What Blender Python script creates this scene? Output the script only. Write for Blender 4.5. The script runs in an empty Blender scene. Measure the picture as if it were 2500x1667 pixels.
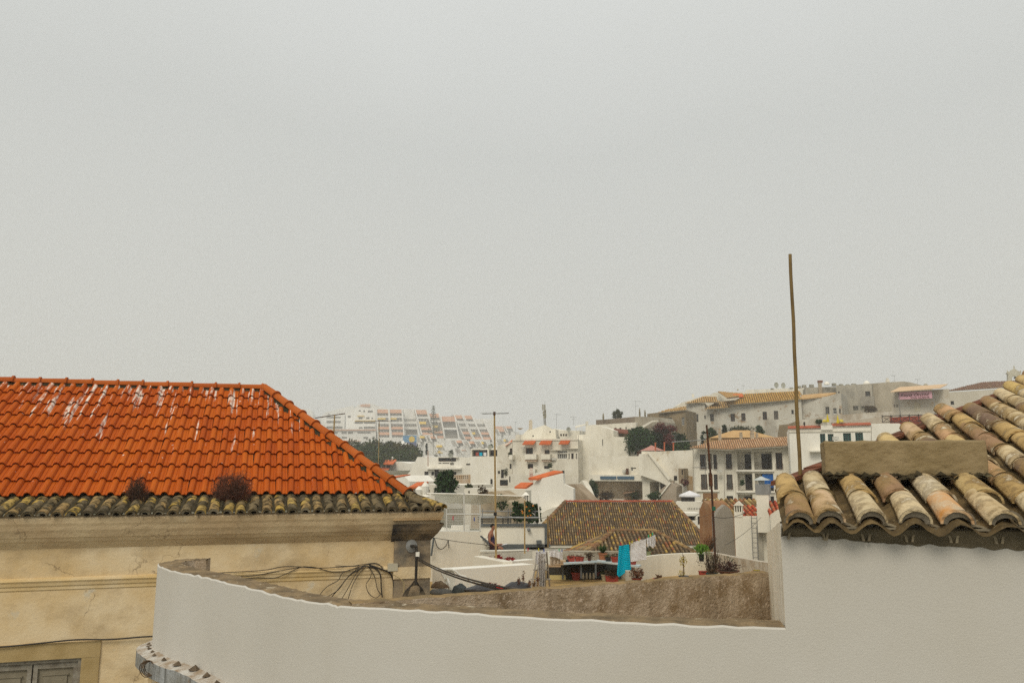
import bpy, math, random
from mathutils import Vector, Matrix, noise
from mathutils.geometry import tessellate_polygon
random.seed(7)
R = math.radians
S = bpy.context.scene
COL = S.collection
# ------------------------------------------------------------------ camera
FPX, PITCH = 1950.0, R(9.2)
cam = bpy.data.objects.new('camera', bpy.data.cameras.new('camera'))
COL.objects.link(cam); S.camera = cam
cam.data.sensor_width = 36; cam.data.lens = 36 * FPX / 2500
cam.data.clip_start = 0.1; cam.data.clip_end = 5000
cam.location = (0, 0, 0); cam.rotation_euler = (R(90) + PITCH, 0, 0)
# ------------------------------------------------------------------ sky, sun, exposure
SUN_EL, SUN_AZ = R(46), R(203)          # azimuth from +Y clockwise: behind the camera, a little to the left
W = bpy.data.worlds.new('World'); S.world = W; W.use_nodes = True
nt = W.node_tree; bg = nt.nodes['Background']
sk = nt.nodes.new('ShaderNodeTexSky'); sk.sky_type = 'NISHITA'; sk.sun_disc = False
sk.sun_elevation = SUN_EL; sk.sun_rotation = SUN_AZ; sk.dust_density = 5; sk.air_density = 1.5
hs = nt.nodes.new('ShaderNodeHueSaturation'); hs.inputs['Saturation'].default_value = .35
nt.links.new(sk.outputs[0], hs.inputs['Color'])
mx = nt.nodes.new('ShaderNodeMix'); mx.data_type = 'RGBA'; mx.inputs[0].default_value = .97
nt.links.new(hs.outputs[0], mx.inputs[6])
tc = nt.nodes.new('ShaderNodeTexCoord'); sp = nt.nodes.new('ShaderNodeSeparateXYZ')
nt.links.new(tc.outputs['Generated'], sp.inputs[0])
cl = nt.nodes.new('ShaderNodeTexNoise'); cl.inputs['Scale'].default_value = 1.6; cl.inputs['Detail'].default_value = 3
nt.links.new(tc.outputs['Generated'], cl.inputs['Vector'])
ad = nt.nodes.new('ShaderNodeMath'); ad.operation = 'MULTIPLY_ADD'; ad.inputs[1].default_value = .25
nt.links.new(cl.outputs[0], ad.inputs[0]); nt.links.new(sp.outputs[2], ad.inputs[2])
rp = nt.nodes.new('ShaderNodeValToRGB'); nt.links.new(ad.outputs[0], rp.inputs[0])
e = rp.color_ramp.elements                # even cloud cover, a little brighter overhead
e[0].position = .1; e[0].color = (.60, .595, .545, 1)
e[1].position = 1; e[1].color = (.78, .80, .79, 1)
m1 = e.new(.55); m1.color = (.565, .578, .555, 1)
sc_ = nt.nodes.new('ShaderNodeVectorMath'); sc_.operation = 'SCALE'; sc_.inputs[3].default_value = 10
nt.links.new(rp.outputs[0], sc_.inputs[0]); nt.links.new(sc_.outputs[0], mx.inputs[7])
nt.links.new(mx.outputs[2], bg.inputs['Color']); bg.inputs['Strength'].default_value = .1
sun = bpy.data.objects.new('sun', bpy.data.lights.new('sun', 'SUN')); COL.objects.link(sun)
sun.data.energy = 1.5; sun.data.angle = R(25); sun.data.color = (1, .92, .77)
sd = Vector((math.sin(SUN_AZ) * math.cos(SUN_EL), math.cos(SUN_AZ) * math.cos(SUN_EL), math.sin(SUN_EL)))
sun.rotation_euler = (-sd).to_track_quat('-Z', 'Y').to_euler()
S.view_settings.view_transform = 'Standard'; S.view_settings.look = 'None'
S.view_settings.exposure = .12; S.view_settings.gamma = 1; S.view_settings.use_curve_mapping = False
cy = S.cycles
cy.max_bounces = 8; cy.diffuse_bounces = 3; cy.glossy_bounces = 2; cy.transmission_bounces = 4
cy.volume_bounces = 3; cy.transparent_max_bounces = 8; cy.use_denoising = False
cy.caustics_reflective = False; cy.caustics_refractive = False

# ------------------------------------------------------------------ geometry helpers
def ray(px, py):
    """direction through a photo pixel, scaled to y = 1"""
    v = -(py - 833.5) / FPX; u = (px - 1250) / FPX
    y = math.cos(PITCH) - math.sin(PITCH) * v; z = math.sin(PITCH) + math.cos(PITCH) * v
    return Vector((u / y, 1, z / y))
def P(px, py, Y): return ray(px, py) * Y
def Pz(px, py, z): r = ray(px, py); return r * (z / r.z)

ORG = {}
def sub(parent):
    return ORG.get(parent.name, Vector((0, 0, 0))) if parent else Vector((0, 0, 0))
def mobj(name, verts, faces, mat, parent=None, smooth=False, rnd=None, origin=None, loc=True):
    """links one mesh object; verts are in world space"""
    verts = [Vector(v) for v in verts]
    if parent is not None: o0 = sub(parent)
    else:
        if origin is None:
            n = max(1, len(verts)); o0 = sum(verts, Vector()) / n; o0.z = min(v.z for v in verts)
        else: o0 = Vector(origin)
    me = bpy.data.meshes.new(name)
    me.from_pydata([v - o0 for v in verts], [], faces); me.update()
    if mat: me.materials.append(mat)
    if smooth: me.polygons.foreach_set('use_smooth', [True] * len(me.polygons))
    if rnd:
        a = me.attributes.new('rnd', 'FLOAT', 'FACE'); a.data.foreach_set('value', rnd)
    ob = bpy.data.objects.new(name, me); COL.objects.link(ob)
    if parent is not None: ob.parent = parent
    else: ob.location = o0
    ORG[ob.name] = o0
    return ob
def thing(name, label, cat, base, group=None):
    o = bpy.data.objects.new(name, None); COL.objects.link(o); o.location = base; o.empty_display_size = .2
    ORG[o.name] = Vector(base); o['label'] = label; o['category'] = cat
    if group: o['group'] = group
    return o
def tag(o, label=None, cat=None, group=None, kind=None):
    if label: o['label'] = label
    if cat: o['category'] = cat
    if group: o['group'] = group
    if kind: o['kind'] = kind
    return o
class MB:
    def __init__(s): s.v = []; s.f = []; s.r = []; s.cr = 0.
    def add(s, vs, fs):
        n = len(s.v); s.v += [Vector(v) for v in vs]; s.f += [tuple(i + n for i in f) for f in fs]; s.r += [s.cr] * len(fs); return s
    def quad(s, a, b, c, d): return s.add([a, b, c, d], [(0, 1, 2, 3)])
    def hexa(s, p):   # 8 corners, bottom 4 then top 4
        return s.add(p, [(3, 2, 1, 0), (4, 5, 6, 7), (0, 1, 5, 4), (1, 2, 6, 5), (2, 3, 7, 6), (3, 0, 4, 7)])
    def box(s, c, d, rz=0):
        c = Vector(c); m = Matrix.Rotation(rz, 3, 'Z'); h = Vector(d) / 2
        p = [c + m @ Vector((x * h.x, y * h.y, z * h.z)) for z in (-1, 1) for x, y in ((-1, -1), (1, -1), (1, 1), (-1, 1))]
        return s.hexa(p)
    def tube(s, pts, r, n=6, r2=None, cap=True):
        pts = [Vector(p) for p in pts]; L = len(pts)
        up = Vector((0, 0, 1)); vs = []
        for i, p in enumerate(pts):
            t = (pts[min(i + 1, L - 1)] - pts[max(i - 1, 0)])
            t = t.normalized() if t.length > 1e-9 else up
            a = t.cross(up if abs(t.z) < .95 else Vector((1, 0, 0))).normalized(); b = t.cross(a)
            rr = r if r2 is None else r + (r2 - r) * i / max(1, L - 1)
            vs += [p + a * rr * math.cos(k * math.tau / n) + b * rr * math.sin(k * math.tau / n) for k in range(n)]
        fs = [(i * n + k, i * n + (k + 1) % n, (i + 1) * n + (k + 1) % n, (i + 1) * n + k) for i in range(L - 1) for k in range(n)]
        if cap: fs += [tuple(range(n - 1, -1, -1)), tuple((L - 1) * n + k for k in range(n))]
        return s.add(vs, fs)
    def lathe(s, c, prof, n=12):   # prof: (r, z)
        c = Vector(c); vs = []; 
        for r, z in prof: vs += [c + Vector((r * math.cos(k * math.tau / n), r * math.sin(k * math.tau / n), z)) for k in range(n)]
        L = len(prof)
        fs = [(i * n + k, i * n + (k + 1) % n, (i + 1) * n + (k + 1) % n, (i + 1) * n + k) for i in range(L - 1) for k in range(n)]
        fs += [tuple(range(n - 1, -1, -1)), tuple((L - 1) * n + k for k in range(n))]
        return s.add(vs, fs)
    def build(s, name, mat, parent=None, smooth=False, rnd=False, origin=None):
        return mobj(name, s.v, s.f, mat, parent, smooth, s.r if rnd else None, origin)

def smooth_path(pts, k=6):
    pts = [Vector(p) for p in pts]
    if len(pts) < 3: return pts
    out = []
    q = [2 * pts[0] - pts[1]] + pts + [2 * pts[-1] - pts[-2]]
    for i in range(1, len(q) - 2):
        a, b, c, d = q[i - 1:i + 3]
        for j in range(k):
            t = j / k
            out.append(.5 * ((2 * b) + (c - a) * t + (2 * a - 5 * b + 4 * c - d) * t * t + (3 * b - a - 3 * c + d) * t ** 3))
    return out + [pts[-1]]

class Fac:
    """a vertical wall plane through two photo points at given distances"""
    def __init__(s, ax, ay, aY, bx, by, bY):
        a, b = P(ax, ay, aY), P(bx, by, bY)
        s.o = Vector((a.x, a.y, 0)); t = Vector((b.x - a.x, b.y - a.y, 0)); s.t = t.normalized()
        s.n = Vector((-s.t.y, s.t.x, 0))
        if s.n.dot(s.o) < 0: s.n = -s.n
    def uz(s, px, py, d=0):
        r = ray(px, py); k = (s.o + s.n * d).dot(s.n) / r.dot(s.n); p = r * k
        return ((p - s.o).dot(s.t), p.z)
    def w(s, u, z, d=0): return s.o + s.t * u + s.n * d + Vector((0, 0, z))
    def p(s, px, py, d=0): u, z = s.uz(px, py, d); return s.w(u, z, d)
    def rect(s, x0, y0, x1, y1, d=0):
        u0, z1 = s.uz(x0, y0, d); u1, z0 = s.uz(x1, y1, d); return min(u0, u1), min(z0, z1), max(u0, u1), max(z0, z1)
    def boxuz(s, mb, u0, z0, u1, z1, d0, d1):
        return mb.hexa([s.w(u0, z0, d0), s.w(u1, z0, d0), s.w(u1, z0, d1), s.w(u0, z0, d1), s.w(u0, z1, d0), s.w(u1, z1, d0), s.w(u1, z1, d1), s.w(u0, z1, d1)])
    def box(s, mb, x0, y0, x1, y1, d0, d1):
        return s.boxuz(mb, *s.rect(x0, y0, x1, y1, d0), d0, d1)

def solid(mb, F, outline, holes, depth):
    """prism of an outline (u,z) with rectangular holes (u0,z0,u1,z1,rec) recessed into its front"""
    loops = [[Vector((u, z, 0)) for u, z in outline]]
    for h in holes: loops.append([Vector((h[0], h[1], 0)), Vector((h[0], h[3], 0)), Vector((h[2], h[3], 0)), Vector((h[2], h[1], 0))])
    flat = [v for l in loops for v in l]
    tris = tessellate_polygon(loops)
    mb.add([F.w(v.x, v.y, 0) for v in flat], [tuple(t) for t in tris])
    n = len(outline)
    mb.add([F.w(u, z, 0) for u, z in outline] + [F.w(u, z, depth) for u, z in outline], [(i, (i + 1) % n, n + (i + 1) % n, n + i) for i in range(n)] + [tuple(range(n, 2 * n))])
    for h in holes:
        c = [(h[0], h[1]), (h[2], h[1]), (h[2], h[3]), (h[0], h[3])]
        mb.add([F.w(u, z, 0) for u, z in c] + [F.w(u, z, h[4]) for u, z in c], [(i, (i + 1) % 4, 4 + (i + 1) % 4, 4 + i) for i in range(4)] + ([(4, 5, 6, 7)] if len(h) > 5 and h[5] else []))

# ------------------------------------------------------------------ materials
def rgb(c): return (c[0], c[1], c[2], 1)
def ramp(nt, src, stops, const=False):
    r = nt.nodes.new('ShaderNodeValToRGB'); nt.links.new(src, r.inputs[0]); el = r.color_ramp.elements
    if const: r.color_ramp.interpolation = 'CONSTANT'
    while len(el) < len(stops): el.new(.5)
    for i, (p, c) in enumerate(stops): el[i].position = p; el[i].color = rgb(c)
    return r.outputs[0]
def noi(nt, vec, scale, detail=4, rough=.6, sv=None):
    if sv:
        m = nt.nodes.new('ShaderNodeMapping'); m.inputs['Scale'].default_value = sv; nt.links.new(vec, m.inputs[0]); vec = m.outputs[0]
    n = nt.nodes.new('ShaderNodeTexNoise'); n.inputs['Scale'].default_value = scale; n.inputs['Detail'].default_value = detail
    n.inputs['Roughness'].default_value = rough; nt.links.new(vec, n.inputs['Vector']); return n.outputs[0]
def mixc(nt, f, a, b, blend='MIX'):
    m = nt.nodes.new('ShaderNodeMix'); m.data_type = 'RGBA'; m.blend_type = blend
    for k, x in ((0, f), (6, a), (7, b)):
        if hasattr(x, 'links') or hasattr(x, 'is_linked'): nt.links.new(x, m.inputs[k])
        else: m.inputs[k].default_value = x if k == 0 else rgb(x)
    return m.outputs[2]
MATS = {}
def M(name, c, c2=None, scale=1.5, rough=.9, bump=.25, bscale=30, stain=None, stain_amt=.5, stain_sv=(3, 3, .5), spots=None, spot_scale=8, spot_lo=.6, pick=None, pick_attr=False, crack=None, metallic=0, lime=None):
    if name in MATS: return MATS[name]
    m = bpy.data.materials.new(name); MATS[name] = m; m.use_nodes = True; nt = m.node_tree
    b = nt.nodes['Principled BSDF']; b.inputs['Roughness'].default_value = rough; b.inputs['Metallic'].default_value = metallic
    b.inputs['Specular IOR Level'].default_value = .25 if rough < .7 else .12
    g = nt.nodes.new('ShaderNodeNewGeometry'); pos = g.outputs['Position']
    if pick:
        if pick_attr:
            a = nt.nodes.new('ShaderNodeAttribute'); a.attribute_name = 'rnd'; rv = a.outputs['Fac']
        else:
            a = nt.nodes.new('ShaderNodeObjectInfo'); rv = a.outputs['Random']
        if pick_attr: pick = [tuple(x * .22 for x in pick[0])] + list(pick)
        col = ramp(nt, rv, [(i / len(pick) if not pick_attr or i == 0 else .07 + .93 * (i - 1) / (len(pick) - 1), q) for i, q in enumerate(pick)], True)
        if c2: col = mixc(nt, ramp(nt, noi(nt, pos, scale), [(.42, (0, 0, 0)), (.62, (1, 1, 1))]), col, c2)
    else:
        n = noi(nt, pos, scale)
        col = ramp(nt, n, [(.35, c), (.65, c2 or tuple(x * .86 for x in c))])
    if stain:
        f = ramp(nt, noi(nt, pos, 1.0, 5, .65, stain_sv), [(.48, (0, 0, 0)), (.72, (stain_amt,) * 3)])
        col = mixc(nt, f, col, stain)
    if spots:
        f = ramp(nt, noi(nt, pos, spot_scale, 6, .7), [(spot_lo, (0, 0, 0)), (spot_lo + .07, (1, 1, 1))])
        col = mixc(nt, f, col, spots)
    if crack:
        vo = nt.nodes.new('ShaderNodeTexVoronoi'); vo.feature = 'DISTANCE_TO_EDGE'; vo.inputs['Scale'].default_value = crack[1]
        wn = nt.nodes.new('ShaderNodeTexNoise'); wn.inputs['Scale'].default_value = 2.5; wn.inputs['Detail'].default_value = 5; nt.links.new(pos, wn.inputs['Vector'])
        va = nt.nodes.new('ShaderNodeVectorMath'); va.operation = 'ADD'; nt.links.new(pos, va.inputs[0]); nt.links.new(wn.outputs['Color'], va.inputs[1])
        nt.links.new(va.outputs[0], vo.inputs['Vector'])
        f = ramp(nt, vo.outputs['Distance'], [(0, (1, 1, 1)), (.006, (0, 0, 0))])
        f2 = ramp(nt, noi(nt, pos, .9, 2), [(.52, (0, 0, 0)), (.58, (.7, .7, .7))])
        f = mixc(nt, 1.0, f, f2, 'MULTIPLY'); col = mixc(nt, f, col, crack[0])
    if lime:      # lime washed out of the ridge mortar: (colour, z full, z none, direction scale)
        sx = nt.nodes.new('ShaderNodeSeparateXYZ'); nt.links.new(pos, sx.inputs[0])
        mr = nt.nodes.new('ShaderNodeMapRange'); mr.inputs[1].default_value = lime[2]; mr.inputs[2].default_value = lime[1]
        mr.inputs[3].default_value = -.13; mr.inputs[4].default_value = .09; nt.links.new(sx.outputs[2], mr.inputs[0])
        a_ = nt.nodes.new('ShaderNodeMath'); a_.operation = 'ADD'
        nt.links.new(mr.outputs[0], a_.inputs[0])
        mp = nt.nodes.new('ShaderNodeMapping'); mp.inputs['Rotation'].default_value = (0, 0, -lime[3]); nt.links.new(pos, mp.inputs[0])
        nt.links.new(noi(nt, mp.outputs[0], 1, 4, .6, (13, .5, .7)), a_.inputs[1])
        f = ramp(nt, a_.outputs[0], [(.58, (0, 0, 0)), (.62, (1, 1, 1))])
        f = mixc(nt, 1.0, f, ramp(nt, noi(nt, pos, 7, 4), [(.36, (.15, .15, .15)), (.6, (1, 1, 1))]), 'MULTIPLY')
        col = mixc(nt, f, col, lime[0])
        f = ramp(nt, noi(nt, pos, 9, 2, .5), [(.735, (0, 0, 0)), (.76, (.8, .8, .8))]); col = mixc(nt, f, col, lime[0])
    nt.links.new(col, b.inputs['Base Color'])
    if bump:
        bn = nt.nodes.new('ShaderNodeBump'); bn.inputs['Strength'].default_value = bump; bn.inputs['Distance'].default_value = .02
        nt.links.new(noi(nt, pos, bscale, 5, .65), bn.inputs['Height']); nt.links.new(bn.outputs[0], b.inputs['Normal'])
    return m
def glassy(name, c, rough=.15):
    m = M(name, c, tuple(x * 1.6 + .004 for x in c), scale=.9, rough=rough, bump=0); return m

STREET = (.30, .28, .25)
white = M('white_limewash', (.82, .775, .665), (.75, .70, .58), .25, stain=(.42, .37, .29), stain_amt=.45, stain_sv=(.9, .9, .25), bscale=14)
white2 = M('bright_limewash', (.85, .815, .73), (.80, .76, .66), .3, stain=(.55, .5, .43), stain_amt=.3, stain_sv=(.7, .7, .2), bscale=14)
worn = M('worn_limewash', (.78, .735, .63), (.70, .65, .54), .35, stain=(.38, .33, .25), stain_amt=.38, stain_sv=(.5, .5, .2), spots=(.50, .42, .30), spot_scale=.5, spot_lo=.6, bscale=8)
grey_r = M('grey_render', (.47, .43, .35), (.38, .35, .28), .4, stain=(.15, .14, .12), stain_amt=.6, stain_sv=(.5, .5, .2), bscale=10)
ochre_r = M('ochre_stone', (.30, .23, .14), (.21, .165, .105), .5, stain=(.12, .10, .07), stain_amt=.6, stain_sv=(.6, .6, .3), bscale=8)
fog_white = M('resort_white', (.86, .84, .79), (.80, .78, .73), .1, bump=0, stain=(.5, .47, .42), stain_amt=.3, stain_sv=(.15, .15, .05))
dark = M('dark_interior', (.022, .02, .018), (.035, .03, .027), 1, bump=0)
glass = M('window_glass', (.03, .033, .035), rough=.15, bump=0, pick=[(.028, .03, .03), (.045, .045, .042), (.02, .02, .02), (.10, .095, .08), (.03, .026, .022)])
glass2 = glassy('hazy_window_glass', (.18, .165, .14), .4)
frame_w = M('painted_frame', (.68, .67, .62), (.6, .58, .52), 4, bump=.1)
frame_g = M('green_frame', (.03, .11, .10), (.05, .14, .12), 4, bump=.1)
frame_b = M('brown_frame', (.12, .06, .035), (.09, .045, .03), 4, bump=.1)
frame_s = M('weathered_frame', (.36, .33, .27), (.2, .17, .13), 9, bump=.3)
iron = M('black_iron', (.025, .022, .02), (.05, .03, .02), 6, rough=.6, bump=.1)
rust = M('rusty_pole', (.05, .03, .022), (.11, .045, .022), 6, rough=.8)
galv = M('galvanised_metal', (.30, .30, .29), (.22, .22, .21), 5, rough=.5, metallic=.3, bump=.1)
bamboo = M('weathered_wood_pole', (.24, .165, .065), (.15, .10, .045), 5, rough=.8, bscale=60)
ypole = M('yellowed_pole', (.42, .30, .13), (.30, .2, .09), 4, rough=.7, bump=.1)
grey_p = M('grey_paint', (.13, .14, .14), (.10, .11, .11), 2, bump=.1)
tanroof = M('tan_roof_tiles', (.56, .36, .16), (.46, .28, .12), .8, bump=.6, bscale=5)
orangeroof = M('orange_canopy_tiles', (.66, .17, .055), (.56, .13, .04), 2, bump=.5, bscale=8)
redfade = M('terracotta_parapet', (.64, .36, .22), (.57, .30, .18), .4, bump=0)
yellow = M('yellow_awning', (.72, .50, .08), (.66, .44, .06), 1, bump=0)
WINMAT = {'w': (frame_w, glass), 'g': (frame_g, glass), 'b': (frame_b, glass), 's': (frame_s, glass), 'n': (None, dark), 'h': (None, glass2)}
def window(F, x0, y0, x1, y1, kind, parent, holes, rec=None):
    """kind: frame letter + columns + rows; appends the opening to holes and builds window > pane"""
    u0, z0, u1, z1 = F.rect(x0, y0, x1, y1)
    w, h = u1 - u0, z1 - z0
    rec = rec if rec is not None else .22
    holes.append((u0, z0, u1, z1, rec + .05, kind[0] == 'n'))
    fm, pm = WINMAT[kind[0]]
    if kind[0] in 'nh':
        mb = MB(); F.boxuz(mb, u0 - .01, z0 - .01, u1 + .01, z1 + .01, rec, rec + .04); mb.build('window', pm, parent); return
    nx, ny = int(kind[1]), int(kind[2]); t = min(.09, .08 * w + .03); mb = MB()
    for a, b, c, d in ((u0, z0, u0 + t, z1), (u1 - t, z0, u1, z1), (u0 + t, z0, u1 - t, z0 + t), (u0 + t, z1 - t, u1 - t, z1)): F.boxuz(mb, a, b, c, d, rec - .06, rec)
    for i in range(1, nx):
        u = u0 + w * i / nx; F.boxuz(mb, u - t * .35, z0 + t, u + t * .35, z1 - t, rec - .05, rec)
    for j in range(1, ny):
        z = z0 + h * j / ny; F.boxuz(mb, u0 + t, z - t * .25, u1 - t, z + t * .25, rec - .045, rec)
    f = mb.build('window', fm, parent)
    mb = MB(); F.boxuz(mb, u0, z0, u1, z1, rec, rec + .02); mb.build('pane', pm, f)
def rail(F, x0, y0, x1, y1, parent, d=-.05, mat=None, step=.14, name='railing'):
    u0, z0, u1, z1 = F.rect(x0, y0, x1, y1); mb = MB(); n = max(2, int((u1 - u0) / step))
    for i in range(n + 1):
        u = u0 + (u1 - u0) * i / n; F.boxuz(mb, u - .012, z0, u + .012, z1, d, d + .024)
    F.boxuz(mb, u0, z1, u1, z1 + .04, d - .01, d + .035); F.boxuz(mb, u0, z0 - .03, u1, z0, d - .01, d + .035)
    return mb.build(name, mat or iron, parent)
def wallbody(F, top, ybot, depth, wins, parent, mat, name='wall', zb=None, extra=None):
    """top: photo points along the wall's upper edge; ybot: photo row its foot reaches down to"""
    o = [F.uz(*p) for p in top]
    zb = zb if zb is not None else F.uz(top[0][0], ybot)[1]
    out = [(o[0][0], zb)] + o + [(o[-1][0], zb)]
    holes = list(extra or [])
    for w_ in wins: window(F, *w_[:5], parent, holes, *(w_[5:]))
    mb = MB(); solid(mb, F, out, holes, depth); return mb.build(name, mat, parent)
def building(name, label, cat, F, top, ybot, depth, wins=(), mat=None, group=None, zb=None, extra=None):
    o = [F.uz(*p) for p in top]; z = zb if zb is not None else F.uz(top[0][0], ybot)[1]
    t = thing(name, label, cat, F.w((o[0][0] + o[-1][0]) / 2, z), group)
    wallbody(F, top, ybot, depth, wins, t, mat or white, zb=z, extra=extra); return t

class Slope:
    """an inclined plane: origin o, unit e along the eave, unit s up the slope"""
    def __init__(s, o, e, sdir): s.o = Vector(o); s.e = Vector(e).normalized(); s.s = Vector(sdir).normalized(); s.n = s.e.cross(s.s).normalized(); s.n = s.n if s.n.z > 0 else -s.n
    def w(s, a, b, h=0): return s.o + s.e * a + s.s * b + s.n * h
    def ab(s, px, py):
        r = ray(px, py); p = r * (s.o.dot(s.n) / r.dot(s.n)) - s.o; c = s.e.dot(s.s); x, y = p.dot(s.e), p.dot(s.s)
        return (x - c * y) / (1 - c * c), (y - c * x) / (1 - c * c)
def slope3(a, b, c):
    """plane through eave points a, b and an upper point c"""
    e = (b - a).normalized(); q = c - a; sd = q - e * q.dot(e); return Slope(a, e, sd)
def clip_col(poly, a):
    bs = []
    n = len(poly)
    for i in range(n):
        (a0, b0), (a1, b1) = poly[i], poly[(i + 1) % n]
        if (a0 - a) * (a1 - a) < 0 or (a0 == a and a1 != a): bs.append(b0 + (b1 - b0) * (a - a0) / (a1 - a0))
    return (min(bs), max(bs)) if len(bs) > 1 else None
def tiled(name, SL, poly, pitch, rowlen, mat, parent, amp=None, under=None):
    """barrel-tiled slope joined as one part: cover tiles and channels, each course stepped over the next"""
    amp = amp or pitch * .46; mb = MB()
    amin = min(p[0] for p in poly); amax = max(p[0] for p in poly)
    prof = [(-.5, .0), (-.3, .04), (-.27, .35), (-.18, .8), (0, 1), (.18, .8), (.27, .35), (.3, .04), (.5, 0)]
    k = int((amax - amin) / pitch)
    for i in range(k + 1):
        a = amin + (i + .5) * pitch; c = clip_col(poly, a)
        if not c or c[1] - c[0] < rowlen * .3: continue
        j0 = math.floor(c[0] / rowlen); b = c[0]; j = j0
        while b < c[1] - .02:
            b2 = min(c[1], (j + 1) * rowlen); 
            if b2 - b > .02:
                mb.cr = random.uniform(.075, 1); jx = random.uniform(-.03, .03) * pitch; st = pitch * .12; jh = random.uniform(-.02, .03) * pitch
                vs = [SL.w(a + t * pitch + jx, b, h * amp + st + jh) for t, h in prof] + [SL.w(a + t * pitch * .96 + jx, b2 + .03, h * amp * .9 + jh) for t, h in prof] + [SL.w(a + t * pitch + jx, b, h * amp * .6 - amp * .1) for t, h in prof]
                n = len(prof)
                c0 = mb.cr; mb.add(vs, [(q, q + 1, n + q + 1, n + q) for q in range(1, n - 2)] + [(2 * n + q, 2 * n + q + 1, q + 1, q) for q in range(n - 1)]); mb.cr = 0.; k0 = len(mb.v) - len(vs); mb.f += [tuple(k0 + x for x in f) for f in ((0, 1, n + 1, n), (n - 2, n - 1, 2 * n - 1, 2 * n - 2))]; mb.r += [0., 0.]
            b = b2; j += 1
    o = mb.build(name, mat, parent, rnd=True); o['kind'] = 'stuff'
    mb = MB(); n = len(poly)
    mb.add([SL.w(a, b, -.01) for a, b in poly] + [SL.w(a, b, -.12) for a, b in poly], [tuple(range(n)), tuple(range(2 * n - 1, n - 1, -1))] + [(i, (i + 1) % n, n + (i + 1) % n, n + i) for i in range(n)])
    mb.build('roof_deck', under or grey_r, parent)
    return o
def capline(name, A, B, r, seg, mat, parent, joined=True, proto=None):
    """half-round ridge tiles laid from A up to B"""
    A, B = Vector(A), Vector(B); d = B - A; L = d.length; n = max(1, round(L / seg)); d.normalize()
    side = d.cross(Vector((0, 0, 1))).normalized(); up = side.cross(d).normalized(); mb = MB()
    for i in range(n):
        mb.cr = random.uniform(.08, 1); p = A + d * (L * i / n); q = A + d * (L * (i + 1) / n + seg * .12)
        vs = []
        for c_, rr, l in ((p, r * 1.12, .015), (q, r * .92, 0)):
            vs += [c_ + up * l + side * rr * math.cos(t) + up * rr * math.sin(t) for t in [math.pi * k / 6 for k in range(7)]]
        mb.add(vs, [(k, k + 1, 8 + k, 7 + k) for k in range(6)] + [tuple(range(7))])
        if not joined:
            mb.build(name, mat, parent, smooth=False, rnd=True); mb = MB()
    if joined: return tag(mb.build(name, mat, parent, rnd=True), kind='stuff')
# ================================================================== GROUND
def ground_z(y):
    k = [(-60, -15), (115, -15), (150, -6), (185, 0), (250, 0), (300, 1), (400, 3), (520, 5), (700, 7), (1300, 10)]
    for (a, za), (b, zb) in zip(k, k[1:]):
        if y <= b: return za + (zb - za) * max(0, (y - a)) / (b - a)
    return 10
mb = MB(); NX, NY = 44, 56
for j in range(NY + 1):
    y = -60 + 1360 * (j / NY) ** 1.5
    for i in range(NX + 1):
        x = -900 + 1800 * i / NX
        mb.v.append(Vector((x, y, ground_z(y) + (noise.noise(Vector((x, y, 0)) * .02) * 1.2 if y > 120 else 0))))
for j in range(NY):
    for i in range(NX): a = j * (NX + 1) + i; mb.f.append((a, a + 1, a + NX + 2, a + NX + 1))
g_m = M('town_ground', (.20, .17, .12), (.10, .10, .06), .05, stain=(.07, .08, .04), stain_sv=(.02, .02, .02), bump=0)
tag(mobj('ground', mb.v, mb.f, g_m, origin=(0, 0, -15)), 'dry earth and paving of the town under the houses', kind='structure')

def proj(p):
    u = p.x; f = math.cos(PITCH) * p.y + math.sin(PITCH) * p.z; v = -math.sin(PITCH) * p.y + math.cos(PITCH) * p.z
    return 1250 + FPX * u / f, 833.5 - FPX * v / f
def place(o, pos, e, s, n, parent):
    m = Matrix((e, s, n)).transposed().to_4x4(); m.translation = pos - sub(parent); o.parent = parent; o.matrix_basis = m
def inst(proto_mesh, name, pos, e, s, n, parent):
    o = bpy.data.objects.new(name, proto_mesh); COL.objects.link(o); place(o, pos, e, s, n, parent); ORG[o.name] = Vector(pos); return o

# ================================================================== LEFT HOUSE WITH ORANGE ROOF
A = P(0, 1265, 12.0); z0 = A.z; B = Pz(1088, 1249, z0)
LE = (B - A); LE.z = 0; LE.normalize(); LS = Vector((-LE.y, LE.x, 0))
def LW(u, b, z): return Vector((B.x, B.y, 0)) + LE * u + LS * b + Vector((0, 0, z))
old_house = thing('old_house', 'ochre plastered house with bright orange tiled hip roof and dark mossy eaves', 'house', LW(-6, 3, -8))
UL = -15.0
ORANGE = [(.46, .095, .007), (.48, .102, .008), (.43, .085, .006), (.49, .11, .009), (.46, .095, .007), (.38, .07, .006), (.47, .10, .008)]
tile_m = M('orange_roof_tile', ORANGE[0], (.42, .08, .007), .7, rough=.75, bump=.25, bscale=45, pick=ORANGE, lime=((.80, .74, .64), z0 + 2.75, z0 + .7, math.atan2(LE.y, LE.x)))
tile_ma = M('orange_roof_tile_field', ORANGE[0], (.42, .08, .007), .7, rough=.75, bump=.25, bscale=45, pick=ORANGE, pick_attr=True, lime=((.80, .74, .64), z0 + 2.75, z0 + .7, math.atan2(LE.y, LE.x)))
ridge_m = M('orange_ridge_tile', ORANGE[0], (.36, .085, .012), 1.2, rough=.75, bump=.25, bscale=45, pick=[(.42, .10, .018), (.37, .085, .016), (.44, .11, .02)], spots=(.66, .6, .5), spot_scale=2.2, spot_lo=.68)
OLD = [(.44, .30, .09), (.24, .17, .08), (.17, .13, .075), (.50, .33, .08), (.32, .21, .09), (.13, .10, .06), (.38, .25, .10), (.20, .15, .08)]
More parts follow.
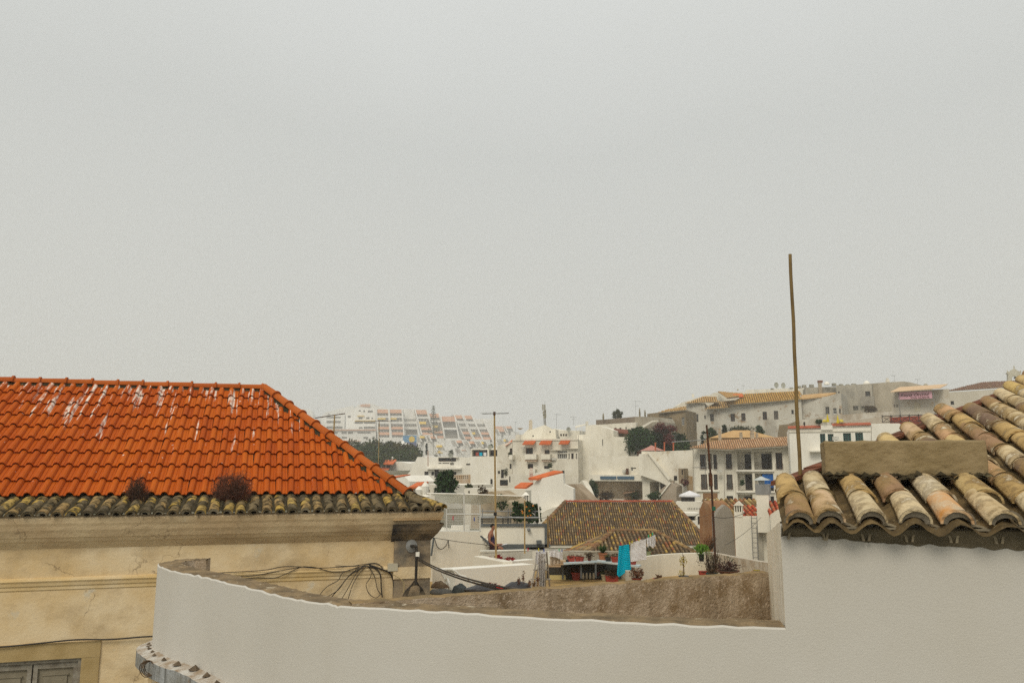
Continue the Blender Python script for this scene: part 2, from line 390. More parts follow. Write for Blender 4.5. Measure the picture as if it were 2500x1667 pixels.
oldtile_m = M('mossy_old_tile', OLD[0], (.055, .043, .022), 9, rough=.95, bump=.9, bscale=28, pick=OLD, spots=(.42, .38, .27), spot_scale=16, spot_lo=.64)
moss_m = M('mossy_mortar', (.07, .055, .03), (.035, .028, .016), 7, rough=1, bump=1, bscale=25, spots=(.2, .17, .09), spot_scale=14)
mortar_m = M('pale_mortar', (.36, .31, .22), (.24, .2, .14), 8, bump=.7, bscale=30)
SLP = R(32); RISE = .27; B1 = .80; ROW = .4455; NR = 9; HW = 3.12; RB = B1 + NR * ROW * math.cos(SLP)
om = Slope(LW(0, B1, z0 + RISE), LE, LS * math.cos(SLP) + Vector((0, 0, math.sin(SLP))))
hx = lambda b: -HW * (B1 + b * math.cos(SLP)) / RB            # hip line u at slope distance b
PW = .2
prof = [(0, .0), (.006, .026), (.024, .052), (.055, .064), (.086, .052), (.104, .026), (.110, .003), (.15, .0), (.154, .008), (.162, .008), (.166, 0), (.199, 0)]
n = len(prof); L = .485
tv = [(x, 0, z + .042) for x, z in prof] + [(x, L, z * .94 + .002) for x, z in prof] + [(x, 0.002, z + .024) for x, z in prof]
tf = [(i, i + 1, n + i + 1, n + i) for i in range(n - 1)] + [(2 * n + i, 2 * n + i + 1, i + 1, i) for i in range(n - 1)]
tme = bpy.data.meshes.new('roof_tile'); tme.from_pydata(tv, [], tf); tme.materials.append(tile_m); tme.update()
cand = []
ncol = int(-UL / PW)
for j in range(NR + 1):
    for i in range(ncol + 1):
        a = UL + i * PW; b = j * ROW
        if b > NR * ROW - .1: continue
        if a + PW * .6 > hx(min(b + L * .8, NR * ROW)) + .12 : continue
        c = om.w(a + .1, b + .2); px, py = proj(c)
        if px < -420: continue
        vis = -30 < px < 2500
        cand.append(((0 if vis else 1), c.y, a, b))
cand.sort(); far = MB()
for k, (v, yy, a, b) in enumerate(cand):
    jt = random.uniform(-.004, .004); rot = random.gauss(0, .012)
    e_ = (om.e + om.s * rot).normalized(); s_ = (om.s - om.e * rot).normalized()
    if k < 300 and v == 0: inst(tme, 'roof_tile', om.w(a + jt, b + jt, 0), e_, s_, om.n, old_house)
    else:
        far.cr = random.uniform(.08, 1); far.add([om.w(a + x, b + y, z) for x, y, z in tv], tf)
tag(far.build('roof_tile_field', tile_ma, old_house, rnd=True), kind='stuff')
# mossy bed under the tiles, reaching out to the hip
bl = NR * ROW
MB().add([om.w(UL, 0, -.005), om.w(hx(0), 0, -.005), om.w(hx(bl), bl, -.005), om.w(UL, bl, -.005)], [(0, 1, 2, 3)]).build('mortar_bed', moss_m, old_house)
# hip end and back of the roof
rz = z0 + RISE + bl * math.sin(SLP); HE = LW(hx(bl), RB, rz)
mb = MB(); mb.add([LW(-.05, .05, z0 + .02), LW(-.05, 2 * RB, z0 + .02), HE, LW(UL, RB, rz), LW(UL, 2 * RB, z0)], [(0, 1, 2), (2, 1, 4, 3)]); mb.build('roof_back', moss_m, old_house)
# moss in the valley strip along the hip
mb = MB()
for i in range(30):
    t0, t1 = i / 30, (i + 1) / 30
    p0 = om.w(hx(bl * t0) - .16 - .05 * random.random(), bl * t0, .015); q0 = om.w(hx(bl * t0), bl * t0, .05 + .02 * random.random())
    p1 = om.w(hx(bl * t1) - .16 - .05 * random.random(), bl * t1, .015); q1 = om.w(hx(bl * t1), bl * t1, .05)
    mb.quad(p0, q0, q1, p1)
mb.build('hip_mortar', moss_m, old_house)
mb = MB()
for i in range(60):
    u = UL + (-HW - UL) * i / 60; u2 = UL + (-HW - UL) * (i + 1) / 60; h = random.uniform(.05, .075)
    mb.quad(om.w(u, bl - .15, .0), om.w(u2, bl - .15, .0), om.w(u2, bl - .02, h), om.w(u, bl - .02, h))
mb.build('ridge_mortar', moss_m, old_house)
# ridge and hip tiles with a raised collar
def cap_mesh(name, r, L, mat, collar=.03):
    rings = [(0, r + collar), (.035, r + collar), (.05, r + .004), (L, r * .92)]
    vs = []; k = 9
    for y, rr in rings: vs += [(rr * math.cos(math.pi * q / (k - 1)), y, rr * math.sin(math.pi * q / (k - 1))) for q in range(k)]
    fs = [(a * k + q, a * k + q + 1, (a + 1) * k + q + 1, (a + 1) * k + q) for a in range(3) for q in range(k - 1)] + [tuple(range(k - 1, -1, -1))]
    me = bpy.data.meshes.new(name); me.from_pydata(vs, [], fs); me.materials.append(mat); me.update(); return me
rm = cap_mesh('ridge_tile', .096, .50, ridge_m, .03)
def caps(A, B, seg, mesh, name, parent, lift=0):
    d = (B - A); n = round(d.length / seg); d.normalize(); x = d.cross(Vector((0, 0, 1))).normalized(); z = x.cross(d)
    for i in range(n):
        jr = random.gauss(0, .012); d2 = (d + x * jr).normalized(); x2 = d2.cross(z).normalized()
        inst(mesh, name, A + d * (seg * i) + z * (lift + random.uniform(-.006, .006)), x2, d2, z, parent)
caps(HE + Vector((0, 0, .02)), LW(-12, RB, rz + .02), .47, rm, 'ridge_tile', old_house)
hA = om.w(hx(0) + .06, -.06, .05); caps(hA, HE + Vector((0, 0, .05)), (HE - hA).length / 10, rm, 'hip_tile', old_house)
mb = MB(); dd = (HE - hA).normalized(); sx_ = dd.cross(Vector((0, 0, 1))).normalized(); uz_ = sx_.cross(dd)
mb.add([hA - dd * .004 + sx_ * .1 * math.cos(math.pi * q / 8) + uz_ * .1 * math.sin(math.pi * q / 8) for q in range(9)], [tuple(range(9))]); mb.build('mortar_plug', mortar_m, old_house)
# old eaves tiles: two tapering barrels per column over a mossy bed
ea = math.atan2(RISE - .03, B1 + .1)
em = Slope(LW(0, 0, z0 + .02), LE, LS * math.cos(ea) + Vector((0, 0, math.sin(ea))))
def barrel_mesh(name, r0, r1, L, th, mat, k=9):
    vs = []
    for y, r in ((0, r0), (L, r1), (0, r0 - th), (L, r1 - th)):
        vs += [(r * math.cos(math.pi * q / (k - 1)), y, r * .95 * math.sin(math.pi * q / (k - 1))) for q in range(k)]
    fs = [(q, q + 1, k + q + 1, k + q) for q in range(k - 1)] + [(2 * k + q, 2 * k + q + 1, q + 1, q) for q in range(k - 1)] + [(3 * k + q, 3 * k + q + 1, 2 * k + q + 1, 2 * k + q) for q in range(k - 1)]
    fs += [(0, k, 3 * k, 2 * k), (k - 1, 3 * k - 1, 4 * k - 1, 2 * k - 1)]
    me = bpy.data.meshes.new(name); me.from_pydata(vs, [], fs); me.materials.append(mat); me.update(); return me
bm_ = barrel_mesh('eave_tile', .084, .070, .36, .014, oldtile_m)
pm_ = bpy.data.meshes.new('mortar_crescent')
k = 9; pm_.from_pydata([(.082 * math.cos(math.pi * q / 8), .02, .078 * math.sin(math.pi * q / 8)) for q in range(k)] + [(.05 * math.cos(math.pi * q / 8), .03, .042 * math.sin(math.pi * q / 8) - .01) for q in range(k)], [], [(q, q + 1, k + q + 1, k + q) for q in range(k - 1)]); pm_.materials.append(mortar_m)
for i in range(int(11.8 / PW)):
    a = -.12 - i * PW
    for j in range(4):
        b = j * .235 + (.0 if j else -.03)
        if a > -HW * (b + .1) / RB - .03 or b > .78: continue
        rt = random.gauss(0, .05); e_ = (em.e + em.s * rt).normalized(); s_ = (em.s - em.e * rt + em.n * random.gauss(0, .015)).normalized()
        inst(bm_, 'eave_tile', em.w(a + random.gauss(0, .006), b + random.gauss(0, .012), .012 - j * .008), e_, s_, em.n, old_house)
    if a < -.1: inst(pm_, 'mortar_crescent', em.w(a, -.03, .01), em.e, em.s, em.n, old_house)
mb = MB(); N = 150
for i in range(N):
    for j in range(6):
        def q(ii, jj):
            u = -12.5 + 12.45 * ii / N; b = (B1 + .06) * jj / 6
            if u > -HW * b / RB: u = -HW * b / RB
            ph = (u + .12) / PW; return em.w(u, b, .018 - .03 * math.cos(ph * math.tau) * (1 if jj < 6 else 0) + .012 * noise.noise(Vector((u * 6, b * 6, 3))))
        mb.quad(q(i, j), q(i + 1, j), q(i + 1, j + 1), q(i, j + 1))
mb.build('eave_bed', moss_m, old_house)
hb = barrel_mesh('eave_hip_tile', .09, .078, .36, .014, oldtile_m)
caps(LW(-.03, .03, z0 + .05), om.w(hx(0), 0, .02), .24, hb, 'eave_hip_tile', old_house)
# return side eaves going back from the corner
sm = Slope(LW(0, 0, z0 + .02), -LS, -LE * math.cos(ea) + Vector((0, 0, math.sin(ea))))
for i in range(14):
    for j in range(2): inst(bm_, 'eave_tile', sm.w(-(.25 + i * PW), j * .28, .01), sm.e, sm.s, sm.n, old_house)
# plaster
OCH = (.56, .43, .25)
plas = M('ochre_plaster', (.77, .63, .42), (.66, .48, .25), 1.1, bump=.35, bscale=22, stain=(.40, .29, .16), stain_amt=.8, stain_sv=(1.1, 1.1, 1.6), spots=(.62, .54, .4), spot_scale=1.6, spot_lo=.62, crack=((.14, .09, .05), .55))
corn = M('stained_cornice', (.76, .60, .38), (.60, .44, .26), 1.8, bump=.5, bscale=20, stain=(.34, .24, .13), stain_amt=.6, stain_sv=(.9, .9, 5), spots=(.60, .52, .40), spot_scale=2.2, spot_lo=.66, crack=((.10, .06, .035), .8))
soot = M('soot_stained_plaster', (.17, .15, .12), (.38, .29, .185), 2.6, bump=.6, bscale=16, stain=(.045, .042, .042), stain_amt=.9, stain_sv=(1.6, 1.6, 3))
stone_y = M('yellow_limestone', (.47, .345, .17), (.38, .27, .12), 3, bump=.3, bscale=50, spots=(.5, .42, .3), spot_scale=5, spot_lo=.7)
def sweep(name, pr, mat, u0=UL, inset=0, uend=None):
    """moulding profile (b, z) run along the front and mitred round the corner"""
    vs = []; n = len(pr)
    for b, z in pr: vs.append(LW(u0, b, z))
    for b, z in pr: vs.append(LW(-b if uend is None else uend - b * 0, b, z))
    for b, z in pr: vs.append(LW(-b, 7, z) if uend is None else LW(uend, .45, z))
    fs = [(r_ * n + i, r_ * n + i + 1, (r_ + 1) * n + i + 1, (r_ + 1) * n + i) for r_ in (0, 1) for i in range(n - 1)]
    if u0 > UL: fs.append(tuple(range(n)))
    mb = MB(); mb.add(vs, fs); return mb.build(name, mat, old_house)
WB = .28
cp = [(.10, z0 + .03), (.03, z0 - .015), (.06, z0 - .09), (.09, z0 - .13), (.12, z0 - .19), (.16, z0 - .24), (.20, z0 - .30), (.215, z0 - .31), (.26, z0 - .36), (.30, z0 - .39), (.31, z0 - .40), (.35, z0 - .435), (.385, z0 - .465), (.415, z0 - .49)]
cp = [(b * .7, z) for b, z in cp]; sweep('cornice', cp, corn)
ZS1, ZS0 = -1.60, -1.79
sweep('string_course', [(WB + .01, ZS1 + .02), (WB - .03, ZS1), (WB - .045, ZS1 - .03), (WB - .03, ZS1 - .06), (WB - .025, ZS1 - .10), (WB - .012, ZS1 - .12), (WB - .012, ZS1 - .16), (WB + .01, ZS0)], M('ochre_moulding', (.72, .58, .37), (.62, .43, .18), 1.2, bump=.3, stain=(.45, .30, .12), stain_sv=(1, 1, 3)))
LF = Fac.__new__(Fac); LF.t = LE; LF.n = LS; LF.o = LW(0, WB, 0)
LF.o.z = 0
zb_ = -9.0
wu0, wz0 = UL, zb_
hu1, hz1 = LF.uz(200, 1604); _, hz0 = LF.uz(60, 1850)
mb = MB(); solid(mb, LF, [(UL, zb_), (UL, z0 - .47), (-WB, z0 - .47), (-WB, zb_)], [(hu1 - 1.45, hz0, hu1, hz1, .16)], .3); mb.build('wall', plas, old_house)
MB().quad(LW(-WB, WB, zb_), LW(-WB, 7, zb_), LW(-WB, 7, z0 - .4), LW(-WB, WB, z0 - .4)).build('end_wall', plas, old_house)
# window: limestone surround, weathered frame, two panelled shutters
_, lz = LF.uz(120, 1569); ju = LF.uz(243, 1620)[0]
mb = MB(); LF.boxuz(mb, hu1 - 1.85, hz1, ju, lz, -.025, .02); mb.build('window_lintel', stone_y, old_house)
mb = MB(); LF.boxuz(mb, hu1, hz0, ju - .003, hz1 - .003, -.025, .02); mb.build('window_jamb', stone_y, old_house)
mb = MB(); t = .05
LF.boxuz(mb, hu1 - 1.45, hz1 - t, hu1, hz1, .02, .12); LF.boxuz(mb, hu1 - t, hz0, hu1, hz1 - t, .02, .12); mc = hu1 - .66
LF.boxuz(mb, hu1 - 1.45, hz1 - t - .02, hu1 - t, hz1 - t, .05, .12)
wf = mb.build('window_frame', frame_s, old_house)
for c0, c1 in ((mc + .01, hu1 - t - .005), (mc - .64, mc - .01)):
    mb = MB(); LF.boxuz(mb, c0, hz1 - t - .09, c1, hz1 - t - .025, .06, .11); LF.boxuz(mb, c0, hz0, c0 + .06, hz1 - t - .09, .06, .11); LF.boxuz(mb, c1 - .06, hz0, c1, hz1 - t - .09, .06, .11)
    sh = mb.build('shutter', frame_s, old_house)
    mb = MB(); LF.boxuz(mb, c0 + .06, hz0, c1 - .06, hz1 - t - .09, .095, .11); LF.boxuz(mb, c0 + .14, hz0, c1 - .14, hz1 - t - .2, .075, .1); LF.boxuz(mb, c0 + .12, hz1 - t - .195, c1 - .12, hz1 - t - .18, .065, .1)
    mb.build('panel', M('grey_panel', (.27, .235, .17), (.22, .19, .135), 5, bump=.2), sh)
# corner pilaster with flaring capital
pu0, pz1 = LF.uz(972, 1330); pu1 = -WB + .07; pu0 = pu1 - .62
mb = MB(); LF.boxuz(mb, pu0, zb_, pu1, z0 - .48, -.07, 1.2); mb.build('pilaster', soot, old_house)
sweep('capital', [(b - .07, z - .004) for b, z in cp[4:]], M('sooty_capital', (.055, .05, .048), (.30, .225, .14), 2.4, bump=.8, bscale=14, stain=(.03, .03, .032), stain_amt=.9, stain_sv=(1.5, 1.5, 6)), u0=pu0 - .06)
MB().quad(*[LW(u, .02, z0 - .13) for u in (pu0 - .06, 0)], *[LW(u, .3, z0 - .13) for u in (0, pu0 - .06)]).build('capital_soffit', corn, old_house)
mb = MB(); LF.boxuz(mb, pu0 - .01, -1.60 - .19, pu1 + .01, -1.60, -.09, .0); mb.build('pilaster_band', plas, old_house)
# a piece of plaster has fallen from the cornice
rp_ = lambda x, y: (550 + x / 4.276, 1240 + y / 4.276)
# ---- services on the wall
def wire(name, F, pts, r, d, mat, label=None, cat=None, group=None, conv=rp_, parent=None):
    q = smooth_path([F.p(*conv(*p), d - .01 * (i % 2)) for i, p in enumerate(pts)], 5)
    mb = MB(); mb.tube(q, r, 5); o = mb.build(name, mat, parent)
    if label: tag(o, label, cat, group)
    return o
cab = M('black_cable', (.03, .026, .022), (.045, .038, .03), 3, rough=.6, bump=0)
wp = [([(-400, 690), (0, 670), (300, 655), (450, 640), (600, 610), (790, 612), (1000, 625), (1400, 600)], .007, 'long black wire clipped below the wall moulding'),
 ([(160, 740), (330, 725), (500, 730), (620, 690), (780, 615)], .006, 'short black wire drooping at the start of the wire run'),
 ([(0, 710), (250, 710), (500, 665), (700, 630), (820, 610)], .006, 'thin wire sagging above the curved parapet'),
 ([(820, 608), (950, 620), (1100, 660), (1250, 658), (1400, 610), (1550, 580), (1650, 615)], .006, 'wire hanging in a shallow loop into the wire bundle'),
 ([(980, 910), (1060, 820), (1180, 750), (1230, 670), (1400, 615)], .006, 'outermost wire fanning down from the bundle'),
 ([(1070, 920), (1180, 850), (1260, 740), (1340, 660), (1440, 605)], .006, 'second wire of the fan below the bundle'),
 ([(1110, 925), (1200, 820), (1300, 700), (1450, 608)], .008, 'third and thickest wire of the fan below the bundle'),
 ([(1210, 955), (1290, 820), (1380, 660), (1460, 600)], .006, 'fourth straight wire of the fan below the bundle'),
 ([(1280, 955), (1330, 800), (1400, 680), (1470, 605)], .006, 'steepest straight wire of the fan below the bundle'),
 ([(1480, 600), (1530, 660), (1510, 730), (1470, 800), (1500, 890), (1570, 935), (1620, 900)], .006, 'wire curling in a big loop beside the drop cable'),
 ([(1500, 605), (1560, 720), (1590, 850), (1640, 910)], .006, 'wire hanging inside the big loop'),
 ([(1440, 605), (1520, 612), (1580, 640), (1620, 700), (1630, 850), (1640, 930)], .011, 'thick dark drop cable left of the yellow conduit'),
 ([(1500, 590), (1640, 640), (1720, 680), (1755, 770), (1755, 925)], .013, 'thick black cable running down under the junction box'),
 ([(1150, 600), (1300, 605), (1420, 590), (1580, 575), (1650, 640)], .006, 'wire arching over the bundle towards the junction box')]
for p_, r_, lb in wp: wire('wire', LF, p_, r_, -.05, cab, lb, 'wire', 'wires hanging on the ochre wall')
wire('wall_cable', LF, [(-2600, 1440), (-2350, 1447), (-1950, 1410), (-1570, 1372), (-1200, 1368), (-870, 1342), (-600, 1330)], .012, -.05, cab, 'black cable strung across the wall above the shuttered window', 'cable')
mb = MB(); LF.box(mb, *rp_(1700, 580), *rp_(1800, 655), -.10, .0); tag(mb.build('junction_box', M('cream_plastic', (.55, .5, .38), rough=.6, bump=0)), 'cream junction box beside the dark corner pilaster', 'junction box')
wire('conduit', LF, [(1780, 660), (1782, 780), (1785, 1100)], .015, -.03, ypole, 'yellowed vertical conduit beside the corner pilaster', 'conduit')
wire('hose', LF, [(1750, 690), (1830, 740), (1865, 790), (1862, 880)], .008, -.14, M('beige_hose', (.42, .33, .17), bump=0), 'beige hose curving over the pilaster edge', 'hose')
pl = thing('service_pole', 'black service pole with white insulator on the corner pilaster', 'pole', LF.p(*rp_(1990, 780), -.2))
mb = MB(); mb.tube(smooth_path([LF.p(*rp_(1940, 395), -.09), LF.p(*rp_(1975, 398), -.2), LF.p(*rp_(1996, 420), -.2), LF.p(*rp_(1994, 600), -.2), LF.p(*rp_(1988, 795), -.2)], 4), .024, 8); mb.build('pole', cab, pl)
mb = MB(); mb.box(LF.p(*rp_(2008, 480), -.24), (.06, .05, .07)); mb.build('insulator', white2, pl)
mb = MB(); c_ = LF.p(*rp_(1945, 395), -.085); mb.add([c_ + LE * .1 * math.cos(q) + Vector((0, 0, .11 * math.sin(q))) for q in [i * math.tau / 12 for i in range(12)]] + [c_ - LS * .02], [(i, (i + 1) % 12, 12) for i in range(12)]); mb.build('wall_plate', galv, pl)
for i in range(5):
    q = [(1850 + 12 * i, 920), (1900 + 10 * i, 840 - 8 * i), (1985, 800 - 12 * i), (2050 - 4 * i, 830), (2085 - 14 * i, 905)]
    wire('pole_wire', LF, q, .006, -.15 - .012 * i, cab, parent=pl)
c0_ = LF.p(*rp_(2020, 525), -.2)
for i, dz in enumerate((0, -.03)):
    E_ = P(1275 + i * 6, 1441, 7.0); q = [c0_.lerp(E_, t) + Vector((0, 0, dz - .12 * 4 * t * (1 - t) * .5)) for t in [k / 10 for k in range(11)]]
    mb = MB(); mb.tube(q, .011, 5); tag(mb.build('overhead_cable', cab), ['upper', 'lower'][i] + ' of two dark cables slung from the corner pole down to the brown wall', 'cable', 'slung cables')
# ---- dry shrubs rooted in the eaves
def twigs(name, c, w, h, n, mat, label, r=.003):
    mb = MB()
    for i in range(n):
        th = random.uniform(0, math.tau); rr = random.random() ** .5; tip = Vector(c) + Vector((math.cos(th) * rr * w / 2, math.sin(th) * rr * w / 3, h * random.uniform(.35, 1) * (1 - .45 * rr * rr)))
        b = Vector(c) + Vector((math.cos(th) * rr * w * .12 + w * random.choice((-.28, -.1, .06, .25)), 0, 0)); m_ = b.lerp(tip, .5) + Vector((random.gauss(0, .02), 0, .03))
        mb.tube([b, m_, tip], r, 3, r * .5, cap=False)
        for q in range(5):
            t = random.uniform(.35, 1); s_ = b.lerp(tip, t); k = s_ + Vector((random.gauss(0, .045), random.gauss(0, .03), random.gauss(.02, .04)))
            mb.tube([s_, k], r * .6, 3, cap=False); d = Vector((random.gauss(0, .01), random.gauss(0, .01), random.gauss(0, .01)))
            mb.add([k, k + d, k + Vector((.006, 0, .01))], [(0, 1, 2)])
    return tag(mb.build(name, mat), label, 'shrub', 'dry shrubs growing in the eaves')
twigs('dry_shrub', em.w(em.ab(335, 1222)[0], .62, .0), .36, .46, 190, M('dark_twigs', (.07, .045, .03), (.11, .055, .035), 20, bump=0), 'small dark dry shrub growing out of the eaves tiles', .003)
twigs('dry_shrub', em.w(em.ab(567, 1222)[0], .55, .0), .72, .62, 400, M('reddish_twigs', (.17, .07, .045), (.09, .05, .035), 9, bump=0), 'big reddish dry shrub growing out of the eaves tiles', .003)

# ================================================================== CURVED WHITE PARAPET
pth = [Pz(x, y, -1.0) for x, y in ((385, 1379), (400, 1386), (430, 1395), (500, 1408), (560, 1424), (620, 1437), (700, 1458), (790, 1472), (850, 1479), (1000, 1488), (1200, 1500), (1600, 1522), (1918, 1532))]
hook = [Vector((-3.50, 9.56, -1)), Vector((-3.70, 9.52, -1)), Vector((-3.85, 9.34, -1)), Vector((-3.875, 9.08, -1))]
outer = smooth_path(hook + pth, 8)
P1 = pth[-1]; E2 = (pth[-1] - pth[-3]); E2.z = 0; E2.normalize(); N2 = Vector((-E2.y, E2.x, 0))
inner = []
for i, p in enumerate(outer):
    t = (outer[min(i + 1, len(outer) - 1)] - outer[max(i - 1, 0)]).normalized(); nr = Vector((-t.y, t.x, 0)); inner.append(p + nr * .24)
par = thing('parapet_wall', 'smooth white curving parapet wall with crumbling brown top', 'wall', Vector((0, 6, -4)))
near_white = M('smooth_white_render', (.575, .55, .50), (.545, .515, .455), .8, bump=.22, bscale=90, stain=(.52, .50, .45), stain_amt=.3, stain_sv=(.5, .5, .5))  # shade of the building behind the camera is put into this white
crumb = M('crumbling_render', (.30, .215, .12), (.17, .125, .075), 5, bump=1, bscale=22, spots=(.52, .45, .33), spot_scale=9, spot_lo=.6, stain=(.09, .07, .045), stain_amt=.8, stain_sv=(4, 4, 4))
wet_brown = M('moss_stained_roughcast', (.56, .45, .33), (.31, .22, .13), 5.0, bump=1, bscale=34, stain=(.16, .11, .06), stain_amt=.8, stain_sv=(2.6, 2.6, .45), spots=(.62, .50, .38), spot_scale=26, spot_lo=.56)
mb = MB(); zz = [0, -.012, -.03, -.25, -.6, -.86, -1.6, -4.0]; mt = MB(); mi = MB(); nn = len(outer)
jag = [.012 * noise.noise(Vector((p.x * 9, p.y * 9, 1))) + .010 * noise.noise(Vector((p.x * 31, p.y * 31, 4))) for p in outer]
for i in range(nn - 1):
    def V(k, dz): 
        o = outer[k]; q = Vector((o.x, o.y, -1 + dz + (jag[k] if dz > -.1 else 0)))
        if dz == 0: q += (inner[k] - outer[k]) * .045
        return q
    for j in range(len(zz) - 1): mb.quad(V(i, zz[j + 1]), V(i + 1, zz[j + 1]), V(i + 1, zz[j]), V(i, zz[j]))
    K = 6
    for j in range(K):
        def T(k, jj):
            p = V(k, 0).lerp(Vector((inner[k].x, inner[k].y, -1)), jj / K)
            if jj: p.z += .014 * noise.noise(p * 14) + .006
            return p
        mt.quad(T(i, j), T(i + 1, j), T(i + 1, j + 1), T(i, j + 1))
    I = lambda k, z: Vector((inner[k].x, inner[k].y, z))
    mi.quad(I(i, -.995), I(i + 1, -.995), I(i + 1, -4), I(i, -4))
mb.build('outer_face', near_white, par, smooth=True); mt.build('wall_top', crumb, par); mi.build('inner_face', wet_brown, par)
MB().quad(outer[0] + Vector((0, 0, 0)), inner[0], inner[0] - Vector((0, 0, 2)), outer[0] - Vector((0, 0, 2))).build('end_face', wet_brown, par)
# ledge stone running round the foot of the parapet
LZ = Pz(345, 1566, 1).z; zl = -1.86
led = thing('stone_ledge', 'streaked stone ledge curving round the foot of the white parapet', 'ledge', Vector((-3, 8, zl - .2)))
lst = M('streaked_ledge', (.36, .37, .37), (.24, .23, .2), 4, bump=.8, bscale=18, stain=(.05, .045, .03), stain_amt=.95, stain_sv=(11, 11, .6), spots=(.30, .18, .09), spot_scale=6, spot_lo=.62)
a_, t_, u_ = MB(), MB(), MB(); on = []
for i, p in enumerate(outer):
    t = (outer[min(i + 1, nn - 1)] - outer[max(i - 1, 0)]).normalized(); on.append(Vector((t.y, -t.x, 0)))
idx = [i for i, p in enumerate(outer) if p.x < -1.2]
for i, k in zip(idx, idx[1:]):
    o0, o1 = outer[i] + on[i] * .15, outer[k] + on[k] * .15
    f = lambda p, z: Vector((p.x, p.y, z)); jz = lambda p: zl + .012 * noise.noise(p * 9)
    a_.quad(f(o0, zl - .15), f(o1, zl - .15), f(o1, jz(o1)), f(o0, jz(o0)))
    t_.quad(f(o0, jz(o0)), f(o1, jz(o1)), f(outer[k], zl + .03), f(outer[i], zl + .03))
    u_.quad(f(outer[i], zl - .2), f(outer[k], zl - .2), f(o1, zl - .15), f(o0, zl - .15))
a_.build('ledge_face', lst, led); t_.build('ledge_top', M('painted_ledge_top', (.60, .58, .53), (.34, .26, .18), 7, bump=.6, spots=(.25, .16, .09), spot_scale=9, spot_lo=.62), led); u_.build('ledge_underside', plas, led)
for i in range(14):
    k = idx[int(len(idx) * (.28 + i * .043))]; c = outer[k] + on[k] * random.uniform(.03, .08); c.z = zl + .025; s_ = random.uniform(.025, .06)
    mb = MB(); th = random.random() * 6
    mb.add([c + Vector((s_ * math.cos(th + q * 1.05) * random.uniform(.6, 1.2), s_ * .7 * math.sin(th + q * 1.05), 0)) for q in range(6)] + [c + Vector((random.gauss(0, .01), 0, s_ * random.uniform(.5, .9)))], [(q, (q + 1) % 6, 6) for q in range(6)])
    mb.build('mortar_lump', M('dark_mortar_lump', (.10, .075, .05), (.16, .12, .08), 20, bump=.8), led)
# lower yellow wall below the ledge, with a coil of wire
lw = MB()
for i, k in zip(idx, idx[1:]):
    f = lambda p, z: Vector((p.x, p.y, z)); o0, o1 = outer[i] + on[i] * .02, outer[k] + on[k] * .02
    lw.quad(f(o0, -6), f(o1, -6), f(o1, zl - .16), f(o0, zl - .16))
tag(lw.build('lower_wall', plas), 'ochre curved wall beneath the stone ledge', 'wall')
cc = P(366, 1628, 8.3); mb = MB()
for q in range(4): 
    r_ = .055 + .007 * q; mb.tube([cc + Vector((r_ * math.cos(t), -.02 * q - .01 * math.sin(3 * t), r_ * math.sin(t))) for t in [k * math.tau / 18 for k in range(19)]], .005, 4)
tag(mb.build('wire_coil', M('rusty_wire', (.12, .08, .05), bump=0)), 'coil of rusty wire hanging under the stone ledge', 'wire coil')

# ================================================================== BROWN WALL AND GUTTER BEHIND THE PARAPET
b0 = Pz(860, 1473, -.985); b1 = Pz(1876, 1397, -.985)
BF = Fac.__new__(Fac); BF.t = (b1 - b0).normalized(); BF.t.z = 0; BF.t.normalize(); BF.n = Vector((-BF.t.y, BF.t.x, 0)); BF.o = Vector((b0.x, b0.y, 0))
LB = (b1 - b0).length
bw = thing('brown_wall', 'low brown moss stained roughcast wall behind the white parapet', 'wall', Vector((b0.x, b0.y, -4)))
mb = MB(); K = 90
for i in range(K):
    f = lambda k: BF.w(LB * k / K, -.985 + .012 * noise.noise(Vector((k * .35, 2, 0))) + .006 * noise.noise(Vector((k * 1.3, 2, 0))), 0)
    p, q = f(i), f(i + 1); bk = BF.n * .17; dn = Vector((0, 0, -3.5))
    mb.quad(p + dn, q + dn, q, p)
mb.build('front_face', wet_brown, bw)
mb = MB()
for i in range(K):
    f = lambda k: BF.w(LB * k / K, -.985 + .012 * noise.noise(Vector((k * .35, 2, 0))) + .006 * noise.noise(Vector((k * 1.3, 2, 0))), 0)
    p, q = f(i), f(i + 1); bk = BF.n * .10 + Vector((0, 0, .006)); mb.quad(p, q, q + bk, p + bk); mb.quad(p + bk, q + bk, q + BF.n * .105 + Vector((0, 0, -3.5)), p + BF.n * .105 + Vector((0, 0, -3.5)))
mb.build('wall_cap', M('mossy_coping', (.36, .24, .11), (.22, .16, .085), 6, bump=1, bscale=24, spots=(.45, .16, .05), spot_scale=2.2, spot_lo=.68, stain=(.1, .08, .05), stain_amt=.7, stain_sv=(5, 5, 5)), bw)
gz = -1.50
gp = [Vector((p.x, p.y, gz)) for p in (inner[-50], inner[-1], P1 + N2 * .1, b1 + BF.n * .1, b0)]
mb = MB(); mb.add(gp + [p - Vector((0, 0, .2)) for p in gp], [tuple(range(5)), tuple(range(9, 4, -1))] + [(i, (i + 1) % 5, 5 + (i + 1) % 5, 5 + i) for i in range(5)])
tag(mb.build('gutter_floor', crumb), 'mortared gutter floor between the parapet and the brown wall', kind='structure')

# ================================================================== RIGHT HOUSE WITH OLD BARREL TILES
rh = thing('tiled_house', 'white walled house with heavy weathered barrel tiles and cement block close by', 'house', P1 + E2 * 2 + N2 * 2 - Vector((0, 0, 3)))
WT = Pz(1919, 1295, 1); zt = P(1919, 1300, P1.y).z
RF = Fac.__new__(Fac); RF.t = E2; RF.n = N2; RF.o = Vector((P1.x, P1.y, 0))
NV = 60
mb = MB(); mb.add([RF.w(0, -4, .0), RF.w(6, -4, .0), RF.w(6, zt + .06, .0), RF.w(0, zt + .06, .0)] , [(0, 1, 2, 3)]); mb.build('front_wall', near_white, rh)
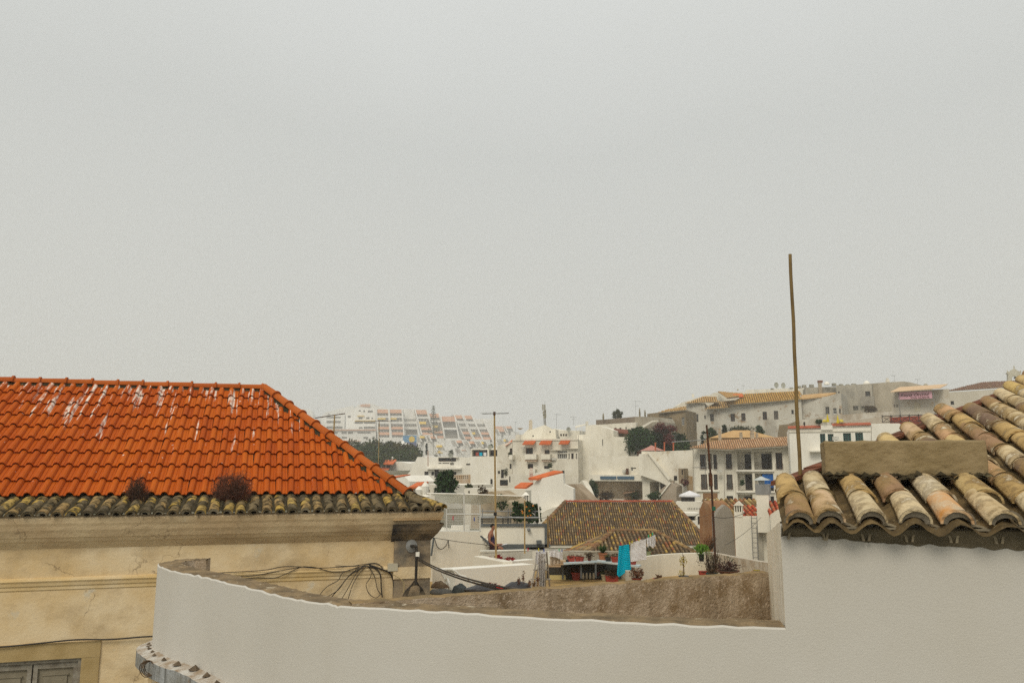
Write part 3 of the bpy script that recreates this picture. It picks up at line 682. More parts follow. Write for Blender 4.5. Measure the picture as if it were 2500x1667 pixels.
# side wall facing the terrace
sb = Vector((b1.x, b1.y, 0)); ztb = P(1876, 1303, b1.y).z; zn = P(1916, 1272, P1.y).z
Q = lambda p, z: Vector((p.x, p.y, z))
p1 = Vector((P1.x, P1.y, 0)) + N2 * .0; side = M('patchy_white_side', (.86, .78, .63), (.76, .67, .50), 2.5, bump=.7, bscale=16, stain=(.2, .15, .09), stain_amt=.8, stain_sv=(2.5, 2.5, .8), spots=(.16, .13, .08), spot_scale=12, spot_lo=.68)
mb = MB(); ext = (sb - p1).normalized(); K = 14
for i in range(K):
    f = lambda k: (p1.lerp(sb + ext * .02, k / K), zn + (ztb - zn) * k / K + .018 * noise.noise(Vector((k * 1.1, 0, 7))))
    (a, za), (c, zc) = f(i), f(i + 1)
    mb.quad(Q(a, -4), Q(a, za), Q(c, zc), Q(c, -4)); th_ = Vector((.3, -.05, 0)); mb.quad(Q(a, za), Q(a + th_, za), Q(c + th_, zc), Q(c, zc))
mb.add([Q(sb, -4), Q(sb, ztb), Q(sb + Vector((.3, -.05, 0)), ztb), Q(sb + Vector((.3, -.05, 0)), -4)], [(0, 1, 2, 3)])
mb.build('side_wall', side, rh)
# roof plane: the tile columns run towards a vanishing point up and to the left
up = Vector((.277, 1, .277)).normalized()
OV = .10
RS = Slope(Vector((P1.x, P1.y, 0)) - N2 * OV + Vector((0, 0, P(1919, 1277, P1.y - OV).z)), E2, up)
RC = Slope(RS.w(0, 0, .105), E2, up)
ha, hb_ = RC.ab(1930, 1149), RC.ab(2500, 927)
hipb = lambda a: ha[1] + (hb_[1] - ha[1]) * (a - ha[0]) / (hb_[0] - ha[0])
BT = [(.60, .43, .17), (.60, .49, .31), (.60, .43, .27), (.34, .21, .12), (.70, .58, .38), (.54, .37, .16), (.22, .15, .105), (.66, .53, .33), (.58, .36, .20), (.62, .46, .22)]
big_m = M('old_barrel_tile', BT[0], (.36, .24, .10), 3.0, rough=.95, bump=.9, bscale=24, pick=BT, spots=(.62, .53, .38), spot_scale=6, spot_lo=.57, stain=(.06, .04, .03), stain_amt=.95, stain_sv=(6, 6, 6))
big_o = M('orange_patched_tile', (.56, .47, .33), (.60, .27, .07), 4.5, rough=.95, bump=.7, bscale=24, spots=(.62, .55, .42), spot_scale=6, spot_lo=.6)
bt_me = [barrel_mesh('barrel_tile', r, r * .80, .52, .015, big_m, 13) for r in (.090, .093, .096, .094, .091, .097)]
for q_, m_ in enumerate(bt_me):
    for v in m_.vertices:
        f_ = 1 + .05 * noise.noise(Vector((v.co.x * 9, v.co.y * 6, v.co.z * 9 + q_ * 7))); v.co.x *= f_; v.co.z *= f_
        if v.co.y < .01: v.co.y += .014 * noise.noise(Vector((v.co.x * 30, q_ * 5, v.co.z * 30)))
for m_ in bt_me: m_.polygons.foreach_set('use_smooth', [True] * 12 + [False] * (len(m_.polygons) - 12))
bo_me = bt_me[0].copy(); bo_me.materials[0] = big_o
bb0 = RC.ab(2200, 1152)[1] - .02
cols = [RS.ab(x, 1262)[0] for x in (1946, 2022, 2120, 2219, 2326, 2437)]; pitch = (cols[5] - cols[1]) / 4
for i in range(13): cols.append(cols[-1] + pitch)
plug = bpy.data.meshes.new('mortar_plug'); k = 13
plug.from_pydata([(.098 * math.cos(math.pi * q / 12), .0, .096 * math.sin(math.pi * q / 12)) for q in range(k)] + [(.07 * math.cos(math.pi * q / 12), .012, .052 * math.sin(math.pi * q / 12) - .014) for q in range(k)] + [(.07 * math.cos(math.pi * q / 12), .10, .052 * math.sin(math.pi * q / 12) - .014) for q in range(k)], [], [(q, q + 1, k + q + 1, k + q) for q in range(k - 1)] + [(k + q, k + q + 1, 2 * k + q + 1, 2 * k + q) for q in range(k - 1)])
plug.materials.append(M('cement_plug', (.27, .235, .18), (.22, .19, .14), 6, bump=.5))
plug2 = plug.copy(); plug2.materials[0] = M('brown_joint_mortar', (.20, .15, .075), (.13, .1, .05), 9, bump=.8)
for i, a in enumerate(cols):
    bmx = hipb(a) if i > 1 else .86
    if 1 < i < 6 : bmx = max(bmx, bb0)
    j = 0; b = 0.0; ex = .44
    if i == 0: b = -.03; ex = .42
    while b < bmx - .12:
        rt = random.gauss(0, .025); sc = random.uniform(.97, 1.06); e_ = (RS.e + RS.s * rt).normalized(); s_ = (RS.s - RS.e * rt + RS.n * .035).normalized()
        me = bo_me if (i == 4 and j == 0) else random.choice(bt_me)
        o = inst(me, 'barrel_tile', RS.w(a + random.gauss(0, .008), b, .012), e_ * sc, s_, RS.n * sc, rh)
        inst(plug if j == 0 else plug2, 'mortar_plug', RS.w(a, b + .006, .012 + .006 * (j > 0)), RS.e * .94, RS.s, RS.n * .94, rh)
        b += ex + random.uniform(-.02, .02); j += 1
# mossy mortar in the channels
mb = MB(); NA, NB = 150, 70; amax = cols[-1] + .1; a0 = cols[0] - .10
vs = []
for i in range(NA + 1):
    a = a0 + (amax - a0) * i / NA; bm = max(bb0 + .1, hipb(a) + .02)
    dist = min(abs(a - c) for c in cols) / (pitch / 2)
    for j in range(NB + 1):
        b = bm * j / NB; h = .035 * math.cos(dist * math.pi) - .004 + .022 * noise.noise(Vector((a * 7, b * 7, 0))) + .012 * noise.noise(Vector((a * 23, b * 23, 5)))
        if j == 0: h -= .01
        vs.append(RS.w(a, b - .05 + .012 * noise.noise(Vector((a * 12, 0, 9))) * (j == 0), h))
mb.add(vs, [(i * (NB + 1) + j, (i + 1) * (NB + 1) + j, (i + 1) * (NB + 1) + j + 1, i * (NB + 1) + j + 1) for i in range(NA) for j in range(NB)])
mb.build('mortar_bed', M('channel_mortar', (.19, .13, .06), (.085, .06, .03), 6, rough=1, bump=1, bscale=22, spots=(.36, .27, .14), spot_scale=10, spot_lo=.6, stain=(.05, .04, .025), stain_amt=.8, stain_sv=(4, 4, 4)), rh, smooth=True)
# second course of eaves tiles and the rough mortar band on the wall
under_me = barrel_mesh('under_tile', .118, .11, .30, .014, M('under_tile_clay', (.36, .30, .2), (.22, .18, .12), 5, bump=.5), 11)
for i in range(14):
    a = cols[1] - pitch * .5 + pitch * i - (.02 if i else 0); inst(under_me, 'under_tile', RS.w(a - .02, .02, -.115), RS.e, Vector((N2.x, N2.y, .05)).normalized(), Vector((0, 0, 1)), rh)
_, zlA = RF.uz(1925, 1303); uB, zlB = RF.uz(2480, 1334); mb = MB(); K = 240; gm = M('rough_grey_mortar', (.20, .165, .11), (.13, .11, .075), 5, bump=1, bscale=26)
for i in range(K):
    def f(k):
        u = -.0 + 4.2 * k / K; lo = zlA + (zlB - zlA) * u / uB + .03 * noise.noise(Vector((u * 2.2, 0, 3))) + .018 * noise.noise(Vector((u * 14, 0, 3))); return u, lo - .02
    (u0, l0), (u1, l1) = f(i), f(i + 1)
    mb.quad(RF.w(u0, l0, -.004), RF.w(u1, l1, -.004), RF.w(u1, zt + .0, -.05), RF.w(u0, zt + .0, -.05)); mb.quad(RF.w(u0, zt, -.05), RF.w(u1, zt, -.05), RF.w(u1, zt + .05, -.07), RF.w(u0, zt + .05, -.07)); tp = RS.w(0, 0, 0).z - .03
    mb.quad(RF.w(u0, zt + .05, -.07), RF.w(u1, zt + .05, -.07), RF.w(u1, tp, -.085), RF.w(u0, tp, -.085))
mb.build('eave_mortar', gm, rh)
# hip edge: thin red tiles of the far slope and the slope itself
red_m = M('red_under_tile', (.23, .085, .045), (.10, .05, .03), 5, bump=.6)
for i in range(15):
    a1 = ha[0] + (hb_[0] + 1.3 - ha[0]) * i / 15; a2 = ha[0] + (hb_[0] + 1.3 - ha[0]) * (i + .97) / 15
    mb = MB(); p, q = RS.w(a1, hipb(a1) + .03, .0), RS.w(a2, hipb(a2) + .03, .0); bk = Vector((-.10, .16, -.02)); hh = Vector((0, 0, .03 + .014 * random.random()))
    mb.hexa([p, q, q + bk, p + bk, p + hh, q + hh * .8, q + hh * .8 + bk, p + hh + bk]); mb.build('hip_edge_tile', red_m, rh)
pA, pB = RS.w(ha[0] - .02, ha[1] + .06, -.01), RS.w(hb_[0] + 1.5, hipb(hb_[0] + 1.5) + .05, -.01)
MB().quad(pA, pB, pB * 1.3 - Vector((0, 0, 1.2)), pA * 1.25 - Vector((0, 0, .8))).build('far_slope', moss_m, rh)
cn = RS.w(hb_[0] + 1.5, 0, 0)
# cement block
ca, cb = RC.ab(2017, 1152); cc_, cd = RC.ab(2416, 1152); bb = (cb + cd) / 2; h = (P(2017, 1087, RC.w(ca, bb, 0).y) - P(2017, 1152, RC.w(ca, bb, 0).y)).z
mb = MB(); p = [RC.w(ca, bb, -.03), RC.w(cc_, bb, -.03)]; bk = Vector((.08, .30, .0)); nz = 12
cm = M('bare_cement', (.31, .235, .13), (.23, .17, .085), 3, bump=.6, bscale=30, spots=(.15, .115, .07), spot_scale=4, spot_lo=.6)
mb.hexa([p[0], p[1], p[1] + bk, p[0] + bk] + [v + Vector((0, 0, h + .06)) for v in (p[0], p[1], p[1] + bk, p[0] + bk)])
cb_o = mb.build('cement_block', cm, rh)
bv = cb_o.modifiers.new('b', 'BEVEL'); bv.width = .018; bv.segments = 3
sb_1 = cb_o.modifiers.new('s', 'SUBSURF'); sb_1.subdivision_type = 'SIMPLE'; sb_1.levels = sb_1.render_levels = 5
tx = bpy.data.textures.new('uneven', 'CLOUDS'); tx.noise_scale = .09; dp = cb_o.modifiers.new('d', 'DISPLACE'); dp.texture = tx; dp.strength = .022; dp.mid_level = .5
mb = MB()
for i in range(46):
    u = ca + (cc_ - ca) * (i + .5) / 46; c = RC.w(u, bb - .03, -.03 + random.uniform(-.02, .02)); r_ = random.uniform(.025, .05)
    mb.add([c + Vector((r_ * math.cos(k), r_ * .8 * math.sin(k), 0)) for k in range(6)] + [c + Vector((random.gauss(0, .01), .02, r_ * random.uniform(.5, 1)))], [(k, (k + 1) % 6, 6) for k in range(6)])
tag(mb.build('mortar_joint', moss_m, rh), kind='stuff')
# cane pole
Yp = RS.w(*RS.ab(1954, 1168), 0).y + .02
mb = MB(); a, b = P(1954, 1176, Yp), P(1929, 621, Yp + .05); pts = [a.lerp(b, t) + Vector((.006 * noise.noise(Vector((t * 5, 0, 0))), 0, 0)) for t in [k / 24 for k in range(25)]]
mb.tube(pts, .0152, 8, .0138)
tag(mb.build('roof_pole', bamboo, smooth=True), 'tall weathered wooden pole standing on the barrel tiled roof', 'pole')
# ================================================================== TERRACE WITH POTS
FZ = -3.3
tfm = M('terracotta_paving', (.44, .29, .11), (.30, .20, .09), 2.2, bump=.6, bscale=9, stain=(.14, .10, .05), stain_amt=.8, stain_sv=(1.2, 1.2, 1.2))
pf = [Pz(1040, 1440, FZ), Pz(1960, 1440, FZ), Pz(1900, 1389, FZ), Pz(1040, 1389, FZ)]; pf[0].y = pf[1].y = 12; pf[0].x = -1.5; pf[1].x = 4.3
mb = MB(); mb.add(pf + [p - Vector((0, 0, 3)) for p in pf], [(0, 1, 2, 3), (0, 4, 5, 1), (1, 5, 6, 2), (2, 6, 7, 3), (3, 7, 4, 0)])
tag(mb.build('terrace_floor', tfm), 'terracotta paved roof terrace floor', kind='structure')
def wallthing(label, F, top, ybot, depth, mat=None, name='terrace_wall', cat='wall', wins=(), zb=None):
    return building(name, label, cat, F, top, ybot, depth, wins, mat or white, zb=zb)
def leafball(mb, c, rx, ry, rz, n, s, up=.0):
    for i in range(n):
        while True:
            v = Vector((random.uniform(-1, 1), random.uniform(-1, 1), random.uniform(-1, 1)))
            if .25 < v.length < 1: break
        p = Vector(c) + Vector((v.x * rx, v.y * ry, v.z * rz)); d = Vector((random.gauss(0, 1), random.gauss(0, 1), random.gauss(0, 1) + up)).normalized(); q = d.cross(Vector((random.gauss(0, 1), random.gauss(0, 1), random.gauss(0, 1)))).normalized()
        k = s * random.uniform(.6, 1.3); mb.add([p, p + d * k * .5 + q * k * .28, p + d * k, p + d * k * .5 - q * k * .28], [(0, 1, 2, 3)])
LEAFM = {'green': M('leaf_green', (.055, .10, .028), (.035, .065, .02), 6, bump=0), 'deep': M('leaf_deep_green', (.022, .05, .018), (.038, .07, .022), 3, bump=0),
 'rusty': M('leaf_rusty', (.16, .06, .03), (.09, .05, .025), 8, bump=0), 'brown': M('leaf_dry_brown', (.09, .055, .03), (.06, .04, .02), 8, bump=0), 'yellow': M('leaf_yellow', (.42, .30, .03), (.25, .2, .03), 12, bump=0),
 'purple': M('leaf_purple_brown', (.075, .035, .03), (.05, .03, .022), 12, bump=0), 'bloom': M('bougainvillea', (.16, .035, .035), (.08, .03, .025), 6, bump=0), 'olive': M('leaf_olive', (.07, .08, .032), (.05, .055, .025), 5, bump=0),
 'dark': M('leaf_dark_pine', (.018, .032, .014), (.03, .045, .018), 1.2, bump=0), 'grape': M('leaf_grey_green', (.08, .10, .05), (.055, .07, .035), .3, bump=0)}
clay = M('red_plastic_pot', (.34, .055, .035), (.27, .045, .03), 4, rough=.6, bump=.05); clay2 = M('terracotta_pot', (.40, .17, .08), (.32, .12, .06), 6, bump=.3)
blk = M('black_plastic', (.018, .018, .02), (.03, .03, .03), 4, rough=.5, bump=0); creampot = M('cream_pot', (.5, .43, .28), bump=.1); greenp = M('green_plastic', (.015, .14, .04), (.012, .12, .035), rough=.5, bump=0)
soil = M('soil', (.05, .035, .02), bump=.5)
def pot(label, x, yt, yb, wpx, Y, mat, plant=None, ph=12, pw=None, pm='rusty', n=160, square=False, trail=0):
    c = P(x, yb, Y); h = P(x, yt, Y).z - c.z; r = wpx / FPX * Y / 2
    t = thing('potted_plant' if plant else 'flower_pot', label, 'plant pot', c)
    mb = MB()
    if square:
        mb.hexa([c + Vector((a * r * .9, b * r * .5, 0)) for a, b in ((-1, -1), (1, -1), (1, 1), (-1, 1))] + [c + Vector((a * r, b * r * .55, h * .86)) for a, b in ((-1, -1), (1, -1), (1, 1), (-1, 1))])
        mb.box(c + Vector((0, 0, h * .93)), (r * 2.12, r * 1.2, h * .14))
    else: mb.lathe(c, [(r * .70, 0), (r * .92, h * .80), (r * 1.03, h * .80), (r * 1.05, h), (r * .9, h), (r * .88, h * .9)], 14)
    mb.build('pot', mat, t)
    mb = MB(); mb.lathe(c + Vector((0, 0, h * .88)), [(r * .86, 0), (r * .8, .01)], 10); mb.build('soil', soil, t)
    if plant:
        H = ph / FPX * Y; Wd = (pw or wpx) / FPX * Y / 2; mb = MB(); b = c + Vector((0, 0, h * .9))
        if plant == 'bush':
            for i in range(14):
                tip = b + Vector((random.gauss(0, Wd * .5), random.gauss(0, Wd * .4), H * random.uniform(.4, .95))); mb.tube([b, tip], .006, 3, .003, cap=False)
            leafball(mb, b + Vector((0, 0, H * .5)), Wd, Wd * .8, H * .52, n, .055 * max(.6, Y / 25))
        elif plant == 'spike':
            for i in range(46):
                th = random.uniform(0, math.tau); l = H * random.uniform(.7, 1.05); k = random.uniform(.15, 1.0); d = Vector((math.cos(th) * k, math.sin(th) * k, 1)).normalized(); s_ = d.cross(Vector((0, 0, 1))); s_ = s_.normalized() * .018 if s_.length > 0 else Vector((.018, 0, 0))
                m_ = b + d * l * .6; e_ = m_ + (d + Vector((0, 0, -.55 * k))).normalized() * l * .45; mb.add([b - s_, b + s_, m_ + s_, m_ - s_, e_], [(0, 1, 2, 3), (3, 2, 4)])
        elif plant == 'stalks':
            for i in range(9):
                tip = b + Vector((random.gauss(0, Wd * .6), 0, H * random.uniform(.5, 1))); mb.tube([b + Vector((random.gauss(0, Wd * .4), 0, 0)), tip], .014, 4, .01)
        tag(mb.build('plant', LEAFM[pm], t), kind='stuff')
    return t
TF = Fac(1300, 1300, 25.6, 1560, 1300, 25.6)
# back parapet below the tiled roof, side walls
tw = wallthing('low roughcast terrace wall behind the row of pots', TF, [(1362, 1346), (1400, 1345), (1500, 1346), (1560, 1347)], 1415, .25, M('grey_white_roughcast', (.48, .43, .34), (.36, .31, .23), 3, bump=.8, bscale=12, stain=(.2, .16, .1), stain_sv=(1, 1, 1)))
cwl = thing('terrace_wall', 'curving white terrace wall with a yellow bonsai before it', 'wall', Pz(1650, 1405, FZ))
cpts = smooth_path([Pz(x, y, -2.62) for x, y in ((1549, 1370), (1562, 1362), (1600, 1355), (1660, 1351), (1700, 1350), (1722, 1349))], 6)
mb = MB()
for a, b in zip(cpts, cpts[1:]):
    bk = Vector((.03, .2, 0)); dn = Vector((0, 0, -1.6)); mb.quad(a + dn, b + dn, b, a); mb.quad(a, b, b + bk, a + bk); mb.quad(b + dn + bk, a + dn + bk, a + bk, b + bk)
mb.build('wall', white, cwl, smooth=False)
RF2 = Fac(1722, 1345, 27.0, 1890, 1378, 19.5)
wallthing('crumbly white terrace wall running towards the barrel tiled house', RF2, [(1722, 1346), (1745, 1350), (1790, 1359), (1835, 1367), (1885, 1375)], 1415, .18, M('flaking_white', (.58, .53, .44), (.44, .36, .26), 3, bump=.9, bscale=10, stain=(.2, .14, .08), stain_sv=(2, 2, 1)))
# benches
bench_m = M('pale_blue_bench', (.42, .52, .56), (.55, .58, .56), 3, bump=.2)
be = thing('plank_bench', 'pale blue plank bench carrying potted plants along the terrace back', 'bench', P(1440, 1412, 25.0))
mb = MB(); mb.hexa([P(1360, 1379, 24.6), P(1458, 1373, 25.0), P(1458, 1371, 25.5), P(1362, 1374, 25.5)] + [p + Vector((0, 0, .05)) for p in (P(1360, 1379, 24.6), P(1458, 1373, 25.0), P(1458, 1371, 25.5), P(1362, 1374, 25.5))]); mb.build('plank', bench_m, be)
mb = MB(); q = [P(1458, 1372, 25.0), P(1560, 1385, 23.6), P(1566, 1382, 24.1), P(1458, 1369, 25.5)]; mb.hexa(q + [p + Vector((0, 0, .05)) for p in q]); mb.build('plank', bench_m, be)
for x, y in ((1375, 1379), (1420, 1377), (1456, 1376), (1500, 1381), (1545, 1386)):
    a = P(x, y, 24.8); mb = MB(); mb.box(a + Vector((0, .25, -.22)), (.05, .08, .44)); mb.build('leg', grey_p, be)
mb = MB(); mb.box(P(1425, 1394, 25.5), (2.3, .05, .42)); tag(mb.build('dark_board', M('dark_board', (.03, .035, .03), (.06, .05, .04))), 'dark board leaning under the plank bench', 'board')
mb = MB()
for i in range(4): mb.lathe(P(1424 + i * 8.5, 1412, 24.95), [(.035, 0), (.038, .06), (.03, .10 + .05 * (i % 2)), (.02, .17)], 8)
tag(mb.build('can_row', M('pale_tins', (.22, .18, .12), (.12, .1, .07), 6, bump=.2)), 'row of pale grubby tins under the bench behind red pots', kind='stuff')
# on the bench
for i, (x, w) in enumerate(((1394, 18), (1410, 13), (1419, 14))):
    pot(['widest red trough pot at the start of the bench row', 'middle small red pot squeezed between two red pots', 'third small red pot with twigs on the bench'][i], x, 1357 + i, 1373, w, 25.2, clay, 'bush', 4, w, 'rusty', 30, square=(i == 0))
pot('black plastic trough at the end of the bench', 1377, 1366, 1375, 20, 25.1, blk, square=True)
pot('brown pot with a dry bushy plant on the bench', 1439, 1362, 1370, 8, 25.2, M('brown_pot', (.16, .06, .045)), 'bush', 14, 20, 'brown', 150)
pot('terracotta pot with spiky yucca above the bench', 1472, 1349, 1369, 21, 25.4, clay2, 'spike', 25, 24, 'green')
pot('black pot under the yucca', 1485, 1360, 1375, 14, 24.9, blk, 'bush', 8, 18, 'olive', 60)
pot('tall red ribbed pot beside the turquoise dress', 1502, 1358, 1376, 20, 24.6, clay, 'bush', 9, 20, 'brown', 70)
pot('red pot hanging in the gap between dress and white sheet', 1546, 1367, 1382, 16, 24.0, clay)
pot('pale green bowl behind the white sheet on the wall', 1583, 1345, 1357, 14, 26.5, M('pale_green_bowl', (.30, .33, .18), bump=.1), 'bush', 12, 26, 'olive', 90)
# on the floor
gy = lambda y: Pz(1400, y, FZ).y
pot('big red pot with orange succulent on the terracotta paving', 1407, 1396, 1415, 24, gy(1415), clay, 'bush', 14, 30, 'rusty', 260)
pot('dark red pot with wiry stems under the bench corner', 1459, 1394, 1413, 20, gy(1413), M('dark_red_pot', (.16, .03, .03)), 'bush', 14, 26, 'purple', 120)
pot('cream round pot half hidden behind a red planter', 1476, 1401, 1417, 17, gy(1416), creampot, 'bush', 10, 22, 'olive', 100)
pot('long red planter with brown foliage at the front', 1494, 1405, 1421, 30, gy(1420), clay, 'bush', 16, 36, 'brown', 300, square=True)
pot('low red bowl with dry bush beneath the white sheet', 1555, 1410, 1416, 26, 19.8, M('red_bowl', (.26, .05, .03)), 'bush', 24, 36, 'rusty', 380)
pot('red dish with small pink cactus on the brown wall', 1607, 1411, 1415, 24, 19.4, clay, 'stalks', 10, 18, 'rusty')
pot('red square planter at the foot of the iron pole', 1716, 1393, 1405, 18, 18.6, clay, square=True)
pot('dark teal trough beside the red square planter', 1737, 1398, 1404, 24, 18.4, M('teal_plastic', (.02, .06, .06)), 'bush', 10, 26, 'brown', 90, square=True)
pot('wide planter with heavy purple bush near the barrel tiled house', 1778, 1392, 1400, 52, 18.2, M('brown_trough', (.12, .05, .03)), 'bush', 22, 56, 'purple', 520)
pot('small orange dish with pale succulent on the brown wall', 1848, 1393, 1397, 24, 17.8, clay2, 'stalks', 3, 14, 'yellow')
# yellow bonsai
c = P(1669, 1409, 18.9); bs = thing('bonsai', 'small yellow leaved bonsai in a flat black dish', 'bonsai', c)
mb = MB(); mb.lathe(c, [(.10, 0), (.125, .035), (.115, .04)], 14); mb.build('dish', blk, bs)
mb = MB(); mb.tube(smooth_path([c, c + Vector((.01, 0, .18)), c + Vector((.0, 0, .33)), c + Vector((.02, 0, .5))], 3), .018, 5, .008); mb.build('trunk', M('bonsai_bark', (.14, .09, .04)), bs)
mb = MB(); leafball(mb, c + Vector((.0, 0, .36)), .09, .08, .12, 160, .035); leafball(mb, c + Vector((-.04, 0, .09)), .09, .06, .07, 90, .03); mb.build('leaves', LEAFM['yellow'], bs)
mb = MB(); mb.tube([c + Vector((0, .02, .45)), c + Vector((0, .02, .68))], .004, 4); mb.build('stake', iron, bs)
# trailing spiky plant and shrubs at the pole
def shrub(name, label, c, rx, ry, rz, n, s, pm, stems=8, cat='shrub', group=None, up=0):
    t = thing(name, label, cat, Vector(c) - Vector((0, 0, rz)), group); mb = MB(); b = Vector(c) - Vector((0, 0, rz))
    for i in range(stems):
        tip = Vector(c) + Vector((random.uniform(-.6, .6) * rx, random.uniform(-.6, .6) * ry, random.uniform(-.3, .6) * rz)); mb.tube([b, b.lerp(tip, .5) + Vector((random.gauss(0, rx * .08), 0, 0)), tip], rx * .04, 4, rx * .012, cap=False)
    mb.build('stems', M('bark', (.08, .06, .04), (.05, .035, .025), 6), t)
    mb = MB(); k = 6 if n > 200 else 1
    if k > 1:
        for i in range(k): 
            v = Vector((random.uniform(-.5, .5) * rx, random.uniform(-.5, .5) * ry, random.uniform(-.45, .5) * rz)); leafball(mb, Vector(c) + v, rx * random.uniform(.4, .6), ry * .55, rz * random.uniform(.4, .6), n // k, s, up)
    else: leafball(mb, c, rx, ry, rz, n, s, up)
    mb.build('foliage', LEAFM[pm], t); return t
c = P(1712, 1352, 18.9); sp_ = thing('spider_plant', 'bright green trailing spider plant over the white terrace wall', 'plant', c - Vector((0, 0, .3))); mb = MB()
for i in range(150):
    th = random.uniform(0, math.tau); l = random.uniform(.22, .36); k = random.uniform(.2, 1.2); d = Vector((math.cos(th) * k, math.sin(th) * k, 1)).normalized(); s_ = d.cross(Vector((0, 1, 0))); s_ = s_.normalized() * .008
    m_ = c + d * l * .7; e_ = m_ + Vector((d.x * .3, d.y * .3, -.3 if i % 3 else -.75)) * l * random.uniform(.6, 1.5); mb.add([c - s_, c + s_, m_ + s_, m_ - s_, e_], [(0, 1, 2, 3), (3, 2, 4)])
mb.build('leaves', M('bright_leaf', (.13, .24, .03), (.05, .12, .02), 12, bump=0), sp_)
mb = MB(); mb.lathe(c - Vector((0, 0, .16)), [(.05, 0), (.07, .14), (.075, .16)], 12); mb.build('pot', blk, sp_)
shrub('wiry_shrub', 'dark wiry shrub round the base of the iron pole', P(1738, 1365, 19.2), .34, .25, .42, 900, .03, 'brown', 26)
shrub('wiry_shrub', 'reddish spiky shrub with small leaves on the terrace corner', P(1735, 1320, 20.0), .30, .22, .22, 300, .028, 'rusty', 20)
shrub('small_tree', 'small V shaped sprig with pinkish leaves above the purple bush', P(1780, 1366, 18.4), .13, .08, .10, 80, .03, 'olive', 6)
# boxes
mb = MB(); mb.box(P(1361, 1409, gy(1413)), (.50, .3, .17)); tag(mb.build('cream_box', M('cream_box', (.62, .52, .24), (.56, .46, .2), bump=.1)), 'pale yellow box on the terrace floor by the stepladder', 'box')
mb = MB(); mb.box(P(1388, 1409, gy(1412)), (.19, .25, .11)); tag(mb.build('green_crate', greenp), 'green plastic crate beside the pale yellow box', 'crate')
mb = MB(); a = P(1351, 1380, 24.2)
for k, (dx, dz, w) in enumerate(((0, 0, .42), (.1, .06, .38), (.25, .13, .22))): mb.box(a + Vector((dx, 0, dz)), (w, .3, .05))
tag(mb.build('plank_stack', M('pale_planks', (.42, .28, .16), (.5, .42, .3), 4)), 'short stack of pale planks behind the hanging clothes', 'planks')
mb = MB(); mb.box(P(1536, 1408, 19.9), (.16, .2, .30)); tag(mb.build('concrete_block', grey_r), 'small concrete block in shadow below the turquoise dress', 'block')
# stepladder
sl = thing('stepladder', 'folding stepladder draped with laundry on the terrace', 'ladder', P(1322, 1438, 19.6))
lm = M('ladder_wood', (.36, .33, .28), (.28, .24, .2), 5)
top = P(1322, 1346, 19.6)
for i, (x, y, dy) in enumerate(((1296, 1436, -.3), (1306, 1440, -.3), (1331, 1436, .35), (1342, 1432, .35))):
    a = P(x, y, 19.6 + dy); mb = MB(); tt = top + Vector((-.07 if i < 2 else .07, 0, 0)) + Vector((.05 * (i % 2), 0, 0)); mb.tube([a, tt], .021, 4); mb.build('leg', lm, sl)
for k in (.25, .5, .72):
    for i, (xa, xb) in enumerate(((1296, 1306), (1331, 1342))):
        a = P(xa, 1436, 19.6).lerp(top, k); b = P(xb, 1436, 19.6).lerp(top, k); mb = MB(); mb.box((a + b) / 2, ((b - a).length + .14, .06, .025)); mb.build('rung', lm, sl)
# laundry
def cloth(name, label, cat, pts_top, drop, mat, Y, cols=14, rows=16, amp=.03, slant=0, taper=1.0, hem=0, parent=None, freq=3.0):
    """hanging fabric: top edge through photo points, folds running down"""
    q = smooth_path([P(x, y, Y) for x, y in pts_top], 6); mb = MB(); sd = random.random() * 9; ctr = sum(q, Vector()) / len(q)
    def S_(i, j):
        t = i / cols * (len(q) - 1); k = min(int(t), len(q) - 2); p = q[k].lerp(q[k + 1], t - k); v = j / rows
        d = (drop[0] + (drop[1] - drop[0]) * i / cols) * v; x = ctr.x + (p.x - ctr.x) * (1 + (taper - 1) * v) + slant * v
        f = amp * (.35 + v) * math.sin(i / cols * math.tau * freq + sd + 1.2 * v) + .5 * amp * noise.noise(Vector((i * .5, j * .35, sd)))
        return Vector((x, p.y + f, p.z - d - hem * v * math.sin(i / cols * math.tau * 1.0)))
    for i in range(cols):
        for j in range(rows): mb.quad(S_(i, j + 1), S_(i + 1, j + 1), S_(i + 1, j), S_(i, j))
    o = mb.build(name, mat, parent, smooth=True); so = o.modifiers.new('s', 'SOLIDIFY'); so.thickness = .006
    return tag(o, label, cat) if not parent else o
mm = lambda px, Y=22: px / FPX * Y
teal = M('turquoise_fabric', (.0, .42, .60), (.0, .36, .54), 6, bump=.15); wf_ = M('white_fabric', (.76, .75, .76), (.68, .66, .66), 5, bump=.15); lace = M('lace_fabric', (.60, .57, .54), (.46, .42, .38), 14, bump=.3)
cloth('turquoise_dress', 'bright turquoise dress pegged on the clothesline', 'dress', [(1511, 1332), (1520, 1331), (1536, 1328)], (mm(66), mm(70)), teal, 22, amp=.022, freq=1.6, taper=1.42, slant=-.02, hem=.06)
cloth('white_sheet', 'square white sheet pegged beside the turquoise dress', 'sheet', [(1539, 1326), (1556, 1320), (1577, 1314)], (mm(43), mm(49)), wf_, 22, amp=.008, freq=1.0)
cloth('white_underwear', 'small white garment at the high end of the clothesline', 'garment', [(1578, 1313), (1590, 1309), (1600, 1304)], (mm(22), mm(27)), wf_, 22, amp=.025, taper=.8, hem=-.04)
cloth('white_blouse', 'white lacy blouse hanging from the stepladder', 'blouse', [(1309, 1344), (1320, 1346), (1334, 1344)], (mm(28, 20), mm(32, 20)), wf_, 19.5, amp=.04, taper=.9, slant=-.03)
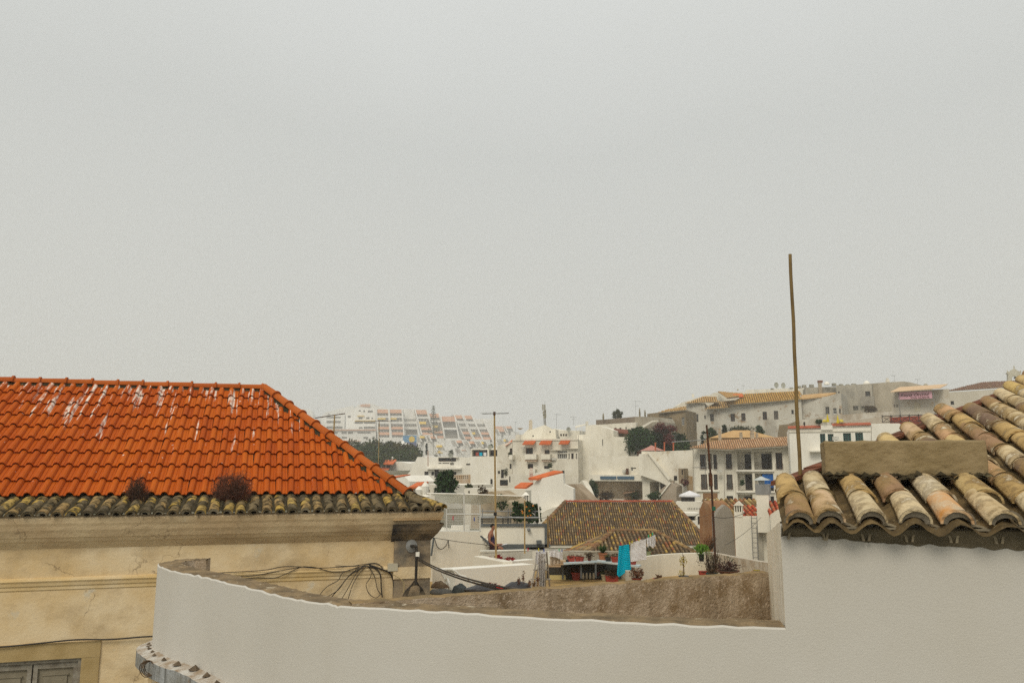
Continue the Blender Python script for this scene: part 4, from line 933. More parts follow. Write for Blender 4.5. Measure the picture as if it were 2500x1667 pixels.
cloth('lace_trousers', 'long crumpled off white trousers hanging down the stepladder', 'trousers', [(1313, 1352), (1322, 1350), (1331, 1352)], (mm(72, 20), mm(80, 20)), lace, 19.35, amp=.05, taper=.62, hem=.05, rows=24)
cloth('white_towel', 'white towel folded over the line beside the lacy blouse', 'towel', [(1341, 1343), (1355, 1341), (1373, 1344)], (mm(14), mm(22)), wf_, 22.5, amp=.02)
cloth('beige_cloth', 'beige cloth hanging just under the white towel', 'cloth', [(1342, 1354), (1355, 1356), (1368, 1362)], (mm(26), mm(14)), M('beige_fabric', (.52, .43, .33), (.44, .36, .27), 4), 22.6, amp=.02)
def line(label, pts, r=.004, mat=None, sag=0, name='clothesline', cat='clothesline'):
    q = [P(*p) for p in pts]
    if sag: q = [q[0].lerp(q[1], t / 8) - Vector((0, 0, sag * 4 * (t / 8) * (1 - t / 8))) for t in range(9)]
    mb = MB(); mb.tube(q, r, 4); return tag(mb.build(name, mat or cab), label, cat)
line('clothesline rising from the turquoise dress to the small white garment', [(1505, 1333, 22), (1536, 1328, 22), (1577, 1314, 22), (1604, 1302, 22), (1745, 1250, 24.3)])
line('clothesline crossing above the stepladder and the white towel', [(1172, 1351, 22), (1305, 1343, 20), (1340, 1342, 22), (1375, 1344, 22.6), (1470, 1352, 24)])
pegc = {'yellow': M('yellow_peg', (.6, .5, .03), bump=0), 'red': M('red_peg', (.5, .02, .06), bump=0), 'green': M('green_peg', (.05, .4, .2), bump=0), 'blue': M('blue_peg', (.03, .08, .35), bump=0)}
for i, (x, y, Y, c) in enumerate(((1315, 1341, 19.4, 'yellow'), (1289, 1341, 19.6, 'red'), (1516, 1327, 21.9, 'red'), (1537, 1325, 21.9, 'yellow'), (1543, 1323, 21.9, 'yellow'), (1560, 1317, 21.9, 'yellow'), (1583, 1308, 21.9, 'green'), (1588, 1306, 21.9, 'yellow'), (1593, 1303, 21.9, 'green'), (1328, 1343, 19.4, 'blue'), (1365, 1342, 22.4, 'green'), (1372, 1343, 22.4, 'blue'))):
    mb = MB(); p = P(x, y, Y); mb.box(p, (.022, .03, .07)); 
    tag(mb.build('clothes_peg', pegc[c]), f'{c} clothes peg ' + ('at the ' + ('stepladder laundry' if Y < 20 else 'white towel') if x < 1400 else ('over the turquoise dress' if x < 1538 else 'near the turquoise dress' if x < 1550 else 'midway along the white sheet' if x < 1565 else {1583: 'at the low end of', 1588: 'in the middle of', 1593: 'at the high end of'}[x] + ' the small white garment')), 'clothes peg', 'pegs of the ' + c + ' kind')
# left yard: low white walls
Fa = Fac(1083, 1391, 20.3, 1305, 1376, 22.4)
wallthing('long low white wall behind the plastic chair', Fa, [(1083, 1391), (1180, 1385), (1303, 1377)], 1450, .45, white2)
Fb = Fac(1156, 1358, 23.5, 1228, 1372, 22.2)
wallthing('short stained wall stub rising behind the long low white wall', Fb, [(1156, 1357), (1190, 1364), (1228, 1371)], 1392, .3, worn)
Fc = Fac(1226, 1372, 22.8, 1306, 1365, 24.0)
wallthing('bright wall end just behind the stepladder', Fc, [(1228, 1372), (1306, 1365)], 1392, .3, white2)
Fd = Fac(1052, 1310, 25.0, 1174, 1300, 26.0)
building('stair_house', 'tall blank white wall block beneath the wire cage', 'building', Fd, [(1052, 1312), (1066, 1297), (1172, 1297)], 1440, 3.5, (), white)
Fe = Fac(1172, 1345, 28, 1300, 1345, 30)
wallthing('white wall strip behind the stairs with a red cloth before it', Fe, [(1174, 1345), (1300, 1342)], 1385, .4, white)
mb = MB(); leafball(mb, P(1214, 1363, 23.3), .16, .12, .045, 40, .12); leafball(mb, P(1242, 1365, 23.2), .11, .1, .04, 30, .1); tag(mb.build('red_rag', M('red_rag', (.30, .02, .02), (.2, .015, .015), 5)), 'crumpled red rags lying on the white wall', 'rags')
# clutter behind the brown wall
c = P(1110, 1448, 19.3)
ch = thing('plastic_chair', 'white moulded plastic garden chair behind the brown wall', 'chair', c - Vector((0, 0, .25)))
chm = M('white_plastic', (.74, .72, .64), rough=.45, bump=0)
bk = smooth_path([P(x, y, 19.5) for x, y in ((1094, 1442), (1084, 1410), (1078, 1398), (1085, 1391), (1100, 1390), (1112, 1394), (1122, 1403), (1136, 1408), (1141, 1420), (1144, 1445))], 5)
mb = MB(); mb.tube(bk, .026, 6); mb.build('back_frame', chm, ch)
mb = MB(); mb.add([P(x, y, 19.53) for x, y in ((1094, 1440), (1083, 1400), (1090, 1392), (1104, 1391), (1110, 1398), (1110, 1440))] + [P(x, y, 19.57) for x, y in ((1094, 1440), (1083, 1400), (1090, 1392), (1104, 1391), (1110, 1398), (1110, 1440))], [tuple(range(6)), tuple(range(11, 5, -1))] + [(i, (i + 1) % 6, 6 + (i + 1) % 6, 6 + i) for i in range(6)]); mb.build('back_panel', chm, ch)
mb = MB(); mb.box(P(1117, 1446, 19.2), (.52, .5, .03)); mb.build('seat', chm, ch)
for x, dy in ((1092, -.2), (1143, -.2), (1097, .25), (1140, .25)): mb = MB(); mb.tube([P(x, 1446, 19.2 + dy), P(x, 1446, 19.2 + dy) - Vector((0, 0, .42))], .022, 5, .016); mb.build('leg', chm, ch)
for s_ in (1088, 1143): mb = MB(); mb.tube(smooth_path([P(s_, 1416, 19.5), P(s_ + 4, 1412, 19.2), P(s_ + 8, 1424, 18.95), P(s_ + 8, 1446, 18.95)], 3), .02, 5); mb.build('armrest', chm, ch)
def heap(name, label, cat, x, y, Y, rx, rz, mat, seed):
    mb = MB(); c = P(x, y, Y); n = 14; m = 8; vs = []
    for j in range(m + 1):
        for i in range(n):
            th = i * math.tau / n; ph = j / m * math.pi / 2; r = math.cos(ph) * (1 + .35 * noise.noise(Vector((math.cos(th) * 1.5, math.sin(th) * 1.5, seed + ph)))); vs.append(c + Vector((rx * r * math.cos(th), rx * .6 * r * math.sin(th), rz * math.sin(ph) * (1 + .3 * noise.noise(Vector((th, ph * 2, seed)))))))
    mb.add(vs, [(j * n + i, j * n + (i + 1) % n, (j + 1) * n + (i + 1) % n, (j + 1) * n + i) for j in range(m) for i in range(n)]); return tag(mb.build(name, mat, smooth=True), label, cat)
bagm = M('black_plastic_bag', (.03, .03, .032), (.055, .05, .05), 8, rough=.35, bump=.6, bscale=10)
heap('rubbish_bag', 'dark grey sack slumped against the plastic chair', 'bag', 1122, 1450, 18.6, .19, .22, M('grey_sack', (.08, .09, .09), (.05, .06, .06), 9, bump=.7), 1)
heap('rubbish_bag', 'long black plastic sack with red leaves on it', 'bag', 1180, 1444, 18.3, .38, .16, bagm, 2)
heap('rubbish_bag', 'black sheeting heaped before the stepladder', 'bag', 1262, 1437, 18.4, .34, .15, bagm, 3)
heap('red_bag', 'scrap of bright red plastic poking up from the sacks', 'bag', 1218, 1438, 18.1, .08, .09, M('bright_red_plastic', (.55, .015, .02), rough=.4, bump=0), 4)
heap('rusty_basin', 'rusty basin full of junk near the dark pilaster', 'basin', 1073, 1434, 18.9, .22, .13, M('rusty_junk', (.12, .07, .04), (.2, .15, .09), 9, bump=1), 5)
heap('grey_tarpaulin', 'grey tarpaulin spread on the floor near the dark pilaster', 'tarpaulin', 1076, 1448, 18.5, .30, .10, M('grey_tarp', (.10, .095, .085), (.16, .15, .13), 6, bump=.6), 6)
shrub('dry_plant', 'rust red leafy plant lying on the black sack', P(1200, 1430, 18.3), .18, .1, .07, 160, .045, 'bloom', 6)
for i, (x, y, h) in enumerate(((1278, 1409, .17), (1267, 1421, .13), (1313, 1422, .14), (1293, 1425, .10), (1304, 1428, .08))):
    shrub('rusty_stalk', ['tallest rusty flower spike below the low white wall', 'rusty flower spike just in front of the tallest one', 'rusty spike in front of the stepladder foot', 'thin rusty spike against the stepladder leg', 'shortest rusty spike by the stepladder'][i], P(x, y, 18.3), .035, .03, h * .9, 70, .035, 'rusty', 2, 'plant', up=2)
# wire cage and shade cloth above the stair house
cg = thing('wire_cage', 'white wire mesh cage standing on the tall blank wall', 'cage', Fd.p(1132, 1297, .5)); cgm = M('white_wire', (.66, .65, .6), bump=0)
mb = MB()
for a, b in (((1090, 1228), (1090, 1296)), ((1172, 1232), (1172, 1296)), ((1133, 1203), (1133, 1296)), ((1090, 1255), (1172, 1255)), ((1072, 1296), (1174, 1296))): mb.tube([Fd.p(*a, .1), Fd.p(*b, .1)], .022, 5)
mb.build('frame', cgm, cg); mb = MB()
for i in range(1, 24): mb.tube([Fd.p(1082 + 3.8 * i, 1228, .1), Fd.p(1082 + 3.8 * i, 1296, .1)], .0055, 3, cap=False)
for i in range(16): mb.tube([Fd.p(1088, 1232 + 4.1 * i, .1), Fd.p(1172, 1232 + 4.1 * i, .1)], .0055, 3, cap=False)
tag(mb.build('mesh_panel', cgm, cg), kind='stuff'); mb = MB()
for i in range(14): mb.tube([Fd.p(1172, 1234 + 4.4 * i, .1), Fd.p(1178, 1236 + 4.2 * i, 1.6)], .0055, 3, cap=False)
tag(mb.build('mesh_panel', cgm, cg), kind='stuff')
mb = MB(); mb.box(Fd.p(1125, 1288, .8), (.6, .3, .16)); tag(mb.build('storage_box', white2), 'white box on the floor inside the wire cage', 'box')
netm = bpy.data.materials.new('shade_netting'); netm.use_nodes = True; ntt = netm.node_tree; b_ = ntt.nodes['Principled BSDF']; b_.inputs['Base Color'].default_value = (.66, .68, .64, 1); b_.inputs['Alpha'].default_value = .86; b_.inputs['Roughness'].default_value = .9
mb = MB(); F_ = Fac(1049, 1204, 26.5, 1280, 1211, 26.5)
up_ = [F_.p(1049, 1204, 0), F_.p(1110, 1205.5, .1), F_.p(1180, 1208, .1), F_.p(1276, 1211, 0)]; lo_ = [F_.p(1052, 1205.5, .7), F_.p(1092, 1227, .9), F_.p(1171, 1232, .9), F_.p(1268, 1217, .7)]
for i in range(3): mb.quad(lo_[i], lo_[i + 1], up_[i + 1], up_[i])
tag(mb.build('shade_sail', netm), 'pale green shade netting stretched above the wire cage', 'shade sail')
line('white rope edging the shade netting', [(1042, 1204, 26.4), (1110, 1205, 26.4), (1280, 1211, 26.4)], .02, white2, name='rope', cat='rope')
mb = MB(); mb.tube([P(1051, 1205, 26.4), P(1051, 1224, 26.4)], .03, 5); tag(mb.build('sail_post', white2), 'white post holding the end of the shade netting', 'post')
for x, y, c in ((1106, 1264, 'red'), (1158, 1267, 'blue')): mb = MB(); mb.box(Fd.p(x, y, .04), (.03, .03, .12)); tag(mb.build('clothes_peg', pegc[c]), f'{c} peg clipped to the wire cage', 'clothes peg')
br = thing('wall_bracket', 'dark bracket post with a looped wire on the blank white wall', 'bracket', Fd.p(1054, 1356, -.1)); mb = MB(); mb.tube([Fd.p(1059, 1313, -.1), Fd.p(1053, 1356, -.1)], .03, 5); mb.build('post', grey_p, br)
mb = MB(); mb.tube(smooth_path([Fd.p(1061, 1314, -.08), Fd.p(1067, 1333, -.08), Fd.p(1078, 1340, -.08), Fd.p(1090, 1330, -.08), Fd.p(1094, 1318, -.08), Fd.p(1096, 1337, -.08)], 4), .012, 4); mb.build('loop', cab, br)
line('thin wire crossing the blank white wall towards the stairs', [(1056, 1312, 24.9), (1120, 1322, 25.2), (1200, 1331, 26.2)], .008)
# masts in front
def mast(label, pts, r, mat, extra=None, name='antenna_mast', cat='antenna'):
    b = P(*pts[0]); t = thing(name, label, cat, b); mb = MB(); q = [P(*p) for p in pts]; mb.tube(q, r, 6, r * .85); mb.build('mast', mat, t)
    if extra: extra(t, q[-1])
    return t
def yagi(L=.9, n=7, w=.35, yaw=0, mat=None, r=.008, tilt=0):
    def f(t, top):
        d = Vector((math.cos(yaw), math.sin(yaw), tilt)); s = Vector((-math.sin(yaw), math.cos(yaw), 0)); mb = MB(); mb.tube([top - d * L * .35, top + d * L * .65], r, 4)
        for i in range(n): c = top + d * L * (-.3 + .9 * i / (n - 1)); k = w * (1 - .4 * i / n); mb.tube([c - s * k, c + s * k], r * .6, 3)
        mb.build('boom', mat or galv, t)
    return f
def am(t, top):
    mb = MB(); mb.box(top, (.07, .07, .09)); mb.build('clamp', rust, t)
    mb = MB(); mb.tube([top + Vector((-.34, -.2, -.03)), top + Vector((.42, .2, .03))], .009, 4)
    for i in range(6): c = top + Vector((-.3 + .12 * i, -.16 + .07 * i, 0)); mb.tube([c - Vector((-.1, .2, 0)), c + Vector((-.1, .2, 0))], .005, 3)
    mb.build('aerial', galv, t)
mast('tall yellowed television mast with a flat aerial behind the stairs', [(1211, 1362, 22.8), (1209, 1180, 22.8), (1207, 1009, 22.8)], .032, ypole, am)
mb = MB(); mb.box(P(1209, 1254, 22.7), (.09, .09, .09)); tag(mb.build('amplifier_box', blk), 'small black box clamped on the tall television mast', 'box')
mast('thin yellowed pole standing before the grey trimmed building', [(1281, 1351, 24), (1281, 1221, 24)], .024, ypole, name='pole', cat='pole')
mast('short rusty pole at the corner of the grey trimmed building', [(1338, 1336, 27), (1337, 1258, 27)], .03, bamboo, name='pole', cat='pole')
def ip(t, top):
    for z, mt, s in ((1165, rust, (.085, .085, .3)),): mb = MB(); mb.box(P(1735, 1172, 20.6), s); mb.build('sleeve', mt, t)
    mb = MB(); mb.box(P(1743, 1241, 20.5), (.075, .05, .10)); mb.build('green_tag', M('green_tag', (.03, .13, .08), bump=0), t)
    mb = MB(); mb.tube([P(1691, 1141, 20.6), P(1731, 1140, 20.6)], .008, 4); mb.tube([P(1722, 1060, 20.6), P(1722, 1190, 20.6)], .006, 4); mb.build('stay', galv, t)
mast('black rusty iron pole leaning slightly on the terrace corner', [(1748, 1395, 20.6), (1738, 1200, 20.6), (1725, 1037, 20.6)], .029, rust, ip, 'iron_pole', 'pole')
# ================================================================== HOUSES BELOW AND BEYOND THE TERRACE
def loggia(F, x0, y0, x1, y1, parent, holes, doors=(), deep=1.3, railh=None, railing=True):
    u0, z0, u1, z1 = F.rect(x0, y0, x1, y1); holes.append((u0, z0, u1, z1, deep, True))
    for dx0, dy0, dx1, dy1, m in doors:
        r = F.rect(dx0, dy0, dx1, dy1); mb = MB(); F.boxuz(mb, r[0], max(r[1], z0 + .02), r[2], min(r[3], z1 - .05), deep - .06, deep - .01); mb.build('balcony_door', m, parent)
    if railing: rail(F, x0, railh or (y0 + (y1 - y0) * .62), x1, y1 - 1, parent, .05)
# --- grey trimmed building with the reading man
Fg = Fac(1172, 1280, 33, 1336, 1280, 33)
gt = building('trimmed_building', 'white building with grey painted edges behind the stairs', 'building', Fg, [(1172, 1279.5), (1336, 1279.5)], 1400, .3, [(1287, 1335.5, 1329, 1341.5, 'n', .3)], white)
for n_, r_ in (('top_band', (1172, 1278, 1336.4, 1284.5)), ('edge_band', (1329.5, 1284.6, 1336.4, 1335)), ('base_band', (1208, 1328, 1344, 1335.2)), ('base_band', (1212, 1335.4, 1286, 1341)), ('vent_box', (1310, 1319, 1322, 1327.8))):
    mb = MB(); Fg.box(mb, *r_, -.06 if n_ != 'vent_box' else -.25, .02); mb.build(n_, grey_p, gt)
mb = MB(); a = [Fg.uz(1172, 1303), Fg.uz(1178, 1303), Fg.uz(1236, 1353), Fg.uz(1226, 1353)]
mb.add([Fg.w(u, z, d) for d in (-.9, -.8) for u, z in a], [(3, 2, 1, 0), (4, 5, 6, 7)] + [(i, (i + 1) % 4, 4 + (i + 1) % 4, 4 + i) for i in range(4)]); mb.build('stair_band', grey_p, gt)
mb = MB(); mb.lathe(Fg.p(1291, 1297, -.12), [(.03, 0), (.07, .03), (.07, .11), (.03, .14)], 8); mb.build('wall_lamp', galv, gt)
mb = MB(); a = Fg.rect(1172, 1279.5, 1336, 1400, .31); Fg.boxuz(mb, a[0], a[1], a[2], a[3] - .6, .31, 6); mb.build('terrace_slab', grey_r, gt)
stp = MB()
for k in range(9): stp.box(Fg.p(1182 + k * 6, 1316 + k * 5, -.45), (.11, .75, .16))
stp.build('stair', white, gt)
# --- roof terrace on top of it
ty = 37
mb = MB(); mb.tube([P(1172, 1247, ty), P(1320, 1248, ty)], .025, 5); [mb.tube([P(x, 1241, ty), P(x, 1278, ty)], .02, 4) for x in (1178, 1241, 1247, 1306)]; mb.tube([P(1172, 1263, 36), P(1316, 1263, 36)], .04, 4)
tag(mb.build('terrace_railing', galv), 'grey metal railing on the roof terrace above the reading man', 'railing')
tb = thing('terrace_table', 'long grey slatted terrace table and bench in front of the citrus trees', 'table', P(1210, 1279, 36.5))
for y, n_ in ((1262, 'tabletop'), (1268, 'bench_slat'), (1273, 'bench_slat')): mb = MB(); mb.box(P(1208, y, 36.5), (1.5, .5 if n_ == 'tabletop' else .12, .05)); mb.build(n_, grey_p, tb)
for x in (1176, 1228, 1240): mb = MB(); mb.box(P(x, 1271, 36.5), (.05, .06, .3)); mb.build('leg', iron, tb)
mb = MB(); mb.box(P(1190, 1257, 39), (.9, .5, .12)); tag(mb.build('cushion_box', M('pale_cushion', (.5, .48, .42))), 'pale cushion on the roof terrace behind the railing', 'cushion')
def tree(name, label, x, yb, yt, wpx, Y, pm, n=700, s=None, cat='tree', group=None, lobes=9, trunk=.3, ratio=.6, shape=1.0, zb=None):
    c = P(x, yb, Y); H = P(x, yt, Y).z - c.z; Wd = wpx / FPX * Y / 2; t = thing(name, label, cat, c, group)
    mb = MB(); mb.tube(smooth_path([c, c + Vector((Wd * .08, 0, H * .3)), c + Vector((0, 0, H * .7))], 3), max(.04, Wd * .07), 6, .03)
    for i in range(5): th = i * 1.3; mb.tube([c + Vector((0, 0, H * (.2 + .07 * i))), c + Vector((Wd * .55 * math.cos(th), Wd * .5 * math.sin(th), H * (.45 + .1 * i)))], Wd * .035, 4, .02)
    mb.build('trunk', M('tree_bark', (.09, .07, .05), (.06, .045, .03), 2), t)
    mb = MB(); s = s or max(.1, Wd * .11)
    for i in range(lobes):
        th = i * 2.4 + random.random(); k = (i + .5) / lobes; zz = H * (trunk + (1 - trunk) * (.12 + .76 * k)); rr = Wd * (1 - abs(k - .42) * 1.1) * .55 * shape; rr = max(rr, 0)
        lc = c + Vector((math.cos(th) * rr, math.sin(th) * rr, zz)); lr = Wd * random.uniform(.36, .56) * (1 - .35 * k)
        leafball(mb, lc, lr, lr, lr * .75, n // lobes, s)
    mb.build('crown', LEAFM[pm], t); return t
for i, (x, yt, w, yb) in enumerate(((1262, 1220, 36, 1279), (1290, 1221, 40, 1280), (1311, 1227, 20, 1279))):
    tree('citrus_tree', ['leftmost of the three glossy citrus trees on the roof terrace', 'middle and widest citrus tree bearing oranges on the roof terrace', 'slimmest citrus tree of the roof terrace next to the white pole'][i], x, yb, yt, w, 36.6 + i * .3, 'deep', 800, .13, lobes=7, trunk=.05, group='citrus trees on the roof terrace')
mb = MB()
for i in range(7): mb.lathe(P(1264 + random.random() * 40, 1236 + random.random() * 26, 36.0), [(.02, 0), (.04, .02), (.04, .05), (.02, .07)], 6)
o = tag(mb.build('oranges', M('orange_fruit', (.55, .20, .03), bump=0)), 'ripe oranges among the leaves of the citrus trees', kind='stuff')
mast('white pole beside the slimmest citrus tree', [(1318, 1280, 37), (1313, 1208, 37)], .035, white2, name='pole', cat='pole')
# --- man
pc = P(1203, 1330, 31.6)
man = thing('person', 'man in a dark vest with bare arms reading on the white stairs', 'person', pc - Vector((0, 0, .5)))
def skinned(name, verts, edges, radii, mat, parent, lv=2, rootv=0):
    me = bpy.data.meshes.new(name); me.from_pydata([Vector(v) - sub(parent) for v in verts], edges, []); o = bpy.data.objects.new(name, me); COL.objects.link(o); o.parent = parent; me.materials.append(mat); ORG[o.name] = sub(parent)
    m = o.modifiers.new('skin', 'SKIN'); m.use_smooth_shade = True
    for v, r in zip(me.skin_vertices[0].data, radii): v.radius = (r, r) if not isinstance(r, tuple) else r
    me.skin_vertices[0].data[rootv].use_root = True
    s_ = o.modifiers.new('s', 'SUBSURF'); s_.levels = lv; s_.render_levels = lv; return o
skin = M('tanned_skin', (.34, .15, .09), (.28, .12, .07), 6, rough=.6, bump=0)
H_ = lambda x, y, z: pc + Vector((x, y, z))
bv_ = [H_(0, 0, -.05), H_(-.02, 0, .12), H_(-.07, 0, .30), H_(-.08, .0, .46), H_(-.04, 0, .53), H_(.0, -.01, .58), H_(.02, -.01, .66), H_(.03, -.01, .74),
 H_(-.10, -.17, .43), H_(-.13, -.22, .16), H_(.10, -.20, -.02), H_(.26, -.14, .02), H_(-.09, .17, .43), H_(-.06, .24, .15), H_(.12, .14, -.02), H_(.28, .02, .03), H_(.0, -.10, -.08), H_(.36, -.12, -.10), H_(.38, -.12, -.48), H_(.0, .1, -.08), H_(.36, .12, -.12), H_(.38, .12, -.48), H_(.46, -.12, -.52), H_(.46, .12, -.52)]
be_ = [(0, 1), (1, 2), (2, 3), (3, 4), (4, 5), (5, 6), (6, 7), (3, 8), (8, 9), (9, 10), (10, 11), (3, 12), (12, 13), (13, 14), (14, 15), (0, 16), (16, 17), (17, 18), (0, 19), (19, 20), (20, 21), (18, 22), (21, 23)]
br_ = [.13, .12, .135, .13, .06, .055, .085, .075, .065, .05, .038, .03, .065, .05, .038, .03, .09, .065, .045, .09, .065, .045, .035, .035]
skinned('body', bv_, be_, br_, skin, man)
for s_ in (0, 1):
    b = bv_[11 if s_ == 0 else 15]; vs, es, rs = [b], [], [.022]
    for k, (dy, dz, l) in enumerate(((-.03, .0, .075), (-.012, .0, .085), (.01, .0, .08), (.03, -.003, .065), (-.045, .03, .05))):
        n_ = len(vs); vs += [b + Vector((.03, dy * .7, dz * .5)), b + Vector((.03 + l * .5, dy, dz)), b + Vector((.03 + l, dy, dz - .015))]; es += [(0, n_), (n_, n_ + 1), (n_ + 1, n_ + 2)]; rs += [.011, .009, .008]
    skinned('hand', vs, es, rs, skin, man, 1)
skinned('vest', [H_(0, 0, -.04), H_(-.02, 0, .12), H_(-.075, 0, .30), H_(-.08, 0, .44), H_(-.10, -.08, .485), H_(-.10, .08, .485)], [(0, 1), (1, 2), (2, 3), (3, 4), (3, 5)], [.15, .14, .155, .15, .06, .06], M('purple_navy_vest', (.10, .045, .085), (.03, .035, .07), 7, bump=.1), man)
skinned('shorts', [H_(0, 0, -.06), H_(.02, -.1, -.09), H_(.24, -.11, -.095), H_(.02, .1, -.09), H_(.24, .11, -.1)], [(0, 1), (1, 2), (0, 3), (3, 4)], [.15, .11, .09, .11, .09], M('dark_shorts', (.06, .025, .03)), man)
skinned('hair', [H_(.0, -.01, .70), H_(.02, -.01, .765), H_(-.02, -.01, .72)], [(0, 1), (0, 2)], [.085, .07, .075], M('dark_hair', (.02, .014, .01), bump=.3), man, 1)
mb = MB(); mb.box(H_(.115, -.01, .66), (.03, .03, .035)); mb.box(H_(.105, -.01, .62), (.01, .05, .012)); mb.build('nose_and_mouth', skin, man)
mb = MB(); [mb.box(H_(.098, dy - .01, .69), (.012, .022, .012)) for dy in (-.032, .032)]; mb.build('eyes', dark, man)
mb = MB(); mb.hexa([H_(.32, -.16, .0), H_(.56, -.16, .05), H_(.56, .08, .05), H_(.32, .08, .0)] + [H_(.32, -.16, .006), H_(.56, -.16, .056), H_(.56, .08, .056), H_(.32, .08, .006)]); tag(mb.build('open_book', wf_), 'pale open magazine held by the man on the stairs', 'magazine')
# --- two hipped roofs of old multicoloured barrel tiles
MIX = [(.24, .15, .07), (.15, .105, .06), (.27, .17, .07), (.19, .13, .07), (.36, .22, .07), (.13, .09, .055), (.25, .14, .07), (.22, .15, .08), (.44, .29, .08), (.17, .12, .065), (.30, .12, .055), (.25, .175, .09), (.15, .105, .06), (.32, .24, .14)]
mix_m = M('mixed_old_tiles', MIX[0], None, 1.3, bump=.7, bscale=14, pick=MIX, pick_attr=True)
redcap = M('red_ridge_tiles', (.38, .09, .045), (.30, .075, .04), 1, pick=[(.40, .09, .045), (.34, .075, .04), (.44, .12, .06)], pick_attr=True, spots=(.6, .5, .4), spot_scale=2, spot_lo=.66)
yelcap = M('yellowed_ridge_tiles', (.24, .15, .07), pick=[(.28, .18, .08), (.17, .11, .06), (.34, .22, .09), (.22, .12, .06)], pick_attr=True)
def hiproof(t, eave0, eave1, top, poly, pitch, rowlen, mat, skew=None, name='roof_tiles', amp=None):
    a, b, c = P(*eave0), P(*eave1), P(*top); SL = Slope(a, b - a, P(*skew[1]) - P(*skew[0])) if skew else slope3(a, b, c)
    tiled(name, SL, [SL.ab(*p) for p in poly], pitch, rowlen, mat, t, amp=amp); return SL
r1 = thing('brown_roofed_house', 'large house with a steep mixed brown barrel tile hip roof and red ridge', 'house', P(1530, 1400, 68))
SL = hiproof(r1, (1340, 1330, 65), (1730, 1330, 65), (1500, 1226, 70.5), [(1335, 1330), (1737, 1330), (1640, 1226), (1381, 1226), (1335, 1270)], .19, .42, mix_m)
capline('ridge_tiles', SL.w(*SL.ab(1378, 1226), .05), SL.w(*SL.ab(1643, 1226), .05), .14, .42, redcap, r1)
capline('hip_tiles', SL.w(*SL.ab(1328, 1279), .0), SL.w(*SL.ab(1381, 1225), .05), .16, .42, yelcap, r1); capline('hip_tiles', SL.w(*SL.ab(1738, 1331), .05), SL.w(*SL.ab(1640, 1225), .05), .13, .42, yelcap, r1)
F1 = Fac(1334, 1330, 65.2, 1740, 1330, 65.2); mb = MB(); F1.box(mb, 1334, 1329.5, 1740, 1420, .0, 9); mb.build('wall', white, r1)
mb = MB(); F1.box(mb, 1334, 1330, 1740, 1336, -.15, -.01); mb.build('eave_moulding', worn, r1)
mb = MB(); p = [SL.w(*SL.ab(1378, 1227), -.06), SL.w(*SL.ab(1643, 1227), -.06)]; mb.quad(p[0], p[1], p[1] + Vector((2, 5, -4)), p[0] + Vector((-2, 5, -4))); mb.build('back_slope', mix_m, r1)
r2 = thing('low_brown_roof_house', 'small house with a low brown hip roof right behind the laundry', 'house', P(1540, 1420, 46))
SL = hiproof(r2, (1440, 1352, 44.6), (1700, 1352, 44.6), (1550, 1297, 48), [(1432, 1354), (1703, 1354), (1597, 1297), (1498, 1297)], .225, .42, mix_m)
capline('ridge_tiles', SL.w(*SL.ab(1496, 1297), .05), SL.w(*SL.ab(1600, 1297), .05), .11, .42, yelcap, r2); capline('hip_tiles', SL.w(*SL.ab(1434, 1354), .04), SL.w(*SL.ab(1498, 1297), .05), .12, .42, yelcap, r2); capline('hip_tiles', SL.w(*SL.ab(1703, 1354), .04), SL.w(*SL.ab(1597, 1297), .05), .12, .42, yelcap, r2)
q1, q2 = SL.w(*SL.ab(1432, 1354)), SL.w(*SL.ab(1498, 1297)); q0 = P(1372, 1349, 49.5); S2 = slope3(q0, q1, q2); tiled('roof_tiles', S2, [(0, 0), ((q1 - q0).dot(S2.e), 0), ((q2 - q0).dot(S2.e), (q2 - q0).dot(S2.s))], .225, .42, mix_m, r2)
capline('hip_tiles', q0, q2, .10, .42, yelcap, r2)
mb = MB(); mb.add([q1 - Vector((0, -.2, .1)), SL.w(*SL.ab(1703, 1354)) - Vector((0, -.2, .1)), SL.w(*SL.ab(1703, 1354)) + Vector((0, .2, -3)), q1 + Vector((0, .2, -3)), q0 + Vector((.1, 0, -.1)), q0 + Vector((.1, 0, -3))], [(0, 1, 2, 3), (4, 0, 3, 5)]); mb.build('wall', white, r2)
# --- right group behind the iron pole
r3 = thing('ochre_walled_house', 'house with rust stained wall and yellowish barrel tiles behind the iron pole', 'house', P(1740, 1400, 41))
hiproof(r3, (1743, 1266, 40), (1860, 1266, 40), (1717, 1220, 43), [(1740, 1268), (1862, 1268), (1852, 1221), (1717, 1219.5)], .24, .42, M('yellow_mix_tiles', MIX[0], pick=[(.36, .25, .10), (.26, .17, .08), (.42, .30, .12), (.20, .13, .07), (.46, .33, .15), (.34, .15, .07)], pick_attr=True, bump=.6), skew=((1762, 1266, 40), (1722, 1220, 43)))
Fo = Fac(1707, 1240, 40, 1746, 1262, 39); wallbody(Fo, [(1707, 1246), (1717, 1222), (1728, 1229), (1746, 1264)], 1420, 1.2, [], r3, M('rusty_wall', (.34, .17, .08), (.24, .12, .06), .9, stain=(.40, .30, .18), stain_sv=(2, 2, .4), bump=.6))
building('gable_house', 'blank grey rendered gable wall between the iron pole and white chimney', 'building', Fac(1745, 1250, 33, 1793, 1250, 33), [(1745, 1262), (1757, 1243), (1770, 1232), (1783, 1242), (1791, 1262)], 1420, .5, (), M('grey_gable', (.34, .30, .25), (.28, .25, .2), .8, bump=.6, stain=(.22, .19, .15), stain_sv=(1.5, 1.5, .4)))
Fw = Fac(1792, 1250, 31.5, 1884, 1250, 31)
